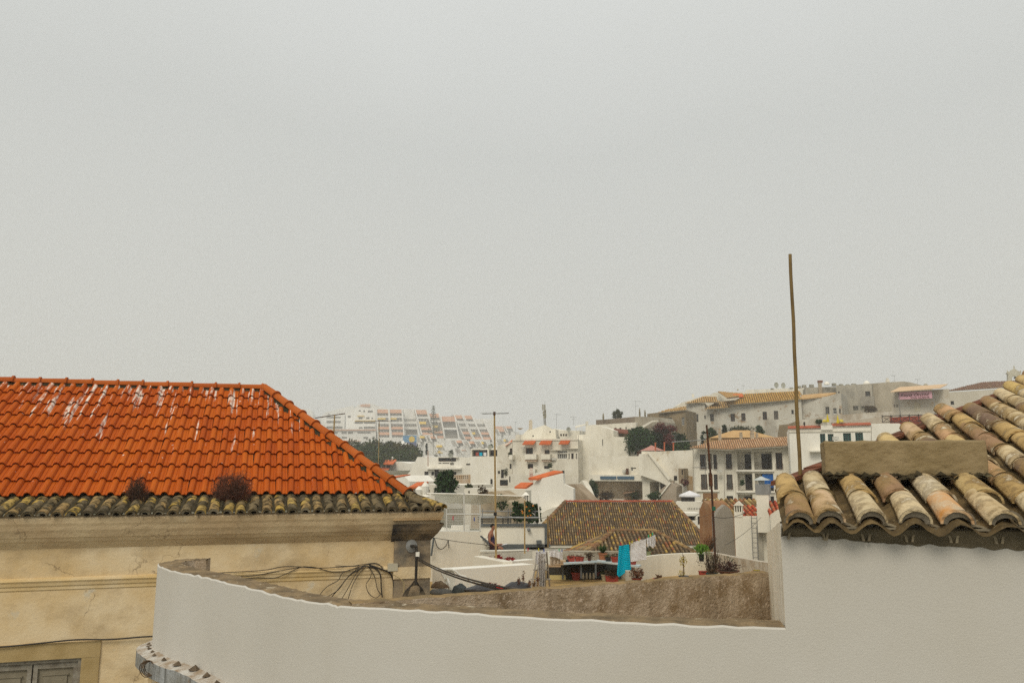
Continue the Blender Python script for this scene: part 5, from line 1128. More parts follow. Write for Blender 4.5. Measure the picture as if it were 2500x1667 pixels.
wh = building('ladder_house', 'white wall with slotted chimney and a thin metal ladder', 'building', Fw, [(1792, 1250), (1812, 1250), (1813, 1260), (1886, 1262)], 1420, 3, (), white)
def slotchimney(t, F, x0, x1, yt, ym, yb, ns, mat=white, d0=-.02, dep=.5, cap='gable', nm='chimney'):
    """Algarve chimney: shaft, slotted lantern, little roof"""
    mb = MB(); F.box(mb, x0, ym, x1, yb, d0, d0 + dep); ch = mb.build(nm, mat, t)
    u0, z0, u1, z1 = F.rect(x0, yt + (ym - yt) * .42, x1, ym); mb = MB(); w = (u1 - u0)
    for i in range(ns + 1): uu = u0 + (w - w * .13) * i / ns; F.boxuz(mb, uu, z0, uu + w * .13, z1, d0, d0 + dep)
    mb.build('lantern', mat, ch); mb = MB(); F.boxuz(mb, u0 + w * .05, z0, u1 - w * .05, z1, d0 + dep * .4, d0 + dep * .6); mb.build('flue', dark, ch)
    zt_ = F.rect(x0, yt, x1, ym)[3]; mb = MB(); o_ = w * .1
    a = [F.w(u0 - o_, z1, d0 - .04), F.w(u1 + o_, z1, d0 - .04), F.w(u1 + o_, z1, d0 + dep + .04), F.w(u0 - o_, z1, d0 + dep + .04)]; h_ = (zt_ - z1)
    if cap == 'gable': r_ = [F.w((u0 + u1) / 2, z1 + h_, d0 - .04), F.w((u0 + u1) / 2, z1 + h_, d0 + dep + .04)]; mb.add(a + r_, [(3, 2, 1, 0), (0, 1, 4), (2, 3, 5), (1, 2, 5, 4), (3, 0, 4, 5)])
    else: mb.add(a + [F.w((u0 + u1) / 2, z1 + h_, d0 + dep / 2)], [(3, 2, 1, 0), (0, 1, 4), (1, 2, 4), (2, 3, 4), (3, 0, 4)])
    mb.build('chimney_cap', mat, ch); return ch
slotchimney(wh, Fw, 1792, 1812, 1223, 1249, 1262, 3)
mb = MB(); Fw.box(mb, 1846, 1207, 1881, 1300, -.5, .4); mb.build('tall_chimney', white, wh)
mb = MB(); Fw.box(mb, 1843, 1182, 1879, 1207, -.52, .42); mb.build('metal_cowl_box', galv, wh)
mb = MB(); c = Fw.p(1859, 1172, -.05); mb.lathe(c, [(.29, 0), (.22, .05), (.03, .15)], 10); mb.lathe(c - Vector((0, 0, .16)), [(.1, 0), (.13, .12), (.1, .16)], 8); mb.build('vent_cap', M('pale_zinc', (.5, .52, .5), rough=.5), wh)
mb = MB(); Fw.box(mb, 1846, 1283, 1864, 1372, -.14, -.005); mb.build('duct', grey_r, wh)
ld = thing('wall_ladder', 'thin metal ladder fixed on the white wall', 'ladder', Fw.p(1842, 1368, -.12))
for x0, x1 in ((1834, 1839), (1848, 1851)): mb = MB(); mb.tube([Fw.p(x0, 1258, -.2), Fw.p(x1, 1368, -.2)], .014, 4); mb.build('rail', galv, ld)
for i in range(9): y = 1264 + i * 12; k = i / 9; mb = MB(); mb.tube([Fw.p(1834 + 5 * k, y, -.2), Fw.p(1848 + 3 * k, y + .5, -.2)], .010, 4); mb.build('rung', galv, ld)
REDT = M('red_new_tiles', (.48, .10, .05), pick=[(.50, .11, .05), (.42, .08, .04), (.56, .15, .07), (.40, .2, .1)], pick_attr=True, bump=.4)
hiproof(wh, (1812, 1262, 31.6), (1848, 1262, 31.6), (1830, 1237, 33.4), [(1812, 1262), (1848, 1262), (1848, 1236), (1812, 1236)], .17, .35, REDT, skew=((1848, 1262, 31.6), (1826, 1237, 33.4)))
r4 = building('side_house', 'white sloping wall with red tiles next to the barrel tiled corner', 'building', Fac(1880, 1250, 27.5, 1935, 1250, 26.5), [(1880, 1256), (1899, 1243), (1935, 1241)], 1420, 2, (), white)
hiproof(r4, (1878, 1256, 29), (1925, 1252, 29), (1890, 1226, 31), [(1878, 1258), (1925, 1256), (1925, 1225), (1878, 1226)], .17, .35, REDT, skew=((1900, 1256, 29), (1885, 1226, 31)))
# --- low buildings between x 960 and 1340, middle distance
Fh = Fac(1000, 1190, 62, 1062, 1190, 60)
oh = building('orange_roof_shed', 'low pinkish house with bright orange roof beside the round tree', 'house', Fh, [(1002, 1192), (1046, 1181), (1062, 1184)], 1240, 6, [(1046.5, 1195, 1049.5, 1203, 'n')], worn)
mb = MB(); mb.hexa([Fh.p(996, 1194, -.3), Fh.p(1022, 1190, -.3), Fh.p(1046, 1179.5, 5), Fh.p(1018, 1181, 5)] + [p + Vector((0, 0, .15)) for p in (Fh.p(996, 1194, -.3), Fh.p(1022, 1190, -.3), Fh.p(1046, 1179.5, 5), Fh.p(1018, 1181, 5))]); mb.build('roof', orangeroof, oh)
for i, x in enumerate((1023, 1038)): mb = MB(); c = P(x, 1218, 48); mb.lathe(c, [(.25, 0), (.3, .15), (.16, .25), (.2, .4), (.24, .55 + .2 * i), (.06, .75 + .25 * i)], 10); tag(mb.build('roof_finial', white2), ['smaller white roof finial beside the mossy eaves corner', 'taller white pointed finial beside the shade netting'][i], 'finial')
tree('round_tree', 'dense dark round tree in front of the white houses', 1088, 1208, 1148, 62, 58, 'deep', 2600, .26, lobes=14, trunk=0, shape=1.0)
Fs = Fac(1135, 1195, 56, 1285, 1195, 54)
building('garden_wall', 'long low whitish wall with tiled coping behind the shade netting', 'wall', Fs, [(1133, 1195), (1135, 1191), (1280, 1194), (1282, 1197)], 1290, 1.0, [(1142.5, 1198, 1147, 1204, 'n')], worn)
building('rubble_wall', 'patchy ochre and pink rubble wall above the roof terrace', 'wall', Fac(1150, 1215, 50, 1252, 1215, 49), [(1150, 1222), (1175, 1203), (1200, 1199), (1240, 1222), (1252, 1230)], 1290, 3, (), M('pinkish_rubble', (.46, .38, .27), (.34, .25, .15), .6, bump=.8, bscale=6, stain=(.2, .16, .08), stain_sv=(.6, .6, .6)))
building('flat_roof_house', 'cream house with flat yellow terraces left of the big brown roof', 'building', Fac(1316, 1240, 84, 1385, 1225, 84), [(1300, 1246), (1320, 1238), (1356, 1222), (1384, 1222)], 1300, 3, (), M('yellow_cream', (.60, .47, .22), (.66, .58, .42), .6, bump=.2))
building('grey_wall', 'pale wall running below the brown roof hip', 'wall', Fac(1312, 1262, 76, 1345, 1262, 76), [(1312, 1256), (1340, 1242), (1374, 1233), (1383, 1233)], 1330, .8, (), white)
for i, (x, y) in enumerate(((1226, 1250), (1182, 1206))): shrub('spiky_plant', ['dark spiky plant on the rubble wall', 'dry brown creeper on the rubble wall'][i], P(x - 4 if i else x, y - 22 if not i else y, 48.5), .35, .2, .5, 200, .16, 'deep' if not i else 'brown', 8, 'plant', up=1)
# --- big white gable with orange eaves
Fq = Fac(1281, 1200, 78, 1400, 1200, 76)
wg = building('gable_house', 'big blank white gable wall above the citrus trees', 'house', Fq, [(1284, 1197), (1302, 1184), (1312, 1170), (1370, 1155), (1375, 1156), (1376, 1181), (1400, 1192)], 1290, .5, (), white2)
for n_, pts in (('roof', [(1290, 1171), (1312, 1172), (1374, 1155), (1352, 1153)]), ('lower_roof', [(1256, 1193), (1282, 1195), (1302, 1182), (1272, 1182)])):
    q = [Fq.p(*pts[0], -.4), Fq.p(*pts[1], -.4), Fq.p(*pts[2], 2), Fq.p(*pts[3], 2)]; mb = MB(); mb.hexa(q + [p + Vector((0, 0, .2)) for p in q]); mb.build(n_, orangeroof, wg)
mb = MB(); Fq.box(mb, 1256, 1196, 1290, 1260, .2, 4); mb.build('annex', worn, wg)
slotchimney(wg, Fac(1276, 1210, 52, 1292, 1210, 52), 1276.5, 1291.5, 1200, 1221, 1262, 3, white2, cap='pyramid')
mb = MB(); c = Fq.p(1297, 1168, .5); mb.box(c + Vector((0, 0, .1)), (.35, .35, .7)); [mb.box(c + Vector((0, 0, .5 + k * .16)), (.42 - k * .05, .42 - k * .05, .07)) for k in range(4)]; mb.build('ornate_chimney', M('pinkish_chimney', (.62, .42, .34)), wg)
for i in range(3): mb = MB(); x = 1345 + i * 8; mb.box(Fq.p(x, 1150 + i * 2, 1), (.1, .1, .3)); 
# --- stairs and lane right of it
Ft = Fac(1374, 1180, 80, 1450, 1225, 80)
building('stair_wall', 'brown stained stepped lane wall climbing beside the white gable', 'wall', Fac(1376, 1182, 84, 1446, 1224, 82), [(1376, 1182), (1402, 1181), (1425, 1202), (1446, 1224)], 1290, 1.5, (), M('lane_stone', (.42, .33, .23), (.32, .25, .17), .5, bump=.6, stain=(.16, .12, .08), stain_sv=(.8, .8, .3)))
building('lane_parapet', 'pale inner parapet of the lane stairs', 'wall', Fac(1418, 1184, 90, 1444, 1222, 88), [(1410, 1182), (1421, 1172), (1432, 1190), (1445, 1222)], 1290, .6, (), worn)
# ================================================================== WHITE HOUSES IN THE MIDDLE DISTANCE
Fm = Fac(1251, 1100, 138, 1413, 1100, 134)
holes_w = [(1283.5, 1093, 1301, 1108, 'b21'), (1329.5, 1098, 1342, 1108, 'b11'), (1288, 1132, 1301.5, 1144, 'n'), (1328, 1137, 1341, 1144, 'n'), (1360.5, 1100, 1384.5, 1105.5, 'w51'), (1360.5, 1107.5, 1384.5, 1119.8, 'w51'), (1388, 1107, 1391, 1120, 'h'), (1394.5, 1106, 1400.5, 1120, 'b11'), (1406, 1107, 1409, 1120, 'h'), (1355.3, 1148.5, 1361.5, 1154.5, 'n'), (1372.2, 1148.5, 1378.2, 1163, 'g11')]
mh = building('balcony_house', 'white three storey house with small orange tiled canopies over its balconies', 'house', Fm, [(1251, 1073), (1411, 1073)], 1240, 9, holes_w, worn)
for x0, x1, y0, y1 in ((1281, 1309, 1077.5, 1086), (1321, 1349, 1077.5, 1086), (1369, 1392, 1077.5, 1085)):
    u0, z0_, u1, z1_ = Fm.rect(x0, y0, x1, y1); mb = MB(); mb.hexa([Fm.w(u0, z0_, -1.3), Fm.w(u1, z0_, -1.3), Fm.w(u1, z1_, -.05), Fm.w(u0, z1_, -.05)] + [Fm.w(u0, z0_ + .12, -1.3), Fm.w(u1, z0_ + .12, -1.3), Fm.w(u1, z1_ + .12, -.05), Fm.w(u0, z1_ + .12, -.05)])
    for k in range(9): uu = u0 + (u1 - u0) * (k + .5) / 9; mb.tube([Fm.w(uu, z0_ + .14, -1.32), Fm.w(uu, z1_ + .14, -.05)], .07, 5)
    mb.build('tiled_canopy', orangeroof, mh)
for x0, x1, y0, y1 in ((1281, 1309, 1108.5, 1121), (1321, 1343, 1108.5, 1121), (1281, 1306, 1144.5, 1160), (1322, 1346, 1144.5, 1156), (1243, 1252, 1110, 1121)): mb = MB(); Fm.box(mb, x0, y0, x1, y1, -1.1, .0); mb.build('balcony', white, mh)
for x0, x1 in ((1282, 1309), (1322, 1343)): mb = MB(); Fm.box(mb, x0, 1121.5, x1, 1126, -.9, .0); mb.build('balcony_soffit', M('peach_plaster', (.56, .40, .28), (.5, .38, .28), 1), mh)
q = [(1341, 1098), (1368, 1099), (1372, 1094.5), (1410, 1094)]; mb = MB(); [Fm.box(mb, a, y - .6, b, y + .8, -.5, 0) for (a, y), (b, _) in zip(q, q[1:])]; mb.build('ledge', worn, mh)
mb = MB(); Fm.box(mb, 1251, 1072, 1411, 1074, -.15, .2); mb.build('roof_edge', worn, mh)
Fn = Fac(1262, 1070, 143, 1356, 1070, 142)
mb_ = building('attic_block', 'stepped white attic rising behind the balcony house', 'building', Fn, [(1258, 1073), (1259, 1061), (1276, 1060), (1290, 1047), (1292, 1050), (1330, 1037), (1344, 1044), (1345, 1047), (1356, 1047), (1357, 1073)], 1090, 6, [(1341.5, 1052, 1344.5, 1056, 'n'), (1300, 1062, 1303, 1066, 'n')], white)
mb = MB(); c = Fn.p(1295.5, 1046, .5); mb.box(c + Vector((0, 0, .55)), (.62, .6, 1.6)); mb.box(c + Vector((0, 0, 1.45)), (.45, .45, .18)); tag(mb.build('chimney', M('cream_chimney', (.62, .54, .42))), 'cream square chimney on the attic block beside the phone mast', 'chimney')
cmst = thing('phone_mast', 'weathered lattice phone mast with panel antennas on the white roofs', 'mast', P(1330, 1042, 144)); mb = MB()
b0_, b1_ = P(1331, 1042, 144), P(1328, 1003, 144)
for dx in (-.16, .16): mb.tube([b0_ + Vector((dx, 0, 0)), b1_ + Vector((dx * .8, 0, 0))], .05, 4)
for k in range(12): p = b0_.lerp(b1_, k / 12); r_ = b0_.lerp(b1_, (k + 1) / 12); mb.tube([p + Vector((-.16, 0, 0)), r_ + Vector((.14, 0, 0))], .03, 3); mb.tube([p + Vector((.16, 0, 0)), r_ + Vector((-.14, 0, 0))], .03, 3)
mb.build('lattice', M('mast_brown', (.20, .17, .11), (.12, .10, .07), 3), cmst)
for x, y0, y1, dy in ((1325.5, 987, 1001, -.2), (1330, 987, 1003, 0), (1327, 1003, 1014, -.3), (1331.5, 1000, 1012, .2), (1328.5, 1012, 1022, -.3), (1332, 1010, 1020, .1)): mb = MB(); c = P(x, (y0 + y1) / 2, 143.8 + dy); mb.box(c, (.26, .16, (y1 - y0) / FPX * 144)); mb.build('panel_antenna', M('grey_antenna', (.33, .31, .24)), cmst)
mb = MB(); mb.tube([P(1330, 987, 144), P(1330, 979, 144)], .025, 3); mb.build('lightning_rod', galv, cmst)
def tvant(label, x, yb, yt, Y, arms, mat=galv):
    def f(t, top):
        mb = MB()
        for y, a, b in arms: mb.tube([P(a, y, Y), P(b, y + 1, Y)], .022, 3)
        for y, a, b in arms[:1]:
            for k in range(6): c = P(a + (b - a) * k / 5, y, Y); mb.tube([c - Vector((0, .3, .0)), c + Vector((0, .3, .12))], .016, 3)
        mb.build('aerial', mat, t)
    return mast(label, [(x, yb, Y), (x, yt, Y)], .028, mat, f, name='tv_antenna')
tvant('two armed television aerial on the white attic right of the phone mast', 1358.5, 1046, 1011, 144, [(1011, 1354, 1372), (1023, 1350, 1360)])
tvant('low television aerial above the first orange canopy', 1270, 1074, 1060, 137, [(1060, 1260, 1278)])
tvant('tall thin aerial standing far left of the phone mast', 1259, 1073, 1030, 150, [(1030, 1257, 1261)])
mb = MB(); c = Fm.p(1270, 1049, 5); mb.lathe(c, [(.05, 0), (.5, .25), (.55, .3)], 10); tag(mb.build('satellite_dish', M('rusty_dish', (.50, .40, .30))), 'rusty satellite dish on the roof slope of the balcony house', 'satellite dish')
Fr = Fac(1354, 1060, 152, 1415, 1055, 150)
building('rear_annex', 'white flat roofed annex with three tiny square windows', 'house', Fr, [(1354, 1046), (1368, 1050), (1409, 1051), (1415, 1051)], 1100, 6, [(1367.5, 1059, 1371.8, 1064.3, 'b11'), (1374, 1059, 1378, 1064.3, 'b11'), (1380, 1059, 1384.3, 1064.3, 'b11'), (1356.5, 1066, 1366, 1072, 'n'), (1391, 1071, 1403, 1081, 'b31')], white)
Fp = Fac(1409, 1062, 137, 1534, 1080, 134)
bb_ = building('blank_house', 'tall blank white gable house with a single wall slit', 'house', Fp, [(1409, 1061), (1430, 1060), (1430, 1040), (1440, 1037.5), (1455, 1036.5), (1474, 1042.5), (1497.5, 1050.5), (1497.6, 1066), (1533.5, 1066.5)], 1240, 9, [(1470, 1072, 1472.2, 1088, 'n'), (1474.8, 1141, 1486, 1156, 'b21'), (1503.5, 1141, 1517, 1152, 'w21')], white)
Fp2 = Fac(1497, 1060, 139, 1535, 1062, 137); mb = MB(); a = [Fp2.p(1497.5, 1056, .0), Fp2.p(1534, 1059, 0), Fp2.p(1533, 1052, 3), Fp2.p(1499, 1049, 3)]; mb.hexa(a + [p + Vector((0, 0, .25)) for p in a]); o = mb.build('roof', M('red_brown_tiles', (.20, .07, .04), (.14, .05, .035), 1), bb_)
mb = MB(); Fp2.box(mb, 1498, 1058, 1533, 1067, 1.0, 3); mb.build('attic_wall', ochre_r, bb_)
mb = MB(); a = [Fp.p(1404, 1044.5, 3), Fp.p(1430, 1037.5, 3), Fp.p(1432, 1036, 7), Fp.p(1406, 1041, 7)]; mb.hexa(a + [p + Vector((0, 0, .15)) for p in a]); [Fp.box(mb, x, 1043, x + .8, 1061, 3, 3.1) for x in (1406, 1413, 1420, 1428)]; mb.build('veranda', worn, bb_)
# terrace building with blue panels
Fu = Fac(1460, 1115, 122, 1568, 1110, 119)
ub = thing('blue_panel_building', 'white terrace building with two blue panels on its balcony front', 'building', Fu.p(1500, 1200))
holes = [];  loggia(Fu, 1440, 1175, 1571, 1219, ub, holes, (), 2.1, railing=False)
wallbody(Fu, [(1437, 1113), (1566, 1113), (1573, 1113)], 1250, 8, [(1540, 1140, 1545, 1149, 'w11'), (1545, 1141, 1553, 1144, 'h')], ub, worn, extra=holes)
for x0, x1 in ((1465, 1504), (1506.5, 1548)): mb = MB(); Fu.box(mb, x0, 1162, x1, 1169.5, -1.35, -1.25); mb.build('blue_panel', M('blue_panel', (.075, .13, .19), (.09, .15, .2), 1, bump=0), ub)
mb = MB(); Fu.box(mb, 1437, 1158.5, 1576, 1174, -1.2, 0); mb.build('balcony_slab', white, ub)
mb = MB(); Fu.boxuz(mb, *Fu.rect(1440.5, 1176, 1570.5, 1219), 1.9, 2.05); mb.build('back_wall', M('leaf_stained_wall', (.66, .55, .42), (.46, .36, .25), .5, bump=.8, stain=(.07, .06, .03), stain_sv=(.7, .7, .3)), ub)
for x in (1530, 1553): mb = MB(); Fu.box(mb, x - 2, 1148 if x > 1540 else 1143, x + 3 + 18 * (x > 1540), 1158, -.8, -.4); mb.build('planter' if x > 1540 else 'box', worn if x > 1540 else frame_b, ub)
shrub('creeper', 'dark bush hanging under the blue panels', P(1452, 1196, 116), 1.2, .7, 1.5, 1500, .25, 'deep', 10)
mb = MB(); a = [Fu.p(1521, 1205, -.6), Fu.p(1550, 1201, -.6), Fu.p(1556, 1197, 1.5), Fu.p(1530, 1200, 1.5)]; mb.hexa(a + [p + Vector((0, 0, .12)) for p in a]); Fu.box(mb, 1524, 1206, 1550, 1221, 0, 1.4); tag(mb.build('tiled_hut', M('brown_hut', (.30, .16, .09), (.26, .2, .14), .8)), 'little brown hut with a tiled lid under the blue panels', 'hut')
# ruined wall with diagonal stair
Fv = Fac(1566, 1110, 117, 1692, 1100, 113)
rv = thing('stair_ruin', 'white crumbling wall crossed by a diagonal outside stair', 'building', Fv.p(1630, 1210))
holes = []
loggia(Fv, 1586, 1176, 1610, 1222, rv, holes, (), 3.5, railing=False)
wallbody(Fv, [(1566, 1101), (1610, 1101.5), (1692, 1098)], 1245, 4, [], rv, worn, extra=holes)
mb = MB(); a = [(1588, 1104), (1591, 1103), (1647, 1166), (1660, 1178), (1640, 1187), (1618, 1176)]
def flat(mb, F, pts, d0, d1):
    q = [F.uz(*p) for p in pts]; n = len(q); mb.add([F.w(u, z, d) for d in (d0, d1) for u, z in q], [tuple(range(n)), tuple(range(2 * n - 1, n - 1, -1))] + [(i, (i + 1) % n, n + (i + 1) % n, n + i) for i in range(n)])
mb = MB(); flat(mb, Fv, [(1587, 1104), (1590, 1103), (1645, 1168), (1640, 1172)], -1.3, -1.0); flat(mb, Fv, [(1566, 1158), (1618, 1176), (1640, 1188), (1643, 1172), (1588, 1108), (1566, 1108)], -1.0, -.01); mb.build('stair_flight', white, rv)
mb = MB(); flat(mb, Fv, [(1617, 1178), (1636, 1187), (1619, 1203)], -.9, -.8); mb.build('opening', dark, rv)
mb = MB(); flat(mb, Fv, [(1619, 1204), (1636, 1188), (1660, 1172), (1660, 1180), (1624, 1223), (1612, 1230)], -2.6, -2.2); flat(mb, Fv, [(1622, 1224), (1658, 1178), (1672, 1186), (1672, 1235), (1622, 1235)], -3.4, -1.2); mb.build('lower_stair', M('dirty_stair', (.42, .35, .27), (.34, .28, .21), .5, bump=.6), rv)
mb = MB(); flat(mb, Fv, [(1621, 1223), (1624, 1223), (1659, 1178), (1656, 1177)], -3.6, -3.2); mb.build('stair_parapet', white, rv)
mb = MB(); Fv.box(mb, 1656, 1143, 1670, 1180, -2.0, -.2); mb.build('turret', M('grimy_turret', (.36, .28, .18), (.26, .2, .13), .8, bump=.6), rv)
mb = MB(); Fv.box(mb, 1664, 1146, 1667, 1158, -2.05, -1.98); mb.build('turret_window', dark, rv)
mb = MB(); flat(mb, Fv, [(1672, 1166), (1680, 1160), (1691, 1163), (1692, 1196), (1680, 1200), (1674, 1180)], -.03, .0); mb.build('bare_stone_patch', M('ochre_patch', (.42, .25, .10), (.5, .42, .3), .7, bump=.8), rv)
mb = MB(); Fv.box(mb, 1645, 1161, 1653, 1172, -.06, .0); mb.build('window', glass, rv)
shrub('bush', 'round green bush in the lane below the diagonal stair', P(1598, 1213, 108), 1.25, .8, .75, 1200, .2, 'deep', 8)
# pink gazebo parasol
gz_ = thing('gazebo', 'pink two tier gazebo canopy on the roof beside the blank gable', 'gazebo', P(1590, 1113, 121)); mb = MB(); c = P(1591, 1100, 121)
for r0, z0_, r1, z1_ in ((1.62, 0, .55, .52), (.62, .48, .03, .82)):
    mb.add([c + Vector((x * r0, y * r0, z0_)) for x, y in ((-1, -1), (1, -1), (1, 1), (-1, 1))] + [c + Vector((x * r1, y * r1, z1_)) for x, y in ((-1, -1), (1, -1), (1, 1), (-1, 1))], [(0, 1, 5, 4), (1, 2, 6, 5), (2, 3, 7, 6), (3, 0, 4, 7), (4, 5, 6, 7), (3, 2, 1, 0)])
mb.build('canopy', M('faded_pink_canvas', (.50, .25, .20), (.44, .22, .18), 1, bump=0), gz_)
for x in (-1.4, 1.4):
    for y in (-1.3, 1.3): mb = MB(); mb.tube([c + Vector((x, y, -1.2)), c + Vector((x, y, .1))], .04, 4); mb.build('leg', iron, gz_)
mb = MB(); Fu.box(mb, 1555, 1101, 1566, 1112.5, 1, 2.2); tag(mb.build('water_tank', M('dark_tank', (.06, .03, .02))), 'dark brown box beside the pink gazebo', 'tank')
# three storey block
Fx = Fac(1692, 1110, 112, 1930, 1100, 109)
tb3 = thing('tenement', 'three storey white block with dark balconies and a pinkish tiled roof', 'building', Fx.p(1800, 1210)); holes = []
brd = M('brown_door', (.12, .06, .04)); bt = M('blue_tarp', (.01, .12, .42), (.008, .1, .36), 2, bump=.2)
loggia(Fx, 1727, 1107, 1739.5, 1145, tb3, holes, [(1739, 1109, 1750, 1144, dark)]); loggia(Fx, 1799, 1102, 1835.5, 1146, tb3, holes, [(1819, 1108, 1835, 1146, dark)]); loggia(Fx, 1840, 1102, 1886.5, 1146, tb3, holes, [(1860, 1107, 1886, 1146, dark)])
loggia(Fx, 1729.5, 1154, 1740, 1195, tb3, holes, []); loggia(Fx, 1800, 1154, 1838.5, 1197, tb3, holes, [(1820, 1158, 1838, 1196, dark)]); loggia(Fx, 1842.5, 1155, 1890, 1198.5, tb3, holes, [(1860, 1158, 1889, 1197, dark)])
loggia(Fx, 1801, 1206, 1839, 1245, tb3, holes, [(1818, 1212, 1838, 1245, dark)], railing=False)
wallbody(Fx, [(1692, 1094), (1790, 1095), (1931, 1086)], 1290, 9, [(1708.5, 1109, 1725, 1144.5, 'b21'), (1741, 1109, 1751, 1144.5, 'b11'), (1771.5, 1107.5, 1787.5, 1144.5, 'b21'), (1893, 1105, 1911.5, 1145, 'b21'), (1711, 1157.5, 1727.5, 1195, 'b21'), (1742, 1157.5, 1753, 1195, 'b11'), (1773.5, 1158, 1789.5, 1194.5, 'b11'), (1896, 1159.5, 1909.5, 1177, 'b21'), (1774, 1210, 1790.5, 1225, 'n'), (1881, 1211, 1890.5, 1228, 'n')], tb3, white, extra=holes)
for x0, y0, x1, y1 in ((1708, 1130, 1726, 1145), (1740, 1130, 1752, 1145), (1771, 1130, 1788, 1145), (1893, 1132, 1912, 1145), (1711, 1180, 1728, 1196), (1773, 1180, 1790, 1195)): rail(Fx, x0, y0, x1, y1, tb3, -.12, step=.2)
for x0, x1, y in ((1797, 1890, 1146.5), (1798, 1892, 1198.5), (1700, 1756, 1196)): mb = MB(); Fx.box(mb, x0, y, x1, y + 4, -.25, 0); mb.build('balcony_slab', white2, tb3)
mb = MB(); Fx.box(mb, 1861, 1157, 1889, 1190, .2, .24); mb.build('tarp', bt, tb3)
mb = MB(); Fx.box(mb, 1790, 1096, 1797, 1240, -.12, .0); mb.build('pier', white2, tb3)
SLx = hiproof(tb3, (1686, 1094, 110.5), (1934, 1088, 107.8), (1800, 1072, 113.5), [(1684, 1093.5), (1790, 1097.5), (1790, 1096), (1934, 1087.5), (1929, 1067), (1766, 1075), (1740, 1078)], .3, .5, M('pink_weathered_tiles', (.5, .26, .14), pick=[(.60, .38, .21), (.54, .33, .18), (.64, .43, .26), (.50, .29, .15)], pick_attr=True, bump=.4))
mb = MB(); mb.add([P(1766, 1075, 116), P(1929, 1066, 114), P(1934, 1078, 119), P(1764, 1085, 121)], [(0, 1, 2, 3)]); mb.build('back_slope', tanroof, tb3)
mb = MB(); a, b = P(1730, 1069, 124), P(1892, 1067, 124); c, d = P(1790, 1050, 128), P(1828, 1050, 128); mb.add([a, b, d, c, a + Vector((6, 9, 0)), b + Vector((-6, 9, 0))], [(0, 1, 2, 3), (1, 5, 2), (4, 0, 3), (5, 4, 3, 2)]); F_ = Fac(1735, 1070, 124.3, 1888, 1068, 124.3); F_.box(mb, 1737, 1069.5, 1886, 1085, .1, 5)
tag(mb.build('pavilion_roof', tanroof), 'low tan pyramid roof peeping above the three storey block', 'roof')
for i, (x, yt, yb, w) in enumerate(((1758, 1045, 1075, 6), (1809.5, 1055, 1073, 6), (1837, 1050, 1073, 8), (1848.5, 1056, 1071, 5))):
    c = P(x, yb, 115); h_ = P(x, yt, 115).z - c.z; w_ = w / FPX * 115; mb = MB(); mb.box(c + Vector((0, 0, h_ * .32)), (w_, w_, h_ * .64)); mb.box(c + Vector((0, 0, h_ * .66)), (w_ * 1.2, w_ * 1.2, .08)); mb.box(c + Vector((0, 0, h_ * .8)), (w_ * .8, w_ * .8, h_ * .24)); mb.box(c + Vector((0, 0, h_ * .95)), (w_ * 1.0, w_ * 1.0, h_ * .08))
    tag(mb.build('chimney', M('stained_chimney', (.52, .42, .3), (.36, .28, .2), .8)), ['tallest slim chimney left on the pinkish roof', 'short brown topped chimney in the middle of the pinkish roof', 'wide mottled chimney before the tan pyramid roof', 'last small dark chimney before the cane pole'][i], 'chimney')
# patio parasol and things below the block
pr = thing('parasol', 'white round patio parasol in front of the three storey block', 'parasol', P(1684, 1235, 95)); c = P(1684, 1210, 95); mb = MB(); n = 14
mb.add([c + Vector((0, 0, .62))] + [c + Vector((1.25 * math.cos(i * math.tau / n), 1.25 * math.sin(i * math.tau / n), .1)) for i in range(n)] + [c + Vector((1.27 * math.cos(i * math.tau / n), 1.27 * math.sin(i * math.tau / n), -.08 - .05 * (i % 2))) for i in range(n)], [(0, 1 + i, 1 + (i + 1) % n) for i in range(n)] + [(1 + i, 1 + n + i, 1 + n + (i + 1) % n, 1 + (i + 1) % n) for i in range(n)]); mb.build('canopy', wf_, pr)
mb = MB(); mb.tube([c + Vector((0, 0, .5)), c + Vector((0, 0, -1.9))], .03, 5); mb.build('pole', galv, pr)
pr2 = thing('parasol', 'small grey square parasol above the metal cowl box', 'parasol', P(1859, 1185, 100)); c = P(1859, 1171, 100); mb = MB(); mb.add([c + Vector((0, 0, .4))] + [c + Vector((x * .9, y * .9, 0)) for x, y in ((-1, -1), (1, -1), (1, 1), (-1, 1))], [(0, 1, 2), (0, 2, 3), (0, 3, 4), (0, 4, 1)]); mb.build('canopy', M('grey_green_canvas', (.45, .46, .38)), pr2); mb = MB(); mb.tube([c + Vector((0, 0, .3)), c - Vector((0, 0, 2))], .03, 4); mb.build('pole', galv, pr2)
Fy = Fac(1640, 1225, 88, 1800, 1225, 86)
building('patio_wall', 'white balustrade wall below the patio parasol', 'wall', Fy, [(1650, 1224), (1712, 1224), (1712, 1221), (1800, 1221)], 1330, 2, [(1679 + k * 4, 1239, 1680.6 + k * 4, 1244, 'n', .1) for k in range(9)], white)
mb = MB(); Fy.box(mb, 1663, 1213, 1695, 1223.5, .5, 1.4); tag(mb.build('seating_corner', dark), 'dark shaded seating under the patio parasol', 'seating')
mb = MB(); Fy.box(mb, 1716, 1203, 1752, 1218, 2.2, 2.5); tag(mb.build('wooden_screen', M('wood_screen', (.24, .13, .06), (.18, .1, .05), 2)), 'brown wooden screen right of the patio parasol', 'screen')
Fy2 = Fac(1660, 1255, 78, 1720, 1255, 78); building('lane_house', 'white wall with dark door gap right of the big brown roof', 'building', Fy2, [(1650, 1252), (1712, 1252)], 1330, 3, [(1677, 1259, 1699, 1270, 'n', .6), (1703, 1260, 1710, 1280, 'b11')], white)
for i, (a, b) in enumerate((((1692, 1262, 60), (1745, 1230, 60)),)): line('thin cable slanting past the iron pole to the big roof', [a, b], .02, name='overhead_cable', cat='cable')
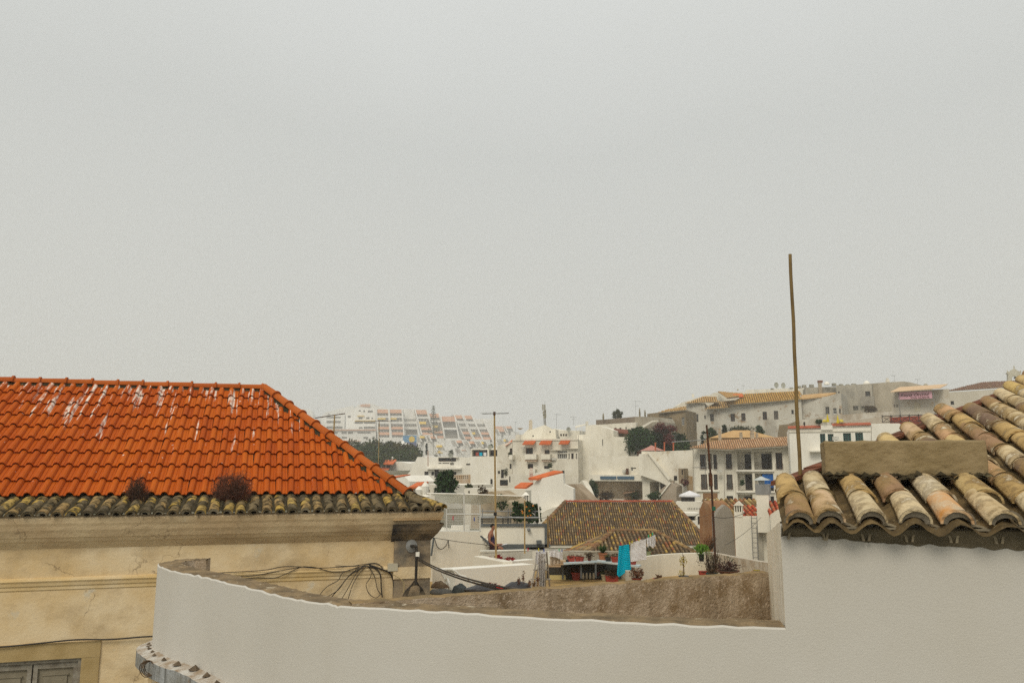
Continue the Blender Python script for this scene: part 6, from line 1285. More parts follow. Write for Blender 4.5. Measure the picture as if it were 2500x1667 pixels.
# --- white house with green windows, right of the cane pole
Fz = Fac(1926, 1060, 101, 2215, 1045, 97)
gw = building('green_window_house', 'white house with green gridded windows and red tiled coping', 'house', Fz, [(1926, 1047), (2125, 1037), (2126, 1034), (2195, 1033), (2212, 1045)], 1240, 9, [(2001.5, 1058.5, 2016.5, 1094, 'g25'), (2020.5, 1059, 2036, 1079, 'g23'), (2058, 1057, 2078.5, 1078, 'g34'), (2087.5, 1056, 2109, 1090, 'g36'), (2004, 1112, 2016, 1121, 'g32')], white2)
for x0, x1, y in ((1924, 2004, 1045), (2032, 2127, 1038.5)):
    q0_, q1_ = Fz.p(x0, y + 1.5, -.25), Fz.p(x1, y - 3 * (x1 - x0) / 100 + 1.5, -.25); mb = MB(); bk = Fz.n * .9 + Vector((0, 0, .28)); mb.hexa([q0_, q1_, q1_ + bk, q0_ + bk] + [p + Vector((0, 0, .10)) for p in (q0_, q1_, q1_ + bk, q0_ + bk)]); mb.build('tiled_coping', M('red_coping', (.42, .12, .06), (.34, .09, .05), 2, bump=.5), gw)
mb = MB(); Fz.box(mb, 1977, 1099, 2020, 1102.5, -.9, 0); mb.build('balcony_slab', white, gw)
mb = MB(); Fz.box(mb, 2004, 1038, 2033, 1049, -.3, .6); mb.build('chimney_base', white2, gw); mb = MB(); Fz.box(mb, 2008, 1028, 2019, 1038, -.1, .5); mb.build('chimney', white2, gw)
mb = MB(); Fz.box(mb, 1926, 1051, 2126, 1052.5, -.12, 0); mb.build('cornice_line', white, gw)
for i, (x, yt, yb) in enumerate(((2021, 1010, 1030), (2046, 1013, 1033))): c = P(x, yb, 99.5); h_ = P(x, yt, 99.5).z - c.z; mb = MB(); mb.lathe(c, [(.22, 0), (.2, .1), (.02, h_)], 8); tag(mb.build('closed_parasol', M('bright_yellow', (.66, .52, .03), bump=0)), ['taller yellow closed parasol on the green window house', 'second yellow closed parasol further along the same roof'][i], 'parasol')
for i, x in enumerate((2013, 2054)): c = P(x, 1030, 99.3); mb = MB(); mb.lathe(c, [(.28, 0), (.26, .15), (.14, .28), (.02, .34)], 10); tag(mb.build('lamp_dome', M('yellow_dome', (.62, .50, .08), bump=0)), ['yellow dome lamp on the white chimney of the green window house', 'yellow dome beside the second closed parasol'][i], 'lamp')
mb = MB(); mb.box(P(2050, 1036, 99.6), (1.2, .5, .4)); tag(mb.build('roof_planter', M('orange_planter', (.40, .16, .06))), 'orange planter under the yellow dome on the roof', 'planter')
shrub('roof_bush', 'dark potted bush left of the yellow parasols', P(1999, 1032, 100), .5, .4, .5, 500, .16, 'deep', 5)
mb = MB(); mb.lathe(P(1964, 1040, 100), [(.06, 0), (.1, .2), (.14, .25), (.1, .5), (.05, .55)], 8); tag(mb.build('figurine', iron), 'small dark figure on the red tiled coping', 'figurine')
# ================================================================== HILLTOP BUILDINGS ON THE RIGHT
def slab(t, name, pts, mat, th=.25):
    """a thick roof sheet through photo points with distances"""
    q = [P(*p) for p in pts]; n = len(q); mb = MB(); mb.add([p + Vector((0, 0, th)) for p in q] + q, [tuple(range(n)), tuple(range(2 * n - 1, n - 1, -1))] + [(i, (i + 1) % n, n + (i + 1) % n, n + i) for i in range(n)]); return mb.build(name, mat, t)
def ribbed(t, name, a, b, c, poly, pitch=.5, row=1.0, mat=None): return hiproof(t, a, b, c, poly, pitch, row, mat, name=name, amp=.12)
TANP = M('tan_tile_field', (.5, .33, .14), pick=[(.56, .37, .16), (.48, .31, .13), (.60, .42, .2), (.50, .30, .11)], pick_attr=True, bump=.3)
OCHP = M('ochre_tile_field', (.5, .30, .08), pick=[(.52, .31, .08), (.44, .26, .07), (.56, .35, .1), (.48, .27, .06)], pick_attr=True, bump=.3)
FA = Fac(1674, 1000, 188, 1955, 980, 180)
old_w = M('mottled_old_wall', (.60, .57, .49), (.50, .46, .38), .22, stain=(.24, .21, .165), stain_amt=.9, stain_sv=(.22, .22, .16), spots=(.36, .27, .18), spot_scale=.6, spot_lo=.57, bump=.5, bscale=4)
ww = 's22'
conv = building('convent', 'long mottled old stone building with a row of small windows on the hilltop', 'building', FA, [(1674, 984), (1721, 984), (1721, 997), (1779, 997), (1779, 988), (1956, 975)], 1120, 14,
 [(1695.5, 1010.5, 1705.5, 1030, 's22'), (1733, 1010, 1743.5, 1028.5, 's22'), (1783.5, 1010, 1794.5, 1028.5, 'b23'), (1809.5, 1008.5, 1820.5, 1027.5, 'b23'), (1861.5, 1005, 1873, 1024.5, 'b23'), (1889, 1003, 1900.5, 1023.5, 'b23'), (1932, 1000.5, 1938, 1010.5, 'n'), (1719.5, 1014, 1723, 1022, 'n'), (1800, 1039, 1803, 1044, 'n')], old_w)
ribbed(conv, 'roof_tiles', (1672, 985, 187), (1722, 982, 186), (1717, 968, 192), [(1672, 985), (1722, 982), (1757, 982), (1748, 968.5), (1717, 968)], mat=TANP)
ribbed(conv, 'roof_tiles', (1720, 999, 185), (1779, 995, 184), (1750, 982, 189), [(1720, 999), (1779, 995), (1808, 976), (1750, 981)], mat=TANP)
ribbed(conv, 'roof_tiles', (1779, 988, 183.5), (1958, 974.5, 179.5), (1880, 957, 190), [(1779, 988), (1958, 974.5), (1952, 954.5), (1816, 962), (1808, 970)], mat=OCHP)
ribbed(conv, 'roof_tiles', (1758, 960, 196), (1818, 962, 195), (1790, 958.5, 200), [(1752, 955.5), (1815, 961), (1800, 968), (1775, 971)], mat=TANP)
slab(conv, 'dormer_roof', [(1774, 974, 188), (1815, 969, 187), (1812, 964, 190), (1792, 964.5, 190)], orangeroof, .3)
FA2 = Fac(1956, 980, 181, 2048, 970, 177)
c2_ = building('hill_house', 'whitish old house with a thin tan roof edge right of the cane pole', 'house', FA2, [(1954, 974), (2017, 968), (2042, 961), (2053, 959)], 1120, 10, [(2014.5, 993, 2025.5, 1011, 's22'), (2033, 996, 2043.5, 1010, 'w22'), (2048, 998, 2053, 1009, 's12')], old_w)
slab(c2_, 'roof', [(1952, 976, 180), (2018, 969, 178.5), (2041, 961, 179), (2008, 963, 183), (1955, 967, 185)], tanroof, .3)
FA3 = Fac(1745, 965, 205, 1966, 950, 200)
building('long_flat_house', 'long pale flat roofed block behind the ochre tiled roof', 'building', FA3, [(1722, 969), (1745, 958), (1820, 957), (1822, 951.5), (1966, 946)], 1060, 10, (), white)
for i, x in enumerate((1895.5, 1912.5)):
    c = P(x, 940 + i, 203); t = thing('satellite_dish', ['left larger grey satellite dish of the pair on the flat roof', 'right satellite dish of the pair on the flat roof, with a dark feed arm'][i], 'satellite dish', c - Vector((0, 0, .9)))
    mb = MB(); n = 16; cc_ = Vector((-.25, .15, .1)); vs = [c + Vector((0, .22, 0))]
    for r_, d_ in ((.35, .18), (.62, .02)): vs += [c + Vector((r_ * .92 * math.cos(q * math.tau / n), d_, r_ * 1.22 * math.sin(q * math.tau / n))) for q in range(n)]
    mb.add(vs, [(0, 1 + (q + 1) % n, 1 + q) for q in range(n)] + [(1 + q, 1 + (q + 1) % n, 1 + n + (q + 1) % n, 1 + n + q) for q in range(n)]); mb.build('dish', M('grey_dish', (.40, .40, .34), bump=0), t)
    mb = MB(); mb.tube([c + Vector((0, .25, -.1)), c + Vector((0, .3, -1.2))], .06, 5); mb.build('mount', galv, t)
    mb = MB(); mb.tube([c + Vector((0, .1, -.7)), c + Vector((.1, -.35, -.15))], .03, 4); mb.build('feed_arm', iron, t)
FA4 = Fac(1966, 950, 192, 2055, 945, 190)
g1 = building('grey_block', 'low grey rendered roof block with a brick chimney', 'building', FA4, [(1966, 946), (1996, 945), (2041, 944), (2042, 948)], 1060, 6, (), grey_r)
mb = MB(); FA4.box(mb, 1997.5, 933, 2008, 965, -.5, .4); ch = mb.build('chimney', M('buff_chimney', (.42, .34, .24)), g1); mb = MB(); FA4.box(mb, 1996.5, 928.5, 2009, 933, -.6, .5); mb.build('chimney_cap', M('brick_red', (.22, .10, .06)), ch)
FA5 = Fac(2040, 950, 188, 2130, 940, 184)
building('tall_grey_house', 'tall grey walled house with one brown shuttered window', 'house', FA5, [(2041, 939), (2053, 942), (2054, 941), (2128, 936)], 1120, 10, [(2046, 956, 2051, 975, 's11'), (2112, 955.5, 2125, 967.5, 'b11'), (2082, 991, 2096, 1001.5, 's21'), (2112, 990, 2118, 1000, 's11')], grey_r)
mb = MB(); FA5.box(mb, 2100, 967.6, 2135, 990, -.8, 0); tag(mb.build('soot_patch_bay', M('sooty_render', (.27, .24, .2), (.36, .33, .27), .5)), 'dark projecting bay under the brown shuttered window', 'bay')
FA6 = Fac(2128, 940, 186, 2235, 935, 182)
building('broad_grey_house', 'broad blank grey brown house with gently curved top', 'house', FA6, [(2128, 936), (2165, 933), (2205, 931), (2222, 933), (2250, 940), (2275, 942)], 1120, 10, (), M('grey_brown_render', (.50, .44, .34), (.42, .37, .28), .3, stain=(.2, .17, .12), stain_sv=(.3, .3, .2)))
for i, (x, y, w, h_) in enumerate(((1952, 944, 5, 4), (1963, 942, 8, 5), (1981, 941, 9, 5), (2036, 938, 8, 5), (2053, 939, 8, 3), (2069, 939, 6, 2), (2084, 938, 9, 3), (1932, 947, 6, 2), (1885, 949, 5, 2))):
    mb = MB(); c = P(x, y, 189); mb.box(c, (w / FPX * 189, .8, h_ / FPX * 189)); mb.box(c - Vector((0, 0, h_ / FPX * 130)), (w / FPX * 210, .9, .15))
    tag(mb.build('roof_vent', M('grey_vent', (.24, .23, .18), (.36, .34, .28), 1)), ['small grey box vent between the cane pole and the next vent', 'box vent just right of the cane pole top edge', 'widest box vent, left of the brick capped chimney', 'box vent at the end of the low grey block', 'box vent at the start of the tall grey house', 'flat vent in the middle of the tall grey house', 'long flat vent nearest the wide white dome', 'low vent just left of the cane pole', 'tiny low vent between the two satellite dishes'][i], 'vent', 'box vents along the hilltop parapets')
for i, (x, y, r_) in enumerate(((2019, 935, 7), (2116, 934, 8), (2260, 937, 5))):
    mb = MB(); c = P(x, y + 4, 190); R_ = r_ / FPX * 190; mb.lathe(c, [(R_ * (math.cos(k * .39)), R_ * 1.1 * math.sin(k * .39)) for k in range(4)] + [(.02, R_ * 1.15)], 12)
    tag(mb.build('roof_dome', white2 if i < 2 else grey_r), ['small white dome beside the brick capped chimney', 'wide white dome on the tall grey house', 'tiny grey dome at the end of the broad grey house'][i], 'dome')
mb = MB(); c = P(2167, 932, 186); mb.box(c + Vector((0, 0, .2)), (.7, .6, .5)); mb.box(c + Vector((0, 0, .65)), (.4, .4, .5)); tag(mb.build('chimney', worn), 'stubby white chimney on the broad grey house', 'chimney')
tvant('faint television aerial on the skyline of the broad grey house', 2184, 931, 917, 188, [(917, 2177, 2186), (928, 2180, 2186)])
tvant('thin aerial standing on the long pale flat block', 1815, 952, 940, 204, [(941, 1812, 1818)])
mb = MB(); c = P(1801, 953, 204); mb.add([c + Vector((x * .3, y * .3, 0)) for x, y in ((-1, -1), (1, -1), (1, 1), (-1, 1))] + [c + Vector((0, 0, .5))], [(0, 1, 4), (1, 2, 4), (2, 3, 4), (3, 0, 4)]); tag(mb.build('vent_cone', grey_r), 'little dark cone vent on the long pale block', 'vent')
mb = MB(); mb.lathe(P(1692, 970, 198), [(.3, 0), (.3, .75), (.33, .8)], 10); tag(mb.build('water_tank', white), 'small pale cylinder on the corner of the convent roof', 'tank')
# terrace walls below them
wallthing('crumbling white retaining wall under the tall grey house', Fac(1955, 1030, 165, 2180, 1010, 160), [(1952, 1025), (1985, 1022), (2015, 1016), (2060, 1012), (2110, 1008), (2180, 1004)], 1110, 2, M('crumbling_white', (.62, .58, .5), (.46, .38, .28), .3, bump=.8, bscale=4, stain=(.28, .22, .15), stain_sv=(.3, .3, .3), stain_amt=.8), 'retaining_wall')
wallthing('flaking stepped wall just above the red tiled coping', Fac(2030, 1025, 140, 2185, 1020, 138), [(2034, 1030), (2060, 1027), (2100, 1024), (2140, 1019), (2185, 1014)], 1110, 2, M('flaky_cream', (.56, .5, .4), (.42, .33, .24), .4, bump=.8, bscale=4), 'retaining_wall')
wallthing('brown broken stone wall stub below the convent', Fac(1897, 1040, 150, 1945, 1030, 148), [(1898, 1067), (1902, 1037), (1925, 1035), (1943, 1028), (1945, 1067)], 1110, 2, ochre_r, 'ruined_wall')
shrub('wall_bush', 'dry dark bush rooted on the crumbling retaining wall', P(2127, 1001, 163), 1.3, .7, .9, 500, .3, 'brown', 10)
FAr = Fac(1955, 1030, 150, 2010, 1030, 150); mb = MB(); u0, z0_, u1, z1_ = FAr.rect(1950, 1029, 2010, 1045)
# restaurant
FB = Fac(2176, 970, 166, 2316, 958, 161)
ro = building('restaurant', 'whitewashed restaurant building with pale orange canopy roof and pink sign', 'building', FB, [(2176, 957), (2300, 950), (2317, 949)], 1120, 8, [(2182.5 + k * 4, 986.5, 2184.8 + k * 4, 994, 'n') for k in range(3)], M('patched_white_wall', (.64, .60, .51), (.58, .52, .42), .25, bump=.6, bscale=4, spots=(.42, .29, .13), spot_scale=.33, spot_lo=.58, stain=(.3, .24, .15), stain_sv=(.4, .4, .15)))
slab(ro, 'canopy_roof', [(2174, 957.5, 163), (2296, 948, 159), (2314, 938.5, 164), (2196, 946, 168)], M('pale_orange_roof', (.66, .46, .28), (.62, .44, .27), .6, bump=.3), .12)
mb = MB(); u0, z0_ = FB.uz(2193, 975, -2.2); _, zt0 = FB.uz(2193, 957.5, -2.2); u1, zb1 = FB.uz(2276, 968.5, -2.2); _, zt1 = FB.uz(2276, 950.5, -2.2)
hh_ = (zt0 - z0_ + zt1 - zb1) / 2; zm0 = zt0; zm1 = zt0
sg = mobj('sign', [FB.w(u0, zt0 - hh_, -2.2), FB.w(u1, zt0 - hh_, -2.2), FB.w(u1, zt0, -2.2), FB.w(u0, zt0, -2.2), FB.w(u0, zt0 - hh_, -2.1), FB.w(u1, zt0 - hh_, -2.1), FB.w(u1, zt0, -2.1), FB.w(u0, zt0, -2.1)], [(0, 1, 2, 3), (7, 6, 5, 4), (0, 4, 5, 1), (3, 2, 6, 7), (0, 3, 7, 4), (1, 5, 6, 2)], M('pink_sign', (.70, .40, .47), (.66, .37, .44), 1, bump=0), ro)
def text(body, F, u, z, d, size, width, mat, parent, shear=0):
    cu = bpy.data.curves.new('lettering', 'FONT'); cu.body = body; cu.size = size; cu.extrude = .01; cu.shear = shear; cu.offset = size * .02; cu.materials.append(mat)
    o = bpy.data.objects.new('lettering', cu); COL.objects.link(o)
    me = bpy.data.meshes.new_from_object(o.evaluated_get(bpy.context.evaluated_depsgraph_get())); bpy.data.objects.remove(o); o = bpy.data.objects.new('lettering', me); COL.objects.link(o); o.parent = parent
    w = max(v.co.x for v in me.vertices)
    m = Matrix((F.t * (width / w), Vector((0, 0, 1)), F.t.cross(Vector((0, 0, 1))))).transposed().to_4x4(); m.translation = F.w(u, z, d) - sub(parent); o.matrix_basis = m; return o
mb = MB(); FB.box(mb, 2231.5, 984, 2247, 1003.5, -.08, 0); FB.box(mb, 2230.5, 983, 2248, 984, -.14, 0); mb.build('blocked_window', M('pale_panel', (.62, .56, .42), (.55, .48, .34), .8), ro)
lt = M('sign_brown', (.10, .025, .02), bump=0)
text('Royal Orchid', FB, u0 + .45, zt0 - hh_ * .60, -2.22, hh_ * .50, (u1 - u0) * .84, lt, sg, .25); text('THAI CUISINE', FB, u0 + (u1 - u0) * .36, zt0 - hh_ * .93, -2.22, hh_ * .30, (u1 - u0) * .56, lt, sg)
for x, y in ((2193.5, 958), (2278, 951)): mb = MB(); mb.tube([FB.p(x, y, -2.3), FB.p(x, y, -2.3) - Vector((0, 0, 6.5))], .09, 5); mb.build('post', M('grey_post', (.25, .24, .22)), ro)
# terrace railing with red wall
FC = Fac(2150, 1020, 120, 2300, 1012, 116)
rw = building('red_terrace', 'dark red terrace wall with black crossed railing above the white houses', 'terrace', FC, [(2172, 1019), (2330, 1009)], 1110, 2, (), M('red_wall', (.34, .08, .045), (.28, .06, .04), 1))
u0, z0_, u1, z1_ = FC.rect(2155, 1016, 2290, 1028); mb = MB()
for k in range(7):
    a = u0 + (u1 - u0) * k / 6; FC.boxuz(mb, a - .05, z0_, a + .05, z1_ + .12, -1.2, -1.1)
    if k < 6: b = u0 + (u1 - u0) * (k + 1) / 6; mb.tube([FC.w(a, z0_, -1.15), FC.w(b, z1_ - .1, -1.15)], .035, 4); mb.tube([FC.w(a, z1_ - .1, -1.15), FC.w(b, z0_, -1.15)], .035, 4)
FC.boxuz(mb, u0, z1_ - .08, u1, z1_ + .02, -1.25, -1.05); FC.boxuz(mb, u0, z0_ - .05, u1, z0_ + .03, -1.2, -1.1); mb.build('railing', iron, rw)
# right end: brown roofed long house and belfry
FD = Fac(2300, 965, 200, 2500, 940, 192)
rb_ = building('brown_roof_hall', 'long pale hall with a low brown tiled roof by the belfry', 'building', FD, [(2300, 958), (2360, 955), (2520, 944)], 1120, 12, [(2320.5, 979, 2329.5, 987.5, 'n')], M('pale_buff_wall', (.62, .57, .47), (.55, .5, .4), .3))
ribbed(rb_, 'roof_tiles', (2306, 956, 199), (2520, 941, 191), (2420, 932, 205), [(2306, 955), (2520, 941), (2520, 928), (2440, 931), (2398, 933)], mat=M('brown_tile_field', (.3, .18, .1), pick=[(.30, .17, .10), (.24, .14, .09), (.34, .21, .13), (.27, .13, .08)], pick_attr=True, bump=.3))
bf = thing('belfry', 'slender stone belfry with an open arch and pinnacles', 'belfry', P(2476, 945, 225)); FE = Fac(2458, 920, 225, 2494, 918, 224); bst = M('belfry_stone', (.58, .54, .43), (.46, .42, .32), .8, bump=.4)
ar = [FE.uz(x, y) for x, y in ((2471, 932), (2471, 922), (2473, 919), (2476.5, 917.8), (2480, 919), (2482, 922), (2482, 932))]
ol = [FE.uz(x, y) for x, y in ((2461, 962), (2461, 913), (2458.5, 912), (2458.5, 909), (2462, 908), (2466, 906), (2470, 903), (2473, 901), (2476, 899.5), (2480, 901), (2484, 904), (2489, 907), (2493, 909), (2493, 912), (2491, 913), (2491, 962))]
loops = [[Vector((u, z, 0)) for u, z in ol], [Vector((u, z, 0)) for u, z in reversed(ar)]]; fl = [v for l in loops for v in l]; tr = tessellate_polygon(loops); mb = MB()
mb.add([FE.w(v.x, v.y, 0) for v in fl], [tuple(t_) for t_ in tr]); mb.add([FE.w(v.x, v.y, 1.2) for v in fl], [tuple(reversed(t_)) for t_ in tr])
for l in (ol, ar): n = len(l); mb.add([FE.w(u, z, 0) for u, z in l] + [FE.w(u, z, 1.2) for u, z in l], [(i, (i + 1) % n, n + (i + 1) % n, n + i) for i in range(n)])
mb.build('wall', bst, bf)
for x, y, hh in ((2460, 909, 6), (2491.5, 909, 6), (2476, 900, 9)): mb = MB(); c = FE.p(x, y, .6); k = hh / FPX * 225; mb.lathe(c, [(.2, 0), (.14, k * .25), (.22, k * .45), (.1, k * .7), (.02, k)], 8); mb.build('pinnacle', bst, bf)
mb = MB(); c = FE.p(2476.5, 921, .6); mb.lathe(c - Vector((0, 0, .35)), [(.28, 0), (.2, .2), (.1, .35)], 8); mb.build('bell', iron, bf)
# --- left end of the hilltop
FF = Fac(1455, 1030, 176, 1552, 1020, 170)
hw = building('stone_wall', 'long dark stone wall crowning the hill before the antenna', 'wall', FF, [(1455, 1025), (1487, 1023), (1550, 1017), (1551, 1030)], 1110, 6, (), M('hill_stone', (.26, .21, .16), (.19, .15, .11), .5, bump=.8, bscale=4))
building('white_cottages', 'low white row of cottages under the dark stone wall', 'house', Fac(1455, 1040, 168, 1554, 1035, 164), [(1440, 1037), (1460, 1036.5), (1552, 1030.5)], 1110, 5, [(1512, 1044, 1517, 1051, 's11'), (1527, 1042, 1530, 1048, 's11'), (1540, 1044.5, 1545, 1049, 's11'), (1500, 1044, 1505, 1046, 'n')], white)
FG = Fac(1550, 1040, 166, 1620, 1035, 162)
sb_ = building('stair_bastion', 'greyish bastion wall with a diagonal ramp on the hill', 'wall', FG, [(1550, 1017), (1580, 1017), (1610, 1019), (1616, 1030)], 1110, 6, (), M('bastion_grey', (.40, .36, .28), (.30, .26, .2), .5, bump=.6, stain=(.2, .17, .12), stain_sv=(.5, .5, .3)))
mb = MB(); flat(mb, FG, [(1568, 1043), (1598, 1027), (1611, 1026), (1612, 1030), (1600, 1031), (1574, 1047)], -1.2, -.8); mb.build('ramp', worn, sb_)
FH = Fac(1580, 1020, 172, 1676, 1010, 168)
ob = building('ochre_house', 'ochre stone house with orange tiled roof and a green door', 'house', FH, [(1580, 1010), (1612, 1006), (1675, 1001)], 1110, 8, [(1631, 1020, 1641, 1040, 'g11'), (1664, 1019, 1671, 1038, 'w23')], ochre_r)
ribbed(ob, 'roof_tiles', (1606, 1007.5, 170), (1676, 1000.5, 167.6), (1640, 996, 173), [(1606, 1007.5), (1676, 1000.5), (1674, 992), (1626, 1000)], mat=TANP)
building('pale_hill_house', 'pale plain house behind the orange roof of the ochre house', 'house', Fac(1650, 995, 195, 1680, 990, 195), [(1652, 991), (1664, 983), (1690, 974), (1745, 960), (1745, 975)], 1060, 4, (), white)
for i, (x, yt, yb) in enumerate(((1473, 1007, 1024), (1562, 995, 1018), (1575, 999, 1018))):
    c = P(x, yb, 174); k = (yb - yt) / FPX * 174; mb = MB(); mb.lathe(c, [(.18, 0), (.18, k * .3), (.24, k * .32), (.17, k * .4), (.2, k * .55), (.13, k * .6), (.13, k * .75), (.02, k)], 8)
    tag(mb.build('chimney_spire', M('mossy_spire', (.28, .24, .14), (.2, .17, .11), 1)), ['lone mossy spire shaped chimney at the end of the dark stone wall', 'taller spire shaped chimney right of the antenna', 'spire chimney on a white base beside the taller spire'][i], 'chimney')
mb = MB(); mb.box(P(1433, 1034, 160), (.5, .5, .9)); tag(mb.build('chimney', worn), 'tiny chimney on the blank gable house roof', 'chimney')
tvant('two armed aerial on the dark stone wall of the hill', 1552, 1018, 978, 172, [(979, 1544, 1567), (989.5, 1543, 1560)])
tree('hill_tree', 'rounded tree growing behind the dark stone wall', 1508, 1024, 999, 33, 182, 'olive', 900, .35, trunk=.05)
for i, (x, yb, yt, w, pm, Y) in enumerate(((1562, 1104, 1043, 88, 'deep', 134), (1612, 1104, 1048, 92, 'dark', 138), (1655, 1104, 1058, 74, 'dark', 140), (1540, 1085, 1050, 40, 'deep', 140), (1665, 1100, 1078, 40, 'green', 131))):
    tree('garden_tree', ['broad dark green tree directly behind the blank gable house', 'dark tree with reddish blossom over it, behind the pink gazebo', 'dark tree at the foot of the convent wall', 'small tree half behind the blank gable house', 'low bright green bush beside the red posts'][i], x, yb, yt, w, Y, pm, 3400, .42, lobes=20, trunk=0, group='trees in the hillside garden')
shrub('bougainvillea', 'dull red bougainvillea cascading over the dark hillside trees', P(1625, 1048, 134), 2.3, 1.2, 1.1, 1300, .3, 'bloom', 10)
shrub('bougainvillea', 'lower reddish branch of blossom above the red posts', P(1637, 1074, 132), 1.4, .8, 1.3, 500, .28, 'bloom', 8)
for i, (x, y) in enumerate(((1600, 1081), (1622, 1080), (1644, 1081))):
    mb = MB(); a = P(x, 1101, 119); b = P(x, y, 119); mb.tube([a, b], .11, 6); mb.box(b, (.28, .28, .1)); tag(mb.build('terracotta_post', M('terracotta_post', (.40, .11, .05))), ['first red post, right above the gazebo corner', 'middle of the three red garden posts', 'last red garden post beside the green bush'][i], 'post', 'three red garden posts')
for i, (x, yt, yb, w, pm) in enumerate(((1740, 1042, 1088, 40, 'deep'), (1770, 1035, 1076, 18, 'dark'), (1856, 1037, 1072, 22, 'deep'), (1722, 1050, 1090, 26, 'dark'))):
    tree('cypress' if i == 1 else 'garden_tree', ['bushy green tree behind the iron pole tip', 'pointed cypress in front of the convent windows', 'spreading shrubby tree right of the tan pyramid roof', 'dark low tree beside the convent foot'][i], x, yb, yt, w, 132 + i, pm, 1300, .32, lobes=10, trunk=0, shape=.35 if i == 1 else 1, group=None)
mb = MB(); mb.tube([P(1640, 1079, 128), P(1760, 1071, 128)], .08, 5); tag(mb.build('pipe', galv), 'pale pipe running along the foot of the convent wall', 'pipe')
# ================================================================== WHITE HOUSES LEFT OF CENTRE
FI = Fac(1019, 1130, 175, 1150, 1130, 172)
wv = building('veranda_house', 'white house with a glazed veranda above four dark openings', 'house', FI, [(960, 1184), (985, 1168), (1003, 1148), (1012, 1130), (1019, 1115), (1070, 1115.5), (1119, 1116), (1150, 1116)], 1250, 9, [(1070.5, 1117, 1113.5, 1126, 'b31'), (1070.5, 1129, 1078, 1131.5, 'h'), (1080, 1129, 1097, 1131.5, 'h'), (1099, 1129, 1108, 1135, 'h'), (1036, 1150.5, 1046, 1159.5, 'n'), (1053, 1151, 1059.5, 1160, 'n'), (1060.5, 1146, 1071.5, 1165, 'n'), (1076, 1151, 1114, 1159, 'n'), (1138, 1131, 1148, 1135.5, 's31')], white2)
rail(FI, 1052, 1137.5, 1068, 1141.5, wv, -.3, white2, .35); rail(FI, 1077, 1137.5, 1112, 1141.5, wv, -.3, white2, .35); mb = MB(); FI.box(mb, 1040, 1142, 1124, 1145, -1, 0); mb.build('ledge', white2, wv); mb = MB(); FI.box(mb, 1068, 1114.5, 1118, 1116.8, -.6, 0); mb.build('cornice', white2, wv)
building('balustrade_house', 'rusty stained balustrade terrace behind the dark round tree', 'terrace', Fac(1100, 1170, 150, 1150, 1170, 150), [(1100, 1160), (1150, 1158)], 1250, 5, [(1105 + k * 5, 1161, 1107 + k * 5, 1163.6, 'n', .1) for k in range(8)] + [(1106 + k * 5, 1165, 1108 + k * 5, 1167.4, 'n', .1) for k in range(8)], M('rusty_terrace', (.60, .52, .42), (.46, .30, .16), .6))
FJ = Fac(1149, 1120, 150, 1214, 1120, 148)
holes = []; bigw = thing('big_white_block', 'big plain white block with washing on its roof terrace', 'building', FJ.p(1180, 1190))
wallbody(FJ, [(1149, 1114), (1212, 1114), (1222, 1128), (1250, 1140)], 1260, 10, [(1197, 1169, 1202.5, 1187, 'n'), (1190, 1150, 1190.8, 1151, 'n')], bigw, white2)
FK = Fac(1149, 1100, 158, 1220, 1100, 157)
terr_ = building('terrace_shelter', 'low roof terrace shelter with dark back behind the washing', 'shelter', FK, [(1149, 1095), (1218, 1094)], 1130, 5, [(1151.5, 1097.5, 1190, 1113.5, 's31', 1.5), (1193, 1097.5, 1216, 1113.5, 's21', 1.5)], white2)
for i, (x, c, lb) in enumerate(((1165, clay, 'red garment hanging on the white block terrace'), (1174, teal, 'teal garment next to the red one on the white block terrace'), (1184, wf_, 'white sheet at the end of the white block terrace washing'))):
    cloth('hung_garment', lb, 'garment', [(x - 3, 1104, 152), (x, 1104, 152), (x + 3, 1104, 152)][:3] and [(x - 3.5, 1104), (x, 1104.2), (x + 3.5, 1104)], (.62, .66), c, 152, cols=6, rows=5, amp=.03)
building('narrow_house', 'narrow shaded white house with a tall dark door and creeper', 'house', Fac(1214, 1110, 142, 1256, 1110, 141), [(1214, 1088), (1226, 1084), (1240, 1080), (1256, 1076)], 1240, 7, [(1244.5, 1094, 1251, 1109, 'b21'), (1244, 1132, 1249, 1144, 'n'), (1223, 1146, 1230, 1170, 'n'), (1215, 1149, 1221, 1156.5, 's11')], worn)
mb = MB(); mb.add([P(1233, 1089, 141), P(1252, 1077, 141), P(1254, 1071, 144), P(1240, 1080, 144)], [(0, 1, 2, 3)]); mb.add([P(1233, 1091, 141), P(1252, 1079, 141)], []); tag(mb.build('tiled_lean_to', orangeroof), 'small red sloped roof over the narrow shaded house', 'roof')
shrub('creeper', 'dark creeper climbing beside the tall dark door', P(1234, 1158, 139), .5, .3, 1.2, 300, .2, 'olive', 6)
building('brown_door_house', 'low wall with a wide brown garage door', 'house', Fac(1215, 1175, 130, 1260, 1175, 130), [(1214, 1168), (1260, 1166)], 1250, 4, [(1220.5, 1171, 1241, 1185, 'b11')], worn)
building('pale_middle_house', 'pale low house filling the lane under the balcony house', 'house', Fac(1240, 1160, 120, 1300, 1160, 120), [(1240, 1161), (1250, 1158), (1292, 1159), (1330, 1150)], 1260, 5, [(1243.5, 1162, 1246, 1177, 'n')], worn)
FL = Fac(905, 1140, 215, 985, 1135, 210)
lh = building('orange_eaved_house', 'white house with small orange roofs and a slim chimney near the trees', 'house', FL, [(910, 1141), (928, 1136), (936, 1128), (968, 1126), (985, 1128), (1000, 1131), (1019, 1127)], 1250, 9, [(935, 1135, 940.5, 1141, 'b21'), (944.5, 1135, 952, 1141, 'b21'), (929.5, 1150.5, 936.5, 1157, 'b21'), (939, 1151, 945.5, 1156, 'b21'), (914, 1141.5, 918, 1144, 'n')], white2)
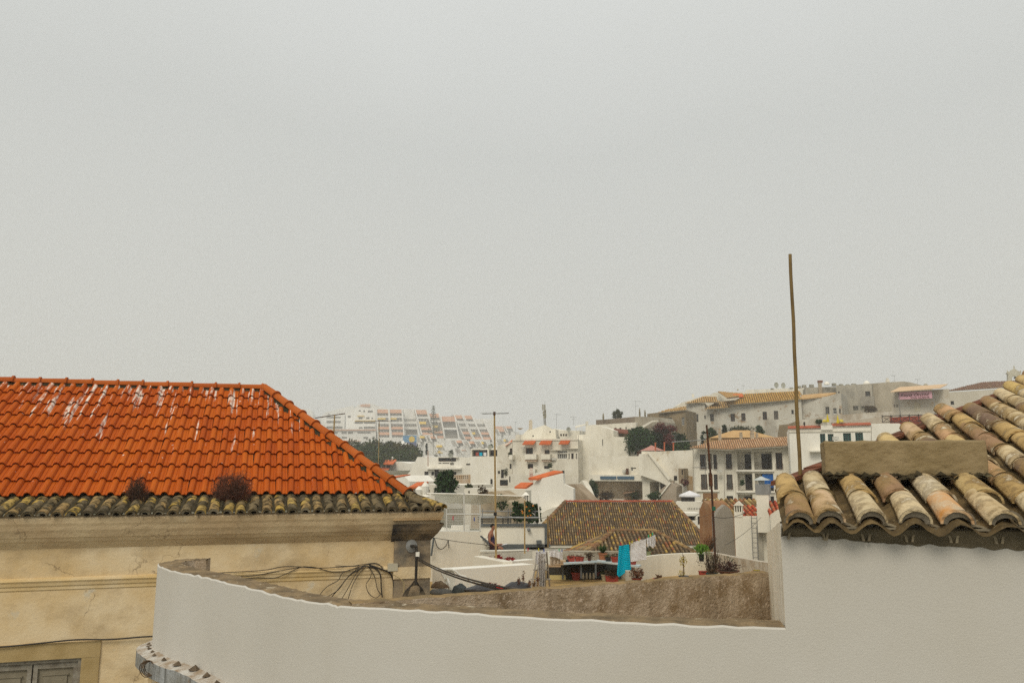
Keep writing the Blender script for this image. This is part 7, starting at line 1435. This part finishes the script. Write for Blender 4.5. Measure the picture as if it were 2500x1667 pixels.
for pts in ([(936, 1134, 209), (960, 1134, 208), (968, 1124, 213), (942, 1125, 213)], [(909, 1140, 214), (922, 1138, 213), (932, 1131, 216), (918, 1134, 217)], [(927, 1148.5, 209), (948, 1148.5, 208), (952, 1143, 211), (933, 1143, 211)]): slab(lh, 'roof', pts, orangeroof, .3)
slotchimney(lh, FL, 943.5, 947, 1114, 1121, 1128, 2, white2, d0=2, cap='pyramid')
building('curved_gable_house', 'plain white house with a softly curved top behind the orange eaves', 'house', Fac(960, 1130, 225, 1020, 1130, 225), [(955, 1140), (968, 1128), (978, 1125), (990, 1128), (1019, 1122)], 1200, 8, (), white2)
building('white_slope_house', 'low white and orange roofed houses beside the hip tiles', 'house', Fac(905, 1165, 160, 1010, 1170, 150), [(905, 1160), (985, 1160), (1000, 1175)], 1260, 6, (), white2)
slab(None, 'orange_lean_to', [(950, 1166, 140), (962, 1168, 139), (1002, 1160, 146), (985, 1161, 147)], orangeroof, .2).update_tag(); tag(bpy.data.objects['orange_lean_to'], 'long thin orange roof edge beside the hip tiles', 'roof')
slab(None, 'olive_canopy', [(880, 1140, 235), (915, 1143, 230), (912, 1131, 240), (880, 1128, 245)], M('olive_roof', (.24, .21, .13), bump=0), .3); tag(bpy.data.objects['olive_canopy'], 'flat olive brown roof at the edge of the wood', 'roof')
# ================================================================== WOODED SLOPE AND RESORT IN THE FOG
mb = MB()
for k in range(420):
    px = random.uniform(770, 1012); top_ = 1087 + 14 * noise.noise(Vector((px * .03, 0, 2))) + max(0, (px - 955)) * .22; bot = 1134 if px < 950 else 1120
    py = top_ + (bot - top_) * random.random(); Y = 262 - (py - 1080) * 1.0 + random.uniform(-8, 8); c = P(px, py, Y); leafball(mb, c, 2.7, 2.2, 1.7, 52, .8)
tag(mb.build('wooded_slope', M('wood_leaves', (.025, .055, .014), (.055, .06, .02), .09, bump=0, stain=(.13, .075, .03), stain_amt=.7, stain_sv=(.05, .05, .05))), 'dark evergreen wood on the slope under the white resort', kind='stuff')
mb = MB(); mb.add([P(760, 1096, 270), P(1000, 1100, 270), P(1000, 1145, 215), P(760, 1145, 215)], [(3, 2, 1, 0)]); tag(mb.build('slope', g_m), kind='structure')
for i, (x, yt, yb, w, pm, Y) in enumerate(((988, 1101, 1128, 46, 'deep', 240), (1041, 1078, 1113, 10, 'dark', 268), (1101, 1097, 1112, 17, 'grape', 300), (1198, 1084, 1096, 16, 'green', 290), (948, 1074, 1118, 44, 'dark', 258), (1155, 1100, 1115, 6, 'deep', 240))):
    tree('tree', ['rounded green tree where the wood meets the white houses', 'narrow pointed cypress in front of the mural', 'small bushy tree with flat top under the yellow awnings', 'bright round tree before the fading terraces', 'tall dark tree overlapping the blue mural', 'tiny dark shrub on the white terrace'][i], x, yb, yt, w, Y, pm, 1100 if w > 20 else 400, .6 if w > 20 else .4, lobes=12 if w > 20 else 6, trunk=0, shape=.3 if i == 1 else 1)
norf = thing('norfolk_pine', 'pale tiered araucaria tree rising in front of the resort terraces', 'tree', P(1059, 1068, 640)); a, b = P(1059, 1068, 640), P(1058, 992, 640); mb = MB(); mb.tube([a, b], .5, 6, .1); mb.build('trunk', M('pale_bark', (.13, .11, .08)), norf); mb = MB()
for k in range(15):
    p = a.lerp(b, .12 + k / 16.5); L_ = 5.2 * (1 - k / 17)
    for q in range(7): th = q * .9 + k; e_ = p + Vector((math.cos(th) * L_, math.sin(th) * L_, .9)); mb.tube([p, e_], .11, 3, .05, cap=False); leafball(mb, p.lerp(e_, .75), L_ * .3, .6, .3, 7, .8)
mb.build('crown', LEAFM['grape'], norf)
SC = 850
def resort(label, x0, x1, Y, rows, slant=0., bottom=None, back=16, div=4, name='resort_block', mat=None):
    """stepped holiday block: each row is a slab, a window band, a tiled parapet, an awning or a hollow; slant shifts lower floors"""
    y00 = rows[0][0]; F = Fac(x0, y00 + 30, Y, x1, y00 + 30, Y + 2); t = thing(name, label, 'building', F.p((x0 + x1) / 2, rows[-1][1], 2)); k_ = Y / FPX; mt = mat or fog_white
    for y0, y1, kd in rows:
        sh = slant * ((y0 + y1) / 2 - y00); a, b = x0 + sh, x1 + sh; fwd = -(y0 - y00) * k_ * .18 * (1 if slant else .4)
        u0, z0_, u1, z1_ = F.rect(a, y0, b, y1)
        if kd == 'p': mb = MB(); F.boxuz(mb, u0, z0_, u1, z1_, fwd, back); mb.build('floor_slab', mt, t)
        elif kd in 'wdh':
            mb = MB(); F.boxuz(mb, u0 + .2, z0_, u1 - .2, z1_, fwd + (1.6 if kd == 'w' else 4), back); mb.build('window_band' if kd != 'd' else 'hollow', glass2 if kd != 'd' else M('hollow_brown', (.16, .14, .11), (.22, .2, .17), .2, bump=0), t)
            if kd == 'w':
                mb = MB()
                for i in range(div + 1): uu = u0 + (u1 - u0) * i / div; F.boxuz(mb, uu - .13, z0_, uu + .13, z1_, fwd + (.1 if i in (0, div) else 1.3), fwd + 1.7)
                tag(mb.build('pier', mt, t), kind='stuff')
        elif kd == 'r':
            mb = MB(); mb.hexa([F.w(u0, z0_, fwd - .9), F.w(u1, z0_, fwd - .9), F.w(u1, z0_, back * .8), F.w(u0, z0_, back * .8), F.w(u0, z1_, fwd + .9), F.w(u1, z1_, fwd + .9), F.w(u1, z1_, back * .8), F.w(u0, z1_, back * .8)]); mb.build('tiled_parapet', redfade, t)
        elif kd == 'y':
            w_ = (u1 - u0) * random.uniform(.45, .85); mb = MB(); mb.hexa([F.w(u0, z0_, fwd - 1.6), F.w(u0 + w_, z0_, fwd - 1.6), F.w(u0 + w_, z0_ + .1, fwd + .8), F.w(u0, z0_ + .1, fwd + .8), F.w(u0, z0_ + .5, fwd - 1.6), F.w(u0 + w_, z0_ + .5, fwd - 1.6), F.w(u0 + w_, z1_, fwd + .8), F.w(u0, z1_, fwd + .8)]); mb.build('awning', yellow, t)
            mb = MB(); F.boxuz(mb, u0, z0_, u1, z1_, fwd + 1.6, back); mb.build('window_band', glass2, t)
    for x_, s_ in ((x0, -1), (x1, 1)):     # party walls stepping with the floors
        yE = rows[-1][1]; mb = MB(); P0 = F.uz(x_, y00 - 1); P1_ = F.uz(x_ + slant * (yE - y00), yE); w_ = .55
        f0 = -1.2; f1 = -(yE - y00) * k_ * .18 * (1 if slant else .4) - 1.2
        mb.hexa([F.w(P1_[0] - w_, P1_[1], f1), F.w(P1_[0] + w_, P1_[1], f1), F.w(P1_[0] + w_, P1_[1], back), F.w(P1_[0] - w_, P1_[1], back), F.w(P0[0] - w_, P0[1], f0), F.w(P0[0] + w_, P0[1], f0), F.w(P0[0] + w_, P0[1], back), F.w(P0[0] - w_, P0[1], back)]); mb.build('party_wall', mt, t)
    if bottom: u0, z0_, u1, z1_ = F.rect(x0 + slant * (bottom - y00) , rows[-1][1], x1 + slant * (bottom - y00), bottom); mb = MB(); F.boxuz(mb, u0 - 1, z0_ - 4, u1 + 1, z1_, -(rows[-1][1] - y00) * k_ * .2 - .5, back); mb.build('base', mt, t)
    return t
std = [(999, 1008.5, 'r'), (1008.5, 1015, 'w'), (1015, 1020, 'p'), (1020, 1024.5, 'y'), (1024.5, 1029, 'w'), (1029, 1035, 'p'), (1035, 1042, 'w'), (1042, 1048, 'r'), (1048, 1055, 'w'), (1055, 1062, 'r'), (1062, 1068, 'w')]
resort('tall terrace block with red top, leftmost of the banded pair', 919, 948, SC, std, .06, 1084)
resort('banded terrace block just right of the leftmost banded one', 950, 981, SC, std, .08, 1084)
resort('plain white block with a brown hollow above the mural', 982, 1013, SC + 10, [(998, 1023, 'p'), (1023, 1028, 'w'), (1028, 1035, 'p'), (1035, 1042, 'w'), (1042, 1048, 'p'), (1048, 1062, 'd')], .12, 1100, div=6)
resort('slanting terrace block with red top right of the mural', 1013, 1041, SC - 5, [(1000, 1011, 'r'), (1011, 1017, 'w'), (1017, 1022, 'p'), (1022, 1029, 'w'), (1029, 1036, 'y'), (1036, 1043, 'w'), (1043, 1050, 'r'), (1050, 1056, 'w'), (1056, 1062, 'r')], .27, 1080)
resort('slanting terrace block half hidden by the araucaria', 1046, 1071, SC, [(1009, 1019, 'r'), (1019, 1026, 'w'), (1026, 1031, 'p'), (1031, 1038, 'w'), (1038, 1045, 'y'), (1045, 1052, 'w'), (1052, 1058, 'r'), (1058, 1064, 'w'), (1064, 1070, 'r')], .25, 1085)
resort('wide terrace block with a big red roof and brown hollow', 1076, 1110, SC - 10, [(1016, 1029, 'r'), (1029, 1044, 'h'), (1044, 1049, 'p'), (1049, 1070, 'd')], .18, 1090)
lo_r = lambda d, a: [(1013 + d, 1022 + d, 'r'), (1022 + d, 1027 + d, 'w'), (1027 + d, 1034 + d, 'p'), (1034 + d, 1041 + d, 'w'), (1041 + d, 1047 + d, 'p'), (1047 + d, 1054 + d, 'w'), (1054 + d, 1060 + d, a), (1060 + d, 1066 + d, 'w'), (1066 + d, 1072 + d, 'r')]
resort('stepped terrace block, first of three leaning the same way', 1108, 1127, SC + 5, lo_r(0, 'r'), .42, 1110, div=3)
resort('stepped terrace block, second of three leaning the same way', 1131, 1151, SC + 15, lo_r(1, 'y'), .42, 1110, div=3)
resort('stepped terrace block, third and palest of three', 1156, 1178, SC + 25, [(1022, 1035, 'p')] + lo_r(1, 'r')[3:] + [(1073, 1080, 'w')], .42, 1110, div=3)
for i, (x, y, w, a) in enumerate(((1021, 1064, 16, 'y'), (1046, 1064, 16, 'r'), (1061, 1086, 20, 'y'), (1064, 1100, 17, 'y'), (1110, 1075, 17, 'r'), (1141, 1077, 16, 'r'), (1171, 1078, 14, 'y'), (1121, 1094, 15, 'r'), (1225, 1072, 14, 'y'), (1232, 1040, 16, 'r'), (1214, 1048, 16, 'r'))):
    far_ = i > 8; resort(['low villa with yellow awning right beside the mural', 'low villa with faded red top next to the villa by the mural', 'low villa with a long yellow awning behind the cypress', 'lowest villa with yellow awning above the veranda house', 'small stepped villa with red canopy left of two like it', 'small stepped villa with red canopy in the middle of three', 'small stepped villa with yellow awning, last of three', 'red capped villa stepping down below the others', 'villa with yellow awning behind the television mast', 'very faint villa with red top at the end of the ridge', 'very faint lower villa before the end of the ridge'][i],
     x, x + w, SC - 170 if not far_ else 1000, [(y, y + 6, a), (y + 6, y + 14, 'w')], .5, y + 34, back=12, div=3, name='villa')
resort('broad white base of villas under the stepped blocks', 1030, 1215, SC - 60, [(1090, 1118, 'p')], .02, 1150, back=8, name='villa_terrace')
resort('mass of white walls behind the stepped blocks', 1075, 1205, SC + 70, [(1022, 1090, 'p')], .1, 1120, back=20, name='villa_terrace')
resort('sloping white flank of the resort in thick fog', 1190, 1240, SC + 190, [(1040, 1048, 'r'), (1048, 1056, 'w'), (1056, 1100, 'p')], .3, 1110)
# mural
FM = Fac(984, 1080, 620, 1018, 1080, 620); mu = thing('mural', 'blue painted mural with a big yellow sun on the resort end wall', 'mural', FM.p(1000, 1100)); mb = MB(); FM.box(mb, 983.5, 1062, 1017.5, 1100, 0, 6); mb.build('wall', fog_white, mu)
mb = MB(); FM.box(mb, 984, 1062.5, 1017, 1079, -.15, -.05); mb.build('sky_panel', M('mural_blue', (.06, .22, .42), (.10, .28, .46), .2, bump=0), mu)
mb = MB(); flat(mb, FM, [(990, 1079), (1017, 1079), (1017, 1096), (1010, 1092), (1000, 1084)], -.15, -.05); mb.build('sea_panel', M('mural_navy', (.05, .07, .20), bump=0), mu)
mb = MB(); flat(mb, FM, [(1005.5 + 7.2 * math.cos(t_ * math.tau / 24), 1072 + 7.8 * math.sin(t_ * math.tau / 24)) for t_ in range(24) if 7.8 * math.sin(t_ * math.tau / 24) < 6.8], -.3, -.16); mb.build('painted_sun', M('mural_yellow', (.75, .50, .03), bump=0), mu)
mb = MB(); flat(mb, FM, [(1008, 1094), (1017, 1090), (1017, 1096)], -.3, -.16); mb.build('painted_shore', M('mural_green', (.03, .2, .12), bump=0), mu)
mb = MB(); c = P(984, 1086, 380); mb.add([P(975, 1083, 380), P(984, 1074, 382), P(994, 1087, 380), P(992, 1090, 380), P(975, 1088, 380), P(986, 1076, 392), P(996, 1088, 392)], [(0, 1, 2, 3, 4), (1, 5, 6, 2)]); tag(mb.build('white_cottage', fog_white), 'tiny white gabled cottage before the mural', 'house')
# left wing
FW = Fac(757, 1060, SC, 918, 1060, SC)
def wing(label, x0, x1, top, wins, Y=SC, bot=1092, mat=None, extras=()):
    F = Fac(x0, 1040, Y, x1, 1040, Y); t = building('resort_wing', label, 'building', F, top, bot, 14, [w_ + ((1.2,) if len(w_) == 5 else ()) for w_ in wins], mat or fog_white)
    for a, b, c_, d, m_, n_ in extras: mb = MB(); F.box(mb, a, b, c_, d, -1.6, 0); mb.build(n_, m_, t)
    return t
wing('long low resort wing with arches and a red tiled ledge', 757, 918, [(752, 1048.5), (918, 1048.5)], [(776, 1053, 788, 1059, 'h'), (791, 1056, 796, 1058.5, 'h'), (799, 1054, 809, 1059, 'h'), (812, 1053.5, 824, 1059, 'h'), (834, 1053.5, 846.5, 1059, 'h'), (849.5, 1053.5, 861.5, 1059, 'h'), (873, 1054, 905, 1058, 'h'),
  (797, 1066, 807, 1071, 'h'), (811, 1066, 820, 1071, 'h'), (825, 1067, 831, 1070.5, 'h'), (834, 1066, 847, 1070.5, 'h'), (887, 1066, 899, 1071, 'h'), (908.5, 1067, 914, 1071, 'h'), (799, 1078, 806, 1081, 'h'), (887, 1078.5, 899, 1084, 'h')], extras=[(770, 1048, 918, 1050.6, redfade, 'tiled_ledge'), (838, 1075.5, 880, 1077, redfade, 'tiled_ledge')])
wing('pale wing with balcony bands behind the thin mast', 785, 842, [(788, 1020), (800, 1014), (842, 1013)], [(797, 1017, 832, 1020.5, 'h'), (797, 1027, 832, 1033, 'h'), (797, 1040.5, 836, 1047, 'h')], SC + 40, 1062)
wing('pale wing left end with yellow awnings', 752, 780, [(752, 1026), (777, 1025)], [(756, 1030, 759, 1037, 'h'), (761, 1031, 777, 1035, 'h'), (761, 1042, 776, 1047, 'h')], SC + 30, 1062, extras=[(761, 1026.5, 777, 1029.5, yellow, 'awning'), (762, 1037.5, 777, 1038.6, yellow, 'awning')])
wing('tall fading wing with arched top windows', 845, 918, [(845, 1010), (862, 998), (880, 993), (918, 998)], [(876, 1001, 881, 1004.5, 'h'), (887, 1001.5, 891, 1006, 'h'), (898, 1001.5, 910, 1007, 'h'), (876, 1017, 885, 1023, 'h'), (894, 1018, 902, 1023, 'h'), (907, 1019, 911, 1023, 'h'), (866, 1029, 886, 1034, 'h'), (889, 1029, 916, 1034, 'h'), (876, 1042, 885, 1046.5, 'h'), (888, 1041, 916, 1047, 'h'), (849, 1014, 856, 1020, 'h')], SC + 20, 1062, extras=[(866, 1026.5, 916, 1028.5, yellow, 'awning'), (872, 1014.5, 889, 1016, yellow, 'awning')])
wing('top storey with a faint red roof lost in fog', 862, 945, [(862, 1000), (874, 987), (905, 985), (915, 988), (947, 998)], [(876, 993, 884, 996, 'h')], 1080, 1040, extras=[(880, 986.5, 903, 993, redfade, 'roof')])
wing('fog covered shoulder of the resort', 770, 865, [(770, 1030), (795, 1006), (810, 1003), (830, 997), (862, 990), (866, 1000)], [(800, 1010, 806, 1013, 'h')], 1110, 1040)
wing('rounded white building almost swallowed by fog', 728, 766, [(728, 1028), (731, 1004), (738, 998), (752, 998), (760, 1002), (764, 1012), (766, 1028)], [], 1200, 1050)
# thin masts in front
mast('yellowed television mast with a dark comb aerial behind the hip', [(813, 1100, 60), (817, 1013, 60)], .065, ypole, yagi(2.2, 8, .35, math.pi * 1.03, rust, .035, -.16))
mast('thin mast with a wide antenna cross above the wood', [(923, 1168, 75), (926, 1028, 75)], .035, ypole, yagi(3.4, 6, .3, math.pi * 1.02, rust, .018))
mast('short faint mast standing before the wood', [(854, 1118, 90), (856, 1079, 90)], .03, galv, yagi(.7, 4, .2, 0))
mast('thin rusty mast on the veranda house roof', [(1045, 1138, 160), (1045, 1100, 160)], .09, M('salmon_mast', (.40, .22, .15)))
# ================================================================== SMALL THINGS THAT FILL THE TOWN
def wire2(label, pts, r=.012, sag=.3, mat=None): return line(label, pts, r, mat, sag, name='overhead_wire', cat='wire')
wire2('thin wire between the balcony house and the blank gable house', [(1342, 1134, 136), (1386, 1134, 135)], .03, .05)
wire2('slack wire from the iron pole to the ladder wall', [(1744, 1262, 30), (1838, 1240, 31)], .01, .15)
wire2('wire crossing from the tall mast towards the trimmed building', [(1209, 1256, 28), (1338, 1262, 30)], .008, .1)
wire2('long wire dropping from the ladder wall to the terrace corner', [(1858, 1262, 30), (1770, 1330, 26)], .008, .1)
for i, (x, y0, y1, Y) in enumerate(((1251, 1075, 1160, 136.5), (1412, 1062, 1150, 134.5), (1566, 1102, 1170, 116.5), (1692, 1097, 1210, 111.5), (1768, 1100, 1215, 110.3), (1926, 1050, 1130, 100), (2127, 1040, 1085, 97))):
    mb = MB(); mb.tube([P(x, y0, Y - .2), P(x + .5, y1, Y - .2)], .05, 5)
    tag(mb.build('drainpipe', M('pale_pipe', (.50, .46, .38), (.4, .35, .28), 2)), 'drainpipe on the ' + ['outer corner of the balcony house', 'joint between balcony house and blank gable house', 'joint where the diagonal stair wall begins', 'left corner of the three storey block', 'wall between the first balconies of the three storey block', 'left corner of the green window house', 'end of the red tiled coping'][i], 'drainpipe')
for i, (x, y, Y, lb) in enumerate(((1278, 1094, 137, 'first lit balcony of the balcony house'), (1352, 1120, 135.5, 'wall between balcony and glazed gallery'), (1525, 1150, 120, 'terrace wall above the blue panels'), (1757, 1150, 110.6, 'pier beside the second balcony row'), (1650, 1128, 115, 'crumbling wall over the diagonal stair'), (2040, 1070, 98.5, 'white wall between two green windows'))):
    mb = MB(); c = P(x, y, Y - .25); mb.box(c, (.7, .3, .45)); mb.lathe(c + Vector((0, -.16, -.15)), [(.15, 0), (.15, .02)], 10); tag(mb.build('air_conditioner', M('ac_white', (.66, .64, .57), (.5, .48, .42), 2, bump=0)), 'white air conditioner box on the ' + lb, 'air conditioner')
for i, (x, yb, yt, Y, a, lb) in enumerate(((1400, 1038, 1018, 145, [(1018, 1393, 1408), (1023, 1396, 1405)], 'tv aerial behind the sloped veranda of the blank gable house'), (1648, 1080, 1062, 122, [(1062, 1642, 1654)], 'tiny aerial over the hillside garden posts'), (1135, 1114, 1092, 172, [(1092, 1129, 1141), (1098, 1131, 1139)], 'small aerial on the veranda house roof end'), (1160, 1095, 1078, 156, [(1078, 1154, 1166)], 'aerial on the roof terrace shelter'), (975, 1128, 1110, 208, [(1110, 969, 982)], 'aerial above the orange eaved house'), (2240, 941, 926, 186, [(926, 2234, 2246)], 'aerial rising behind the pale orange canopy'))):
    tvant(lb, x, yb, yt, Y, a)
for i, (x, y, Y, lb) in enumerate(((1196, 1094, 155, 'roof terrace shelter'), (1100, 1114, 172, 'veranda house cornice'), (1388, 1050, 150, 'rear annex with square windows'), (1722, 1066, 122, 'foot of the tan pyramid roof'))):
    c = P(x, y - 2, Y); k = Y / 150; mb = MB(); n = 12; vs = [c + Vector((0, .12, 0))] + [c + Vector((.42 * k * math.cos(q * math.tau / n), -.02, .46 * k * math.sin(q * math.tau / n))) for q in range(n)]; mb.add(vs, [(0, 1 + (q + 1) % n, 1 + q) for q in range(n)]); mb.tube([c, c + Vector((0, -.35, -.1))], .03, 4); mb.tube([c + Vector((0, .1, 0)), c + Vector((0, .15, -.7))], .04, 4)
    tag(mb.build('satellite_dish', M('grey_dish', (.40, .40, .34), bump=0)), 'small satellite dish on the ' + lb, 'satellite dish')
for i, (x, y, w, pm, Y, lb) in enumerate(((1246, 1108, 8, 'olive', 140, 'potted greenery on the ledge of the narrow shaded house'), (1342, 1136, 8, 'deep', 134, 'plant on the lower balcony of the balcony house'), (1812, 1178, 9, 'deep', 110, 'plant inside the lower balcony of the three storey block'), (1390, 1215, 26, 'olive', 84, 'weeds at the foot of the stepped lane wall'), (1484, 1214, 60, 'brown', 119, 'dry ivy along the back of the blue panel building'), (1545, 1214, 34, 'olive', 119, 'tufts of weeds by the little brown hut'), (1670, 1178, 20, 'bloom', 112, 'pinkish flowering weeds by the grimy turret'), (1805, 1048, 90, 'olive', 170, 'weeds on the foot of the mottled convent wall'), (1146, 1190, 16, 'olive', 57, 'grass tuft on the long garden wall'))):
    r_ = w / FPX * Y / 2; shrub('weeds', lb, P(x, y, Y), r_, .4, min(r_, .9), int(90 + w * 9), .14 + Y * .0012, pm, 5, 'weeds')
for i, x in enumerate((1408, 1424)):
    pass
# ================================================================== HAZE
mb = MB(); mb.box((0, 620, 44), (1900, 1420, 122))
hz = tag(mb.build('haze', None), kind='stuff'); hm = bpy.data.materials.new('sea_haze'); hm.use_nodes = True; nt = hm.node_tree
nt.nodes.remove(nt.nodes['Principled BSDF']); pv = nt.nodes.new('ShaderNodeVolumePrincipled')
pv.inputs['Color'].default_value = (.97, .97, .955, 1); pv.inputs['Density'].default_value = .0006; pv.inputs['Anisotropy'].default_value = .1
nt.links.new(pv.outputs[0], nt.nodes['Material Output'].inputs['Volume']); hz.data.materials.append(hm)

# closing pass: walls, roofs and the like that stand on their own are things, not setting
for o in S.objects:
    if o.parent is None and o.get('category') and not o.get('kind'): o['kind'] = 'thing'
